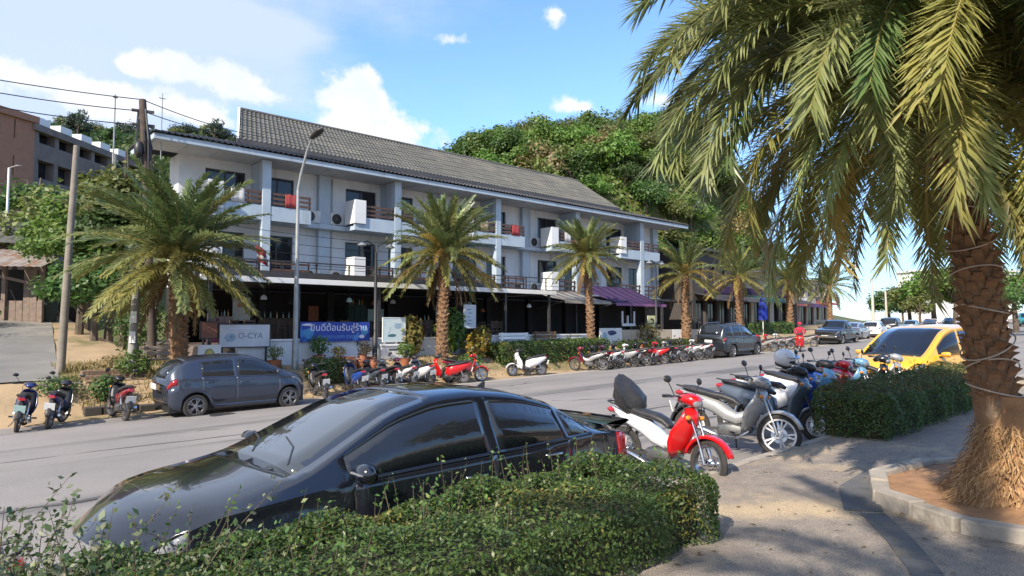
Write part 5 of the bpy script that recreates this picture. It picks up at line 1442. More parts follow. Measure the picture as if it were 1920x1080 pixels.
def motorbike(label, loc, rz, p1, p2, kind='underbone', lean=R(-7), spokes='cast', rim=None, seat=SEATM, steer=R(8), plate=PLATE, mirrors=True, group='motorcycles parked along the road', name='motorcycle', screen=False, cat='motorcycle', box=None):
    root = thing(name, label, cat, loc, (lean, 0, rz), group)
    rim = rim or ALLOY
    und = kind == 'underbone'
    r = .285 if und else .25; w = .072 if und else .095
    xf, xr = .63, -.61
    moto_wheel(root, xf, r, w, spokes, rim, steer); moto_wheel(root, xr, r, w * 1.12, spokes, rim)
    # fork
    m = MB()
    for y in (-.075, .075):
        m.tube([(xf, y, r), (xf - .06, y, r + .17)], .022, 8); m.tube([(xf - .06, y, r + .17), (xf - .20, y * .9, .76)], .015, 8)
    m.tube([(xf, -.085, r), (xf, .085, r)], .012, 6)
    m.build('fork', CHROME if und else DARKM, root, smooth=40)
    arc_fender(xf, r, r + .035, 20, 165, .065).build('front_fender', p1, root, smooth=50, solid=.006)
    # leg shield and nose
    rows = []
    prof = [(.90, .40, .10, .06), (.84, .455, .15, .10), (.74, .455, .19, .14), (.62, .41, .215, .17), (.50, .35, .205, .15), (.40, .29, .17, .10), (.33, .24, .12, .05)] if und else \
           [(.98, .42, .10, .05), (.90, .50, .17, .09), (.78, .52, .22, .15), (.64, .47, .235, .19), (.50, .41, .23, .16), (.38, .36, .20, .10), (.28, .30, .15, .04)]
    for (z, xn, hw, sw_) in prof:
        rows.append([(xn - sw_ * abs(u) ** 1.6, hw * u, z - .02 * abs(u)) for u in (-1, -.82, -.6, -.35, -.12, 0, .12, .35, .6, .82, 1)])
    MB().grid(rows).build('leg_shield', p1, root, smooth=60, solid=.014)
    # inner dark panel
    rows = [[(xn - .05 - sw_ * .6 - .02 * (1 - abs(u)), hw * .82 * u, z - .02) for u in (-1, -.5, 0, .5, 1)] for (z, xn, hw, sw_) in prof[1:-1]]
    MB().grid(rows).build('inner_panel', BLACKP, root, smooth=60, solid=.01)
    # headset
    hz = 1.0 if und else 1.05
    m = MB(); m.sweep([(.20, hz - .05, .05, .03), (.26, hz - .01, .11, .055), (.36, hz - .01, .12, .075), (.44, hz - .035, .095, .07), (.48, hz - .06, .05, .035)], 14)
    m.build('headset', p1 if und else BLACKP, root, smooth=60)
    m = MB(); zl, xl = (hz - .055, .455) if und else (.80, .505)
    ellipsoid(m, (xl, 0, zl), (.05, .085, .055)); m.build('headlight', LENS, root, smooth=60)
    for s in (1, -1):
        m = MB(); ellipsoid(m, ((.43, s * .135, .78) if und else (.44, s * .17, .84)), (.03, .045, .03), 8, 5); m.build('indicator', AMBER, root, smooth=60)
    # handlebar, grips, levers, mirrors
    hb = MB()
    for s in (1, -1): hb.tube([(.30, 0, hz - .02), (.29, s * .16, hz + .015), (.23, s * .31, hz + .01)], .012, 6)
    h = hb.build('handlebar', DARKM, root, smooth=50)
    for s in (1, -1):
        MB().tube([(.255, s * .25, hz + .012), (.215, s * .345, hz + .008)], .019, 8).build('grip', BLACKP, h, smooth=50)
        MB().tube([(.285, s * .20, hz + .01), (.305, s * .27, hz), (.285, s * .36, hz - .005)], .006, 5).build('lever', CHROME, h)
    if mirrors:
        for s in (1, -1):
            mm = MB(); mm.tube([(.27, s * .20, hz + .02), (.26, s * .25, hz + .10), (.25, s * .30, hz + .17)], .006, 5)
            Mx = Matrix.Translation((.245, s * .315, hz + .205)) @ Euler((0, R(-8), R(10 * s))).to_matrix().to_4x4()
            ellipsoid(mm, (0, 0, 0), (.022, .062, .042), 12, 7, 0, Mx)
            mm.build('mirror', BLACKP, root, smooth=60)
    if screen:
        rows = [[(.44 - .16 * f - .03 * u * u, .17 * u * (1 - .35 * f), hz + .0 + .28 * f) for u in (-1, -.5, 0, .5, 1)] for f in (0, .33, .66, 1)]
        MB().grid(rows).build('windshield', GLASS, root, smooth=60, solid=.006)
    MB().add([(.245, -.055, hz + .035), (.33, -.07, hz + .058), (.33, .07, hz + .058), (.245, .055, hz + .035)], [(0, 1, 2, 3)]).build('dial', BLACKP, root, solid=.012)
    m = MB(); m.tube([(.27, .10, hz), (.40, .16, hz - .08), (.44, .09, .70), (.50, .075, .52), (xf - .03, .08, r + .03)], .006, 5); m.tube([(.27, -.12, hz), (.38, -.17, hz - .1), (.42, -.1, .72)], .006, 5); m.build('brake_hose', BLACKP, root, smooth=50)
    # body
    if und:
        m = MB(); m.sweep([(.30, .60, .05, .06), (.20, .50, .085, .085), (.06, .455, .095, .085), (-.08, .50, .11, .10), (-.24, .60, .125, .105), (-.42, .66, .125, .10), (-.60, .715, .10, .075), (-.80, .80, .05, .035)], 14)
        m.build('side_panel', p2, root, smooth=60)
        m = MB(); m.sweep([(.10, .64, .07, .03), (.02, .70, .10, .045), (-.12, .745, .125, .05), (-.30, .765, .135, .05), (-.46, .80, .135, .055), (-.62, .835, .115, .05), (-.76, .855, .06, .03)], 14)
        m.build('seat', seat, root, smooth=60)
    else:
        m = MB(); m.sweep([(.36, .30, .10, .04), (.22, .285, .17, .045), (.04, .285, .18, .05), (-.06, .30, .17, .06)], 12); m.build('floorboard', BLACKP, root, smooth=60)
        m = MB(); m.sweep([(-.02, .36, .13, .10), (-.08, .48, .165, .18), (-.24, .55, .18, .20), (-.44, .60, .175, .17), (-.64, .68, .13, .12), (-.84, .76, .06, .05)], 14)
        m.build('side_panel', p2, root, smooth=60)
        m = MB(); m.sweep([(.02, .68, .09, .03), (-.06, .725, .135, .05), (-.25, .745, .155, .05), (-.42, .775, .15, .055), (-.62, .82, .12, .05), (-.78, .84, .06, .03)], 14)
        m.build('seat', seat, root, smooth=60)
    # engine, exhaust, arm, shocks
    m = MB(); m.sweep([(.14, .30, .09, .07), (.04, .30, .115, .10), (-.10, .29, .115, .11), (-.20, .29, .09, .08)], 10)
    m.tube([(.10, 0, .31), (.26, 0, .36)], [.075, .06], 10)
    for k in range(4): m.lathe([(.04, -.008), (.085, -.008), (.085, .008), (.04, .008)], 12, Matrix.Translation((.13 + .03 * k, 0, .325 + .009 * k)) @ Matrix.Rotation(R(72), 4, 'Y'))
    m.build('engine', pm('engine_alloy', (.20, .20, .20), (.11, .11, .11), 7, .5, .1, .7), root, smooth=40)
    m = MB(); m.tube([(.24, -.06, .30), (.12, -.12, .20), (-.14, -.15, .20)], .017, 7); m.tube([(-.14, -.155, .20), (-.20, -.16, .215), (-.64, -.175, .34), (-.70, -.175, .355)], [.022, .045, .052, .03], 10)
    m.build('exhaust', DARKM if not und else CHROME, root, smooth=45)
    MB().sweep([(-.36, .225 + .06, .004, .012), (-.34, .29, .004, .02)], 4).build('heat_shield', CHROME, root) if False else None
    m = MB()
    for y in (-.085, .085): m.beam((-.12, y, .30), (xr, y, r), .022, .045)
    m.tube([(xr, -.10, r), (xr, .10, r)], .014, 6); m.build('swing_arm', DARKM, root)
    m = MB()
    for y in (-.115, .115):
        m.tube([(xr + .04, y, r + .03), (-.46, y, .62)], .012, 6); m.tube([(xr + .07, y, r + .12), (-.49, y, .53)], .027, 8)
    m.build('shock_absorber', CHROME, root, smooth=40)
    arc_fender(xr, r, r + .055, 60, 172, .075).build('rear_fender', BLACKP, root, smooth=50, solid=.006)
    m = MB(); m.sweep([(-.74, .76, .07, .03), (-.82, .765, .085, .045), (-.87, .77, .06, .03)], 12); m.build('taillight', REDLENS, root, smooth=60)
    m = MB(); m.beam((-.80, 0, .70), (-.90, 0, .50), .06, .012); m.build('plate_holder', BLACKP, root)
    MB().box(-.006, .006, -.105, .105, -.085, .085, M=Matrix.Translation((-.905, 0, .555)) @ Matrix.Rotation(R(-20), 4, 'Y')).build('number_plate', plate, root)
    m = MB(); m.tube([(-.40, .125, .78), (-.66, .13, .83), (-.84, .09, .87), (-.88, 0, .875), (-.84, -.09, .87), (-.66, -.13, .83), (-.40, -.125, .78)], .011, 6); m.build('grab_rail', DARKM if und else BLACKP, root, smooth=50)
    m = MB(); m.tube([(.06, -.25, .265), (.06, .25, .265)], .011, 6)
    for s in (1, -1): m.tube([(.06, s * .17, .265), (.06, s * .27, .268)], .02, 7)
    m.build('foot_peg', BLACKP, root)
    MB().tube([(.0, .09, .25), (-.03, .23, .015 + .03)], .011, 6).build('side_stand', DARKM, root)
    if box:
        MB().cbox((-.74, 0, 1.02), (.34, .40, .30)).build('top_box', box, root, bevel=.04)
    return root

P_RED = paint('moto_red', (.55, .010, .012)); P_WHT = paint('moto_white', (.70, .70, .72)); P_SIL = paint('moto_silver', (.40, .40, .40), .32, .7, .35)
P_GRY = paint('moto_grey', (.10, .125, .16), .28, .8, .3); P_BLU = paint('moto_blue', (.02, .06, .28)); P_NAVY = paint('moto_navy', (.018, .03, .13)); P_BLK = paint('moto_black', (.014, .014, .016))
P_DRED = paint('moto_dark_red', (.20, .012, .025)); P_ORA = paint('moto_orange', (.50, .10, .02)); P_LBL = paint('moto_light_blue', (.16, .34, .52)); P_PUR = paint('moto_maroon', (.10, .015, .05))

def bike(label, s, t, face, p1, p2, kind='underbone', **k):
    """s, t = middle of the bike; face = heading in degrees (0 = along the road)"""
    return motorbike(label, (s, t, rz_(s, t) if t - road_off(s) < 19.6 else gz(s, t)), R(face), p1, p2, kind, **k)
# near kerb, noses to the pavement (-y)
red = bike('red motorcycle with white side panels and an upright black cover behind its seat', 6.72, 4.80, -92, P_RED, P_WHT, spokes='wire', rim=CHROME, lean=R(-6), steer=R(-14))
m = MB()
rows = []
for (z, a, b, x0) in ((.74, .07, .12, -.46), (.84, .15, .20, -.50), (.95, .17, .25, -.55), (1.06, .13, .21, -.62), (1.15, .08, .13, -.68), (1.21, .02, .03, -.73)):
    rows.append([(x0 + a * math.cos(q) * (1 + .16 * math.sin(5 * q + z * 9)), b * math.sin(q) * (1 + .14 * math.sin(4 * q + z * 13)), z + .02 * math.sin(3 * q)) for q in np.linspace(0, 2 * PI, 25)[:-1]])
m.rings(rows); m.build('black_cover', SEATM, red, smooth=60)
m = MB(); m.tube([(-.55, .10, .95), (-.82, .16, .90)], .02, 7); m.tube([(-.52, .12, .86), (-.80, .22, .78)], .018, 7); m.build('cover_strap', BLACKP, red, smooth=50)
bike('silver motorcycle with black leg shields and white spoked wheels beside the red one', 8.55, 4.92, -82, P_SIL, P_SIL, lean=R(-8), steer=R(18), rim=P_WHT)
gsc = bike('blue-grey scooter with a helmet on its mirror left of the dark hedge', 9.85, 4.98, -76, P_GRY, P_GRY, 'scooter', lean=R(-7), steer=R(8))
bike('deep blue scooter with a white stripe half hidden behind the dark hedge', 10.75, 5.25, -75, P_BLU, P_WHT, 'scooter', steer=R(10))
bike('pale blue scooter behind the left end of the dark hedge', 11.7, 5.35, -95, P_LBL, P_WHT, 'scooter')
bike('red motorcycle behind the dark hedge between two blue ones', 12.35, 5.3, -85, P_RED, P_BLK)
bike('blue and white motorcycle behind the middle of the dark hedge', 13.25, 5.35, -92, P_LBL, P_BLU)
bike('black motorcycle with raised mirrors before the yellow taxi', 14.2, 5.3, -88, P_BLK, P_PUR, steer=R(-12))
bike('silver motorcycle right in front of the yellow taxi bumper', 14.9, 5.3, -90, P_SIL, P_BLK, steer=R(12))
# helmet hanging on the grey scooter's mirror
hm = MB(); ellipsoid(hm, (0, 0, 0), (.155, .125, .135), 16, 9)
hel = thing('helmet', 'white and dark motorcycle helmet hanging on the blue-grey scooter mirror', 'helmet', (9.62, 4.66, rz_(9.6, 4.7) + 1.24), (R(10), R(15), R(-70)))
hm.build('shell', P_WHT, hel, smooth=70)
v = MB(); ellipsoid(v, (.022, 0, -.015), (.142, .118, .065), 14, 7); v.build('visor', GLASS, hel, smooth=70)
v = MB(); v.grid([[(.13 * math.cos(a), .128 * math.sin(a), .045) for a in np.linspace(-1.3, 1.3, 9)], [(.205 * math.cos(a * .7), .125 * math.sin(a), .06) for a in np.linspace(-1.3, 1.3, 9)]]); v.build('peak', P_NAVY, hel, smooth=60, solid=.006)
v = MB(); v.lathe([(.105, -.125), (.115, -.115), (.12, -.09)], 16); v.build('lining', BLACKP, hel)

# across the road: rears towards us, left of the hatchback
bike('navy motorcycle with a pale green plate, leftmost across the road', 1.95, 19.05, 78, P_NAVY, P_NAVY, plate=PLATEG, lean=R(8), steer=R(-14))
bike('blue and black motorcycle second from the left across the road', 2.62, 19.05, 70, P_BLK, P_NAVY, lean=R(8), steer=R(-14), spokes='cast')
bike('small black motorcycle standing just left of the blue-grey hatchback', 3.95, 19.15, 92, P_BLK, P_DRED, lean=R(5), steer=R(14))
# row right of the hatchback
bike('black motorcycle with a white plate right of the hatchback bonnet', 9.55, 19.55, 80, P_BLK, P_BLK)
bike('blue scooter with its round white lamp in the row behind the sedan roof', 10.85, 19.6, 82, P_BLU, P_BLU, 'scooter')
bike('black motorcycle right of the blue scooter behind the sedan roof', 11.55, 19.7, 86, P_BLK, P_GRY)
bike('dark grey motorcycle third from the left in the row above the sedan roof', 12.15, 19.75, 84, P_GRY, P_BLK)
bike('maroon and white motorcycle in the row above the sedan roof', 12.8, 19.8, 88, P_PUR, P_WHT)
bike('white scooter left of the bright red scooter', 13.55, 19.8, 84, P_WHT, P_WHT, 'scooter')
bike('bright red scooter with a tall front shield before the second palm', 14.6, 19.75, 150, P_RED, P_RED, 'scooter', steer=R(20))
bike('crimson motorcycle parked right of the red scooter before the second palm', 15.5, 19.85, -25, P_RED, P_DRED)
bike('lone white scooter standing in front of the clipped hedge across the road', 18.7, 19.85, 155, P_WHT, P_WHT, 'scooter', lean=R(4))
ROW = [(22.1, P_DRED, P_SIL, 'underbone', 'dark red motorcycle at the left end of the long row across the road'), (22.95, P_BLK, P_BLK, 'underbone', 'black motorcycle second in the long row across the road'), (23.75, P_PUR, P_WHT, 'underbone', 'maroon motorcycle with white panels third in the long row'), (24.5, P_BLK, P_SIL, 'scooter', 'black and silver scooter fourth in the long row'),
       (25.25, P_WHT, P_BLK, 'underbone', 'white and black motorcycle in the middle of the long row'), (26.0, P_BLK, P_DRED, 'underbone', 'black and red motorcycle left of the orange one'), (26.8, P_ORA, P_RED, 'scooter', 'orange red scooter in the long row across the road'), (27.6, P_RED, P_BLK, 'underbone', 'red motorcycle right of the orange scooter'),
       (28.4, P_SIL, P_BLK, 'underbone', 'silver motorcycle right of the red one in the long row'), (29.2, P_GRY, P_SIL, 'scooter', 'grey scooter near the right end of the long row'), (30.0, P_BLK, P_WHT, 'underbone', 'black motorcycle left of the tall white one'), (31.2, P_WHT, P_WHT, 'underbone', 'tall white motorcycle left of the grey sports utility vehicle')]
g6 = random.Random(8)
for (s, a, b, k, lab) in ROW:
    bike(lab, s, 19.55 + float(road_off(s)) + g6.uniform(-.1, .15), g6.uniform(88, 122) if s > 22 else 100, a, b, k, steer=R(g6.uniform(-18, 18)))
for (s, a, lab) in ((39.0, P_RED, 'red motorcycle behind the grey sports utility vehicle'), (40.2, P_RED, 'second red motorcycle between the sports utility vehicle and the rider'), (41.6, P_WHT, 'white motorcycle right of the red pair near the rider'), (45.6, P_DRED, 'dark red motorcycle left of the black pickup')):
    bike(lab, s, 19.6 + float(road_off(s)), 100, a, P_SIL)
# scooter cut by the lower left corner of the view
bike('dark scooter cut off by the lower left corner beside the loose bush', -.36, 4.66, 179, P_NAVY, P_BLK, 'scooter', mirrors=True)

# ------------------------------------------------------------------ rider in red on a scooter
def person_mesh(name, joints, edges, mats, parent, sub=2):
    me = bpy.data.meshes.new(name); me.from_pydata([j[0] for j in joints], edges, [])
    o = bpy.data.objects.new(name, me); col.objects.link(o); o.parent = parent
    md = o.modifiers.new('skin', 'SKIN'); md.use_smooth_shade = True
    if not me.skin_vertices: me.attributes  # ensured below
    bm = bmesh.new(); bm.from_mesh(me); lay = bm.verts.layers.skin.verify(); bm.verts.ensure_lookup_table()
    for i, j in enumerate(joints):
        bm.verts[i][lay].radius = j[1] if hasattr(j[1], '__len__') else (j[1], j[1]); bm.verts[i][lay].use_root = (i == 0)
    bm.to_mesh(me); bm.free()
    s2 = o.modifiers.new('sub', 'SUBSURF'); s2.levels = sub; s2.render_levels = sub
    for m in mats: me.materials.append(m)
    return o
SKIN = pm('skin', (.30, .16, .10), (.26, .14, .09), 8, .55)
CLOTH_R = pm('red_jacket', (.50, .02, .06), (.38, .015, .04), 6, .8, .1)
CLOTH_D = pm('dark_trousers', (.03, .03, .04), (.045, .045, .05), 6, .85, .1)
def hand(mb_parent, at, rot, side):
    J = [((0, 0, 0), (.030, .018)), ((.045, 0, 0), (.036, .017))]; E = [(0, 1)]
    for k, (y, l) in enumerate(((-.030, .060), (-.010, .070), (.010, .066), (.029, .052))):
        b = len(J); J += [((.075, y, .0), .0095), ((.075 + l * .5, y * 1.05, -.012), .009), ((.075 + l * .72, y * 1.05, -.045), .008)]; E += [(1, b), (b, b + 1), (b + 1, b + 2)]
    b = len(J); J += [((.03, -.045 * side, -.01), .011), ((.065, -.058 * side, -.03), .009)]; E += [(0, b), (b, b + 1)]
    o = person_mesh('hand', J, E, [SKIN], mb_parent, 1); o.location = at; o.rotation_euler = rot
    return o
def rider():
    s, t = 38.9, 17.9; z = rz_(s, t)
    sc = motorbike('red and white delivery scooter being ridden on the far lane', (s, t, z), R(205), P_RED, P_WHT, 'scooter', lean=0, steer=R(6), group=None, box=P_RED)
    p = thing('person', 'person in a red jacket and red helmet riding the delivery scooter', 'person', (s, t, z), (0, 0, R(205)))
    J = [((-.26, 0, .84), (.155, .13)), ((-.24, 0, 1.02), (.15, .11)), ((-.18, 0, 1.22), (.17, .115)), ((-.15, 0, 1.36), (.12, .09)), ((-.13, 0, 1.43), (.055, .055)),
         ((-.15, .20, 1.34), .070), ((.02, .30, 1.12), .050), ((.20, .29, 1.07), .036),
         ((-.15, -.20, 1.34), .070), ((.02, -.30, 1.12), .050), ((.20, -.29, 1.07), .036)]
    E = [(0, 1), (1, 2), (2, 3), (3, 4), (3, 5), (5, 6), (6, 7), (3, 8), (8, 9), (9, 10),]
    body = J + [((-.18, .12, .80), .095), ((.16, .16, .78), .072), ((.14, .14, .42), .05), ((.15, .14, .36), .042), ((.27, .15, .345), .035),
                ((-.18, -.12, .80), .095), ((.16, -.16, .78), .072), ((.14, -.14, .42), .05), ((.15, -.14, .36), .042), ((.27, -.15, .345), .035), ((-.12, 0, 1.54), (.075, .085)), ((-.105, 0, 1.62), (.08, .09))]
    E2 = E + [(0, 11), (11, 12), (12, 13), (13, 14), (14, 15), (0, 16), (16, 17), (17, 18), (18, 19), (19, 20), (4, 21), (21, 22)]
    b = person_mesh('body', body, E2, [CLOTH_R], p)
    # trousers over the legs, face and helmet
    leg = [((-.24, 0, .82), (.165, .125))] + [body[i] for i in (11, 12, 13, 16, 17, 18)]
    leg = [(q[0], tuple(v * 1.06 for v in q[1]) if hasattr(q[1], '__len__') else q[1] * 1.09) for q in leg]
    person_mesh('trousers', leg, [(0, 1), (1, 2), (2, 3), (0, 4), (4, 5), (5, 6)], [CLOTH_D], p)
    f = MB(); ellipsoid(f, (-.075, 0, 1.575), (.085, .075, .11), 14, 9); f.tube([(.0, 0, 1.60), (.025, 0, 1.565)], [.008, .016], 6)
    f.build('face', SKIN, p, smooth=60)
    for sd in (1, -1):
        e = MB(); ellipsoid(e, (.002, sd * .03, 1.60), (.010, .014, .009), 8, 5); e.build('eye', BLACKP, p)
    f = MB(); ellipsoid(f, (.003, 0, 1.525), (.010, .026, .008), 8, 5); f.build('mouth', pm('lips', (.26, .08, .07)), p)
    h = MB(); rows = []
    for i in range(7):
        th = R(8 + 82 * i / 6); rows.append([(-.10 + .145 * math.sin(th) * math.cos(a) + (.02 if math.cos(a) > .7 and i == 6 else 0), .125 * math.sin(th) * math.sin(a), 1.615 + .14 * math.cos(th)) for a in np.linspace(0, 2 * PI, 17)[:-1]])
    h.rings(rows, True, True); h.build('helmet', P_RED, p, smooth=60)
    for sd in (1, -1): hand(p, (.20, sd * .29, 1.07), (R(90 * 0), R(10), 0), sd)
    for sd in (1, -1):
        m = MB(); m.sweep([(.10, .335, .045, .03), (.18, .34, .05, .045), (.28, .325, .048, .03), (.34, .32, .03, .018)], 10)
        m.v = [(v[0], v[1] + sd * .145, v[2]) for v in m.v]; m.build('shoe', BLACKP, p, smooth=60)
rider()
# ------------------------------------------------------------------ poles, lamps, wires
def conc_pole(label, x, y, h, r0, r1, lean=(0, 0), name='utility_pole', mat=CONC, plates=0, cat='utility pole'):
    z = gz(x, y)
    root = thing(name, label, cat, (x, y, z))
    MB().tube([(0, 0, -.4), (lean[0] * .5, lean[1] * .5, h * .5), (lean[0], lean[1], h)], [r0, (r0 + r1) / 2, r1], 10).build('shaft', mat, root, smooth=50)
    for k in range(plates):
        f = (1.55 - k * .55) / h
        MB().box(-.09, .09, -.012, .012, -.17, .17, M=Matrix.Translation((lean[0] * f - .05, lean[1] * f - r0 - .02, 1.75 - k * .6)) @ Matrix.Rotation(R(-40), 4, 'Z')).build('notice', PLATE, root)
    return root
conc_pole('slender grey concrete pole on the bank at the left, leaning slightly right', 3.46, 24.6, 7.1, .125, .085, (.20, -.12), mat=pm('grey_brown_concrete_pole', (.25, .22, .185), (.18, .16, .135), 2.5, .9, .3))
conc_pole('short concrete post with two white notices left of the large palm trunk', 4.95, 22.6, 2.85, .13, .11, (.1, 0), 'concrete_post', plates=2, cat='post')
x, y = view_pos(205, 33); conc_pole('pale concrete pole standing among the left trees', x, y, (610 - 285) / 1250 * 33 - gz(x, y), .14, .10)
x, y = view_pos(6, 38); lp = conc_pole('thin white lamp pole at the left edge above the shack roof', x, y, (610 - 312) / 1250 * 38 - gz(x, y), .08, .06, name='lamp_pole', mat=WHITEP, cat='lamp post')
m = MB(); hh = (610 - 312) / 1250 * 38 - gz(x, y); m.tube([(0, 0, hh), (.3, -.25, hh + .12)], .03, 6); ellipsoid(m, (.42, -.34, hh + .12), (.18, .1, .05)); m.build('lamp_head', STEEL, lp, smooth=50)
# dark weathered pole with a bundle of gear beside the hotel corner
def dark_pole():
    x, y = view_pos(290, 24.0); z = gz(x, y); H = 8.25 - z
    root = thing('utility_pole', 'dark weathered pole with bunched cables leaning at the hotel corner', 'utility pole', (x, y, z))
    dx, dy = -.50, .44
    pt = lambda f: Vector((dx * f, dy * f, H * f))
    MB().tube([pt(f) - Vector((0, 0, .4 if f == 0 else 0)) for f in (0, .3, .6, .8, .9, 1.0)], [.15, .14, .13, .13, .15, .12], 10).build('shaft', pm('weathered_pole', (.055, .042, .035), (.10, .075, .06), 4, .9, .5), root, smooth=50)
    m = MB(); g = random.Random(3)
    for k in range(14):
        a = g.uniform(0, 6.28); f0 = g.uniform(.66, .80); f1 = g.uniform(.82, .97)
        o = Vector((.17 * math.cos(a), .17 * math.sin(a), 0)); m.tube([pt(f0) + o, pt((f0 + f1) / 2) + o * 1.5, pt(f1) + o * .9], .035, 5)
    m.build('cable_bundle', BLACKP, root)
    for f in (.90, .955):
        p = pt(f); MB().beam(p + Vector((-.35, .1, 0)), p + Vector((.35, -.1, 0)), .09, .09).build('cross_arm', DARKM, root)
    c = MB()
    ellipsoid(c, tuple(pt(.80) + Vector((-.22, -.1, 0))), (.16, .16, .32), 10, 6); c.build('splice_box', BLACKP, root, smooth=60)
    return root, [pt(f) + Vector((x, y, z)) for f in (1.0, .955, .90)]
dp, DPT = dark_pole()
x, y = view_pos(293, 25.5); z = gz(x, y)
rod = thing('antenna_mast', 'thin antenna mast with a small cross piece beside the dark pole', 'antenna', (x, y, z)); hh = (610 - 168) / 1250 * 25.5 - z
MB().tube([(0, 0, -.2), (0, 0, hh)], [.03, .018], 6).build('mast', STEEL, rod); MB().beam((-.12, 0, hh - .2), (.12, 0, hh - .2), .03, .03).build('cross_piece', STEEL, rod)
x, y = view_pos(203, 31); z = gz(x, y); rod = thing('antenna_mast', 'short thin mast poking above the left hill trees', 'antenna', (x, y, z)); hh = (610 - 170) / 1250 * 31 - z
MB().tube([(0, 0, -.2), (0, 0, hh)], [.05, .03], 6).build('mast', STEEL, rod)
m = MB(); ellipsoid(m, (0, 0, hh - .12), (.12, .08, .07), 8, 5); m.build('cap', STEEL, rod)
def wire(label, pts, sag, r=.018):
    m = MB()
    for a, b in zip(pts[:-1], pts[1:]):
        a, b = Vector(a), Vector(b)
        P = [a.lerp(b, i / 16) - Vector((0, 0, sag * 4 * (i / 16) * (1 - i / 16))) for i in range(17)]
        m.tube(P, r, 5, cap=False)
    o = m.build('overhead_wire', BLACKP, loc=tuple(pts[0])); tag(o, label, 'wire', 'overhead wires at the left')
def at_px(px, py, D): 
    x, y = view_pos(px, D); return Vector((x, y, (610 - py) / 1250 * D))
for i, (py0, py1, lab) in enumerate(((138, 246, 'topmost overhead wire crossing the sky at the left'), (160, 252, 'middle overhead wire crossing the sky at the left'), (182, 268, 'lowest overhead wire crossing the sky at the left'))):
    p0 = at_px(-260, py0 - 40, 19); p2 = at_px(452, py1, 29.6)
    wire(lab, [p0, DPT[i], p2], .10 + .05 * i)
for i in range(4):
    wire('thin cable strung along the lower hotel front, number of four'.replace(', number of four', ['', ' just below the first', ' above the railing', ' nearest the canopy'][i]), [(7.6, 26.6, 4.0 - i * .42), (17.7, 27.7, 3.95 - i * .42)], .12, .012)
# tall street lamp with a single arm
def street_lamp():
    x, y = 9.79, 21.94; z = gz(x, y)
    root = thing('street_lamp', 'tall grey street lamp with a single curved arm behind the hatchback', 'street lamp', (x, y, z)); H = 6.15
    MB().tube([(0, 0, -.3), (0, 0, .9), (0, 0, 1.0), (0, 0, H)], [.115, .11, .085, .055], 12).build('shaft', STEEL, root, smooth=50)
    MB().tube([(0, 0, H - .02), (.03, -.12, H + .5), (.10, -.40, H + 1.25), (.14, -.75, H + 1.75)], [.055, .045, .04, .035], 10).build('arm', STEEL, root, smooth=50)
    m = MB(); a = Vector((.13, -.66, H + 1.70)); d = Vector((.10, -.95, .28)).normalized()
    rr = []
    for (f, w, h) in ((0, .05, .04), (.1, .10, .07), (.35, .15, .09), (.6, .14, .07), (.72, .06, .03)):
        c = a + d * f; s = d.cross(Vector((0, 0, 1))).normalized(); u = s.cross(d)
        rr.append([c + s * (w * math.cos(q)) + u * (h * math.sin(q)) for q in np.linspace(0, 2 * PI, 13)[:-1]])
    m.rings(rr); hd = m.build('lamp_head', DARKM, root, smooth=60)
    MB().box(-.1, .1, -.1, .1, -.32, 0, M=Matrix.Translation((0, 0, .04))).build('base_plate', STEEL, root)
street_lamp()
def twin_lamp(label, x, y, H, n=2):
    z = gz(x, y); root = thing('street_lamp', label, 'street lamp', (x, y, z), group='black ornamental lamp posts')
    MB().tube([(0, 0, -.3), (0, 0, .9), (0, 0, .95), (0, 0, H)], [.11, .10, .07, .055], 12).build('shaft', BLACKP, root, smooth=50)
    for s in (-1, 1):
        MB().tube([(0, 0, H - .05), (s * .12, 0, H + .28), (s * .38, 0, H + .42), (s * .62, 0, H + .30)], .025, 8).build('arm', BLACKP, root, smooth=50)
        m = MB().lathe([(.03, .12), (.10, .07), (.19, .0), (.19, -.02), (.08, -.05), (0, -.07)], 14, Matrix.Translation((s * .62, 0, H + .24)))
        m.build('lamp_shade', STEEL, root, smooth=40)
twin_lamp('black lamp post with two curved arms right of the blue banner', 13.29, 22.63, 4.15)
twin_lamp('black lamp post with two curved arms right of the purple awning', 32.3, 23.3, 4.3)
for px, py, D, lab in ((1637, 522, 95, 'tall pale pole in front of the farthest palm'), (1662, 545, 120, 'pale far pole right of the farthest palm')):
    x, y = view_pos(px, D); conc_pole(lab, x, y, (610 - py) / 1250 * D - gz(x, y), .22, .16, (-.3, 0), mat=pm('pale_pole', (.55, .52, .45), (.45, .43, .38)))

# ------------------------------------------------------------------ signs and boards
def board(name, label, cat, s0, s1, t, z0, z1, mat, thick=.04, frame=None, posts=0, ground=None):
    root = thing(name, label, cat, ((s0 + s1) / 2, t, z0))
    w = (s1 - s0) / 2
    MB().box(-w, w, -thick / 2, thick / 2, 0, z1 - z0).build('panel', mat, root, bevel=.006)
    if frame:
        m = MB(); e = .03
        for (a, b, c, d) in ((-w - e, w + e, -e, 0), (-w - e, w + e, z1 - z0, z1 - z0 + e), (-w - e, -w, 0, z1 - z0), (w, w + e, 0, z1 - z0)): m.box(a, b, -thick * .7, thick * .7, c, d)
        m.build('frame', frame, root)
    for i in range(posts):
        xx = -w + .1 + (2 * w - .2) * i / max(1, posts - 1)
        zb = (ground if ground is not None else gz(s0, t)) - z0
        MB().box(xx - .03, xx + .03, thick / 2, thick / 2 + .06, zb - .1, z1 - z0).build('post', DARKM, root)
    return root
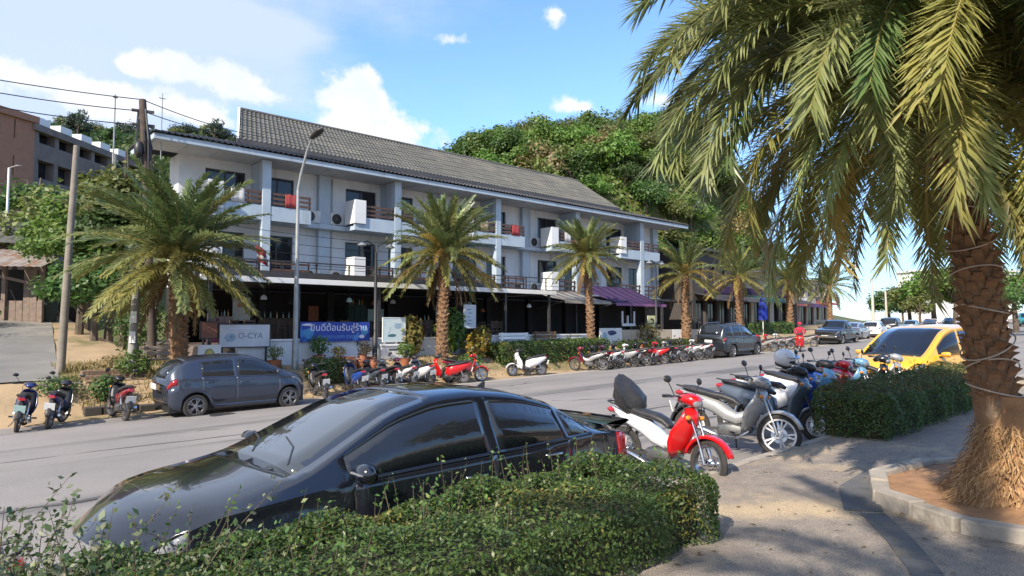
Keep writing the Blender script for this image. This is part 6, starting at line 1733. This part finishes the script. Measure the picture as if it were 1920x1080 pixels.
def text(body, parent, x, z, size, mat, y=-.03, align='CENTER', name='lettering', sx=1.0):
    cu = bpy.data.curves.new(name, 'FONT'); cu.body = body; cu.size = size; cu.align_x = align; cu.extrude = .002; cu.materials.append(mat)
    tmp = bpy.data.objects.new(name, cu); col.objects.link(tmp); dg = bpy.context.evaluated_depsgraph_get(); dg.update(); me = bpy.data.meshes.new_from_object(tmp.evaluated_get(dg)); bpy.data.objects.remove(tmp); me.name = name
    o = bpy.data.objects.new(name, me); col.objects.link(o); o.parent = parent; o.location = (x, y, z); o.rotation_euler = (R(90), 0, 0); o.scale = (sx, 1, 1)
    return o
LET_W = pm('lettering_white', (.78, .76, .85), (.7, .68, .8)); LET_B = pm('lettering_blue_grey', (.16, .22, .26), (.22, .28, .32)); LET_L = pm('lettering_light_blue', (.20, .38, .72), (.14, .30, .6))
def blob(parent, x, z, rx, rz__, mat, y=-.026, n=14, name='printed_shape', seed=0):
    g = random.Random(seed); ring = [(x + rx * math.cos(a) * g.uniform(.75, 1.1), 0, z + rz__ * math.sin(a) * g.uniform(.75, 1.1)) for a in np.linspace(0, 2 * PI, n + 1)[:-1]]
    m = MB(); m.add([(p[0], y, p[2]) for p in ring] + [(p[0], y + .004, p[2]) for p in ring], [list(range(n))[::-1]] + [(i, (i + 1) % n, n + (i + 1) % n, n + i) for i in range(n)])
    return m.build(name, mat, parent)
bb = board('banner', 'blue cloth banner with white Thai script hung along the low white wall', 'banner', 10.35, 13.15, 22.80, -.60, .12, BLUEB, .02)
text('ยินดีต้อนรับสู่ร้าน', bb, .12, .40, .34, LET_W, -.014)
text('อาหารทะเลสด ราคาถูก', bb, .15, .12, .19, LET_L, -.014)
blob(bb, -1.08, .30, .24, .22, pm('print_sea_blue', (.10, .32, .55), (.05, .2, .45), 3), -.014, seed=1); blob(bb, -1.12, .62, .22, .05, LET_W, -.016, seed=2); blob(bb, 1.18, .40, .16, .20, MATS['print_sea_blue'], -.014, seed=3); blob(bb, 1.05, .18, .14, .07, LET_W, -.016, seed=4)
for x in (-.7, .9, 1.0): MB().box(x - .02, x + .02, -.01, .03, -.16, -.002).build('tie', BLACKP, bb)
wb = board('banner', 'white printed banner with faded blue letters in front of the terrace wall', 'banner', 7.55, 9.22, 22.75, -.72, .02, pm('banner_white', (.66, .67, .70), (.55, .57, .61), 2, .5, c3=(.50, .42, .46), s3=1.6, f3=(.55, .7)), .02, DARKM, 2)
text('O-CYA', wb, .18, .28, .27, LET_B, -.014)
blob(wb, -.50, .30, .20, .16, pm('print_pale_blue', (.36, .48, .58), (.28, .38, .5), 4), -.014, seed=5); blob(wb, -.46, .34, .05, .05, LET_B, -.017, seed=6); MB().box(-.55, .25, -.016, -.012, .60, .64).build('printed_line', LET_W, wb)
mb_ = board('map_board', 'square pale map board standing on a white block right of the banner', 'sign', 13.62, 14.60, 22.6, -.62, .28, pm('map_paper', (.50, .62, .66), (.60, .68, .68), 3, .5, c3=(.22, .38, .40), s3=4.0, f3=(.55, .64)), .04, WHITEP)
blob(mb_, -.1, .22, .22, .07, pm('print_dark_teal', (.05, .13, .16), (.08, .18, .2)), -.024, seed=7); blob(mb_, .15, .60, .2, .12, MATS['print_pale_blue'], -.024, seed=8)
blk = thing('sign_block', 'white rendered block carrying the map board', 'plinth', (14.15, 22.72, -1.6)); MB().box(-.62, .62, -.18, .18, -.2, .78).build('block', WHITEP, blk, bevel=.02); MB().box(-.66, .66, -.22, .22, .783, .86).build('cap', WHITEP, blk, bevel=.015); MB().box(-.3, .45, -.19, -.183, .62, .68).build('dark_slot', DARKM, blk)
ob = board('menu_board', 'orange brown board left of the white printed banner', 'sign', 6.98, 7.5, 22.8, -.42, .10, pm('menu_orange', (.30, .12, .07), (.22, .09, .055), 4, .6), .04, BLACKP, 1)
eb = board('emblem_sign', 'small white sign with a round yellow green emblem below the orange board', 'sign', 6.72, 7.42, 22.2, -1.15, -.62, WHITEP, .04, None, 2)
blob(eb, 0, .26, .17, .17, pm('emblem_green', (.30, .36, .14), (.24, .30, .12)), -.024, 18, seed=9); blob(eb, 0, .27, .09, .11, pm('emblem_yellow', (.62, .52, .16), (.5, .42, .12)), -.028, 12, seed=10)
vb = board('hanging_sign', 'upright white hanging sign in front of the dark restaurant right of the second palm', 'sign', 18.15, 18.75, 23.3, -.10, .88, pm('sign_pale', (.62, .66, .70), (.54, .58, .62), 3, .5), .05, WHITEP, 0)
for k in range(5): blob(vb, -.06 + .05 * (k % 2), .16 + k * .16, .15 - .02 * (k % 3), .025, LET_B, -.029, 10, seed=20 + k)
MB().tube([(0, 0, .98), (0, 0, 1.68)], .012, 5).build('hanger', DARKM, vb)
sb = board('notice_board', 'white board with a blue printed patch left of the beige wall', 'sign', 26.6, 28.4, 22.75, -1.0, -.15, PLATE, .05, None, 2)
blob(sb, .1, .60, .42, .14, P_NAVY, -.029, 12, seed=30); blob(sb, -.5, .4, .25, .25, MATS['print_pale_blue'], -.029, 12, seed=31)
rb = board('round_sign', 'pale yellow sign with a curled dark mark beside the second black lamp post', 'sign', 31.2, 31.9, 23.1, -.1, .55, pm('sign_yellow', (.62, .60, .30), (.5, .48, .22), 3, .5), .05, None, 0, -.9)
MB().box(-.03, .03, .03, .07, -.9, .3).build('post', DARKM, rb); m = MB(); m.tube([(.16 * math.cos(a), -.04, .34 + .14 * math.sin(a)) for a in np.linspace(R(150), R(-120), 12)], .04, 6); m.build('curled_mark', DARKM, rb)
ss_ = board('shop_sign', 'white three sided sign frame under the purple awning', 'sign', 29.9, 31.1, 23.9, -.05, .1, WHITEP, .08); 
for x in (-.57, -.1, .5): MB().box(x - .04, x + .04, -.04, .04, .152, .85 if x != -.1 else .6).build('upright', WHITEP, ss_)
# terracotta jars, stall benches and kerb odds and ends along the verge
def jar(label, s, t, r, h, tilt=0):
    root = thing('clay_jar', label, 'jar', (s, t, gz(s, t)))
    MB().lathe([(0, 0), (r * .6, 0), (r * .95, h * .35), (r, h * .6), (r * .8, h * .85), (r * .62, h * .92), (r * .72, h), (r * .6, h), (r * .5, h * .9), (0, h * .5)], 18).build('jar_body', TERRA, root, smooth=50)
for i, (s, t, r, h, lab) in enumerate(((11.65, 21.5, .22, .5, 'left terracotta jar in front of the blue banner'), (12.1, 21.55, .20, .55, 'middle terracotta jar in front of the blue banner'), (12.55, 21.5, .17, .42, 'right smaller terracotta jar in front of the blue banner'))): jar(lab, s, t, r, h)
def bench(label, s, t, L, mat):
    root = thing('bench', label, 'bench', (s, t, gz(s, t)))
    for k in range(3): MB().box(-L / 2, L / 2, -.22 + k * .15, -.09 + k * .15, .40, .45).build('slat', mat, root)
    for x in (-L / 2 + .15, L / 2 - .15):
        MB().box(x - .05, x + .05, -.18, -.08, -.05, .398).build('leg', mat, root); MB().box(x - .05, x + .05, .08, .18, -.05, .398).build('leg', mat, root)
    for k in range(2): MB().box(-L / 2, L / 2, .23, .26, .55 + k * .16, .67 + k * .16).build('back_slat', mat, root)
    for x in (-L / 2 + .15, L / 2 - .15): MB().box(x - .04, x + .04, .18, .228, .45, .85).build('back_post', mat, root)
bench('pale wooden bench on the bank left of the emblem sign', 6.0, 22.9, 1.4, pm('pale_wood', (.40, .33, .27), (.3, .25, .2), 5, .7))
bench('white painted bench before the dark restaurant right of the hanging sign', 20.5, 22.4, 1.8, WHITEP)
bench('brown bench under the grey awning', 22.6, 22.5, 1.6, WOODB)
st = thing('stone_step', 'short flight of brown stone steps on the bank behind the palm', 'steps', (4.6, 21.6, gz(4.6, 21.6)))
for k in range(4): MB().box(-.9, .9, k * .3, k * .3 + .32, -.4 + k * .1, .02 + k * .13).build('step', pm('brown_stone', (.22, .14, .10), (.15, .10, .075), 3, .9, .3), st, bevel=.015)
rw_ = thing('retaining_wall', 'low dark stone edging above the motorcycles at the left', 'wall', (4.6, 20.3, rz_(4.6, 20)))
gw = random.Random(5)
for k in range(6): MB().box(-1.2 + k * .42, -1.2 + k * .42 + .395, -.14 + gw.uniform(-.05, .05), .14, -.2, .22 + gw.uniform(-.06, .05)).build('stone', pm('dark_stone', (.075, .065, .055), (.05, .045, .04), 3, .9, .4), rw_, bevel=.02)
# things hanging and standing inside the dark restaurants
for i, s in enumerate((9.0, 10.2, 11.7, 13.4, 15.1, 16.6, 18.9, 20.4, 22.0, 23.6)):
    hz_ = random.uniform(.65, 1.1)
    r = thing('pendant_lamp', 'small pendant lamp hanging under the dark terrace canopy', 'lamp', (s, 24.9 + (i % 3) * .9, hz_), group='pendant lamps under the canopy')
    MB().tube([(0, 0, .12), (0, 0, 1.598 - hz_)], .008, 4).build('cord', BLACKP, r)
    MB().lathe([(.02, .14), (.10, .08), (.13, -.04), (.11, -.05), (.0, .06)], 12).build('lamp_shade', (TERRA, WHITEP, DARKM, PLATEG)[i % 4], r, smooth=40)
for i, (s, w, h, mt, lab) in enumerate(((9.6, .9, 1.1, 'moto_maroon', 'maroon drinks cabinet against the dark restaurant wall'), (12.2, 1.6, 1.05, 'chair_wood', 'brown bar counter deep inside the dark restaurant'), (15.9, 1.0, 1.7, 'bin_green_', 'dark green cabinet inside the restaurant'), (19.6, 1.4, 1.0, 'table_wood', 'low sideboard inside the right hand restaurant'), (22.4, .8, 1.8, 'shop_dark_', 'tall dark shelf behind the grey awning'))):
    m_ = MATS.get(mt) or pm(mt, (.02, .05, .035) if 'green' in mt else (.05, .04, .04))
    r = thing('cabinet', lab, 'cabinet', (s, 29.0, -.72)); MB().box(-w / 2, w / 2, -.25, .25, 0, h).build('body', m_, r, bevel=.01)
    for k in range(3): MB().box(-w / 2 + .04 + k * (w - .08) / 3, -w / 2 + .01 + (k + 1) * (w - .08) / 3, -.275, -.252, .08, h - .08).build('door', m_, r)
    for k in range(6): MB().lathe([(0, 0), (.035, 0), (.035, .16), (.012, .21), (.012, .27), (0, .27)], 8, Matrix.Translation((-w / 2 + .1 + k * (w - .2) / 5, 0, h + .001))).build('bottle', (GLASS, PLATEG, AMBER)[k % 3], r)
for i, (s, a, b, mt) in enumerate(((10.6, .75, 1.0, PLATE), (13.9, .5, .7, TERRA), (17.2, .9, .6, PLATEG), (21.2, .7, .9, PLATE))):
    r = tag(MB().box(-a / 2, a / 2, -.01, .01, 0, b).build('wall_picture', mt, loc=None), ['pale framed poster on the dark wall left of the blue banner', 'rust coloured poster on the dark wall above the blue banner', 'greenish poster on the dark wall by the second palm', 'pale poster on the dark wall right of the hanging sign'][i], 'poster'); r.location = (s, 29.25, .2)
# washing, chairs and flags on the hotel balconies
TOW = [pm('towel_white', (.62, .60, .58), (.5, .49, .48), 4, .9), pm('towel_red', (.40, .06, .06), (.30, .05, .05), 4, .9), pm('towel_blue', (.10, .18, .36), (.08, .14, .28), 4, .9), pm('towel_tan', (.38, .28, .18), (.3, .22, .14), 4, .9)]
for i, (c, dx, fl, lab) in enumerate(((0, -1.2, 1, 'white towel over the upper balcony rail left of the first column'), (0, 1.1, 1, 'red cloth over the upper balcony rail behind the tall street lamp'), (1, 1.2, 1, 'blue towel over the upper balcony rail behind the second palm'), (2, -1.0, 1, 'tan cloth over the middle upper balcony rail'), (2, 1.3, 1, 'red towel at the right end of the middle upper balcony'), (3, -.9, 1, 'white towel over the fourth upper balcony rail'))):
    z0 = 5.66; x0 = UN[c] + dx; m = MB()
    m.grid([[(-.28 + .07 * k, dy + .012 * math.sin(k * 1.7), dz) for k in range(9)] for dy, dz in ((-.06, -.55), (-.05, -.3), (-.045, -.05), (-.01, .07), (.06, .06), (.085, -.1), (.09, -.4))])
    o = m.build('towel', TOW[(0, 1, 2, 3, 1, 0)[i]], smooth=60, solid=.01); o.location = (x0, 28.045, z0); tag(o, lab, 'towel', 'washing on the hotel balconies')
tb = child_table(); ORDN = ('first', 'second', 'third', 'fourth')
for i in range(4):
    for d, sd in ((-1.35, 'left'), (1.15, 'right')):
        o = copy_tree(ch, tb); o.location = (UN[i] + d, 28.55, 4.685); o.rotation_euler = (0, 0, PI + random.uniform(-.6, .6)); o['label'] = f'dark chair on the upper balcony {sd} of the {ORDN[i]} hotel column'; o['group'] = 'chairs on the hotel balconies'
fl_ = thing('flag_bunch', 'bunch of red and white flags at the foot of the first hotel column', 'flags', (10.6, 27.2, 2.6))
MB().beam((0, .6, -.5), (-.2, -.3, .75), .03, .03).build('flag_pole', DARKM, fl_)
for k, mt in enumerate((TOW[1], TOW[0], TOW[1])):
    MB().grid([[(-.12 - .1 * k + .07 * j, -.15 * k + .03 * math.sin(j * 1.3), .35 + .16 * k - .30 * q - .04 * j) for j in range(7)] for q in (0, .5, 1)]).build('flag', mt, fl_, smooth=60, solid=.008)
# folded blue parasol, hanging cloths, small clutter of the far shops
def parasol(label, s, t, z, h, mat):
    root = thing('closed_parasol', label, 'parasol', (s, t, z))
    MB().tube([(0, 0, 0), (0, 0, h)], .03, 7).build('pole', WHITEP, root)
    rows = []
    for (f, r) in ((.35, .22), (.5, .25), (.7, .2), (.9, .10), (.98, .03)): rows.append([(r * (1 + .25 * math.cos(6 * a)) * math.cos(a), r * (1 + .25 * math.cos(6 * a)) * math.sin(a), h * f) for a in np.linspace(0, 2 * PI, 25)[:-1]])
    MB().rings(rows).build('canopy', mat, root, smooth=50)
x, y = view_pos(1430, 47); parasol('closed bright blue parasol behind the red motorcycles', x, y, gz(x, y), 3.1, pm('parasol_blue', (.02, .05, .42), (.015, .04, .32), 3, .8))
# stools and litter on the pavement edge
# ------------------------------------------------------------------ buildings at the sides
SHOPW = [pm('shop_plaster', (.42, .38, .33), (.33, .30, .26), 1.2, .85, .1), pm('shop_pink', (.42, .26, .22), (.35, .22, .19), 1.2, .85, .1), pm('shop_dark', (.07, .06, .055), (.05, .045, .04), 1.2, .8, .1), pm('shop_cream', (.52, .46, .36), (.44, .39, .31), 1.2, .85, .1)]
def shop(label, s0, s1, t0, depth, h, wall, awn, nwin):
    z = gz((s0 + s1) / 2, t0); root = thing('shop_building', label, 'shop', ((s0 + s1) / 2, t0, z)); w = (s1 - s0) / 2
    ops = []; n = nwin
    for k in range(n):
        a = -w + .4 + (2 * w - .8) * k / n; b = a + (2 * w - .8) / n - .35
        ops.append((a, b, .15, 2.5))
        if h > 5: ops.append((a + .2, b - .2, 3.9, 5.2))
    m = MB(); wall_openings(m, 'x', 0, -w, w, -.6, h, ops, .25)
    m.add([(-w, 0, -.6), (-w, depth, -.6), (-w, depth, h), (-w, 0, h)], [(0, 3, 2, 1)]); m.add([(w, 0, -.6), (w, depth, -.6), (w, depth, h), (w, 0, h)], [(0, 1, 2, 3)]); m.add([(-w, 0, h), (w, 0, h), (w, depth, h), (-w, depth, h)], [(0, 1, 2, 3)])
    m.build('wall', wall, root)
    for (a, b, z0, z1) in ops:
        f = MB().box(a, b, .20, .24, z0, z1).build('window', PANE, root)
        MB().box((a + b) / 2 - .03, (a + b) / 2 + .03, .17, .198, z0, z1).build('mullion', DARKM, f)
    MB().box(-w - .3, w + .3, -.4, depth, h + .003, h + .2).build('roof', ROOFD, root)
    rows = [[(-w * .95, 0, 3.0), (w * .95, 0, 3.0)], [(-w * .95, -1.2, 2.75), (w * .95, -1.2, 2.75)], [(-w * .95, -2.0, 2.4), (w * .95, -2.0, 2.4)]]
    MB().grid(rows).build('awning', awn, root, solid=.03)
    MB().box(-w * .6, w * .6, -.08, -.003, 3.1, 3.65).build('sign_panel', PURPLE if awn is not PURPLE else WHITEP, root)
    return root
shop('dark two storey shop with a blackish awning just past the hotel', 42.6, 50, 27.5, 8, 6.2, SHOPW[2], pm('dark_canvas', (.05, .045, .05), (.035, .032, .036), 2, .85), 4)
shop('cream shop front behind the grey sports utility vehicle', 50.6, 58, 29.0, 8, 4.6, SHOPW[3], pm('green_canvas', (.03, .10, .07), (.02, .07, .05), 2, .8), 4)
shop('dark shop front behind the black pickup', 58.6, 68, 31.5, 8, 5.0, SHOPW[2], MATS['dark_canvas'], 5)
shop('pinkish shop house beyond the pickup', 69, 78, 36, 8, 6.0, SHOPW[1], pm('red_canvas', (.25, .05, .04), (.18, .04, .03), 2, .8), 4)
shop('plain plastered shop house far along the left side', 80, 92, 40, 8, 5.5, SHOPW[0], PURPLE, 5)
shop('cream shop house at the far bend', 94, 108, 45, 8, 6.0, SHOPW[3], MATS['red_canvas'], 5)
# white block on the skyline behind the far trees
x, y = view_pos(1830, 190); zb = gz(x, y)
wbld = thing('white_building', 'white flat roofed building on the skyline behind the far green trees', 'building', (x, y, zb), (0, 0, R(-30)))
ops = [(-14 + k * 4.2, -11.6 + k * 4.2, 6.8 + f * 3.2, 8.4 + f * 3.2) for k in range(7) for f in (0, 1)]
m = MB(); wall_openings(m, 'x', 0, -15, 15, -2, 14 - zb * 0, ops, .4); m.add([(-15, 0, -2), (-15, 12, -2), (-15, 12, 14), (-15, 0, 14)], [(0, 3, 2, 1)]); m.add([(-15, 0, 14), (15, 0, 14), (15, 12, 14), (-15, 12, 14)], [(0, 1, 2, 3)]); m.build('wall', WHITEP, wbld)
for (a, b, z0, z1) in ops: MB().box(a, b, .3, .35, z0, z1).build('window', PANE, wbld)
MB().box(-15.4, 15.4, -.4, 12.4, 14.01, 14.5).build('parapet', WHITEP, wbld)
# brick red and grey apartment block on the left hill
def apartments():
    p0 = Vector((*view_pos(52, 55), 0)); p1 = Vector((*view_pos(254, 69), 0)); pl = Vector((*view_pos(-170, 47), 0))
    root = thing('apartment_block', 'orange and grey concrete apartment block above the trees at the left edge', 'apartment building', (p0.x, p0.y, 5.0))
    top = (610 - 226) / 1250 * 55; o = Vector(root.location)
    def facade(a, b, nm, wall, cols, rows, first_floor_z, fh, gap, balc, ztop):
        d = (b - a); L = d.length; d.normalize(); nrm = Vector((d.y, -d.x, 0))
        ops = []
        for r in range(rows):
            for c in range(cols):
                u0 = gap + (L - gap) * c / cols; ops.append((u0, u0 + (L - gap) / cols - gap, first_floor_z + r * fh, first_floor_z + r * fh + fh * .52))
        m = MB(); wall_openings(m, 'x', 0, 0, L, -6, ztop, ops, .9 if balc else .3)
        M = Matrix(((d.x, -nrm.x, 0, a.x - o.x), (d.y, -nrm.y, 0, a.y - o.y), (0, 0, 1, 0), (0, 0, 0, 1)))
        m.v = [tuple(M @ Vector(v)) for v in m.v]; w = m.build('wall', wall, root)
        for (u0, u1, z0, z1) in ops:
            dp_ = .8 if balc else .25
            q = MB().box(u0, u1, dp_, dp_ + .05, z0, z1); q.v = [tuple(M @ Vector(v)) for v in q.v]; f = q.build('window', PANE, root)
            q = MB().box((u0 + u1) / 2 - .05, (u0 + u1) / 2 + .05, dp_ - .06, dp_ - .003, z0, z1); q.v = [tuple(M @ Vector(v)) for v in q.v]; q.build('mullion', STEEL, f)
        q = MB().box(-.2, L + .2, -.25, .5, ztop + .004, ztop + .55); q.v = [tuple(M @ Vector(v)) for v in q.v]; q.build('parapet', wall, root)
        return M, L
    ORB = pm('orange_brick', (.34, .175, .115), (.28, .145, .095), 2.5, .85, .15)
    GRC = pm('grey_brown_concrete', (.20, .17, .155), (.14, .12, .11), 1.2, .85, .1)
    facade(pl, p0, 'front', ORB, 4, 4, 1.2, 3.0, 1.6, False, top - 5.0)
    M, L = facade(p0, p1, 'side', GRC, 6, 4, 1.4, 3.0, .45, True, top - 5.0 - .6)
    back = p1 + (p1 - p0).cross(Vector((0, 0, 1))).normalized() * -14
    zt = top - 5.0 - .3
    MB().add([(*(p - o).xy, zt) for p in (pl, p0, p1, pl + (p1 - p0))], [(0, 1, 2, 3)]).build('roof', GRC, root)
    m = MB()
    for k in range(5): m.box(1 + k * 2.6, 2.4 + k * 2.6, .6, 2.0, top - 5.0, top - 5.0 + .9)
    m.v = [tuple(M @ Vector(v)) for v in m.v]; m.build('roof_tank', PLATE, root)
apartments()
# wooden shack with layered tin roofs beside the side road
def shack():
    x, y = view_pos(18, 33.5); z = gz(x, y)
    root = thing('wooden_shack', 'ramshackle wooden shack with layered tin roofs at the left edge', 'shack', (x, y, z), (0, 0, R(-38)))
    W1 = pm('old_planks', (.25, .19, .15), (.16, .12, .10), 5, .9, .3); TIN = pm('old_tin', (.33, .29, .26), (.22, .19, .17), 3, .6, .2, .2, c3=(.24, .13, .08), s3=1.4, f3=(.5, .62)); TURQ = pm('turquoise_cloth', (.06, .16, .15), (.05, .12, .12), 4, .8)
    for px_ in (-3.0, -1.0, .9, 2.6):
        for py_ in (-1.8, 1.8): MB().box(px_ - .09, px_ + .09, py_ - .09, py_ + .09, -.6, 2.7).build('post', W1, root)
    for k in range(18): 
        a = -3.0 + k * .315
        if 2 <= k <= 3 or 6 <= k <= 9 or 11 <= k <= 14 or k == 17: 
            MB().box(a, a + .295, -1.74, -1.70, -.4, .75).build('plank', W1, root); continue
        MB().box(a, a + .295, -1.74 + .012 * (k % 2), -1.70 + .012 * (k % 2), -.4, 2.45).build('plank', W1, root)
    MB().box(-3, 2.7, 1.5, 1.55, -.4, 2.5).build('back_wall', DARKW, root); MB().box(-1.3, .0, -1.60, -1.55, .9, 2.0).build('window_cloth', TURQ, root); MB().box(-2.9, -2.1, -1.9, -1.86, .3, 2.0).build('hanging_cloth', TURQ, root)
    MB().beam((-1.0, -1.9, 2.3), (2.5, -1.9, 1.5), .08, .14).build('brace', W1, root)
    def tin(name, a, b, c, d, n, mat):
        for k in range(n):
            f0, f1 = k / n, (k + 1) / n - .004; a, b, c, d = map(Vector, (a, b, c, d))
            rows = []
            for i in range(7):
                f = f0 + (f1 - f0) * i / 6; up = Vector((0, 0, .035 * (i % 2)))
                rows.append([a.lerp(b, f) + up, d.lerp(c, f) + up])
            MB().grid(rows).build(name, mat, root, solid=.01)
    tin('roof_sheet', (-4.4, -3.2, 2.35), (3.4, -3.2, 2.25), (3.2, .2, 3.5), (-4.2, .2, 3.75), 8, TIN)
    tin('roof_sheet', (-3.8, -.9, 3.75), (1.4, -.9, 3.6), (1.2, 1.9, 4.9), (-3.6, 1.9, 5.2), 6, ROOFT)
    tin('roof_sheet', (1.0, -1.3, 3.2), (4.6, -1.3, 3.1), (4.4, 1.6, 3.6), (1.0, 1.6, 3.9), 4, pm('faded_green_tin', (.20, .27, .22), (.14, .2, .16), 3, .6))
    return root
shack()
x, y = view_pos(66, 33); rk = MB(); g = random.Random(2)
for i in range(5): ellipsoid(rk, (g.uniform(-.5, .5), g.uniform(-.3, .3), .12 + g.uniform(0, .15)), (.35, .28, .22), 8, 5)
o = rk.build('rubble_sack', pm('pale_sack', (.52, .48, .44), (.4, .37, .34), 4, .9, .3), smooth=70, loc=None); o.location = (x, y, gz(x, y)); tag(o, 'heap of pale sacks where the side road meets the shack', 'sacks')
bn = thing('dark_bin', 'dark bin standing by the shack doorway', 'bin', (*view_pos(88, 32.6), gz(*view_pos(88, 32.6))))
MB().lathe([(0, 0), (.42, 0), (.5, 1.2), (.46, 1.2), (.40, .05)], 14).build('barrel', pm('bin_green', (.015, .035, .03), (.01, .025, .02)), bn, smooth=40); MB().lathe([(0, 1.3), (.52, 1.24), (.52, 1.203)], 14).build('lid', BLACKP, bn)
# fallen leaves on the near pavement and dirt
def litter():
    g = np.random.default_rng(91); n = 900
    S = g.uniform(2.5, 11, n); T = g.uniform(-.5, 3.9, n)
    w = np.exp(-((S - 7) ** 2 + (T - 1.8) ** 2) / 6) + .12; k = g.uniform(0, 1, n) < w; S, T = S[k], T[k]; n = len(S)
    P = np.stack([S, T, base_z(S, np.minimum(T, 3.0)) + .12 - .035 * np.maximum(T - 3, 0) + .006], 1)
    V = leaf_quads(P, np.tile([0, 0, 4.0], (n, 1)), np.full(n, .045), .35, g); V[:, :, 2] = np.maximum(V[:, :, 2], P[:, None, 2])
    tag(link_mesh('fallen_leaves', quads_mesh('fallen_leaves', V, DRYG_M)), 'dry leaves scattered on the near pavement', 'leaves', kind='stuff')
DRYG_M = MATS['dry_leaves']
litter()
bpy.context.view_layer.update()
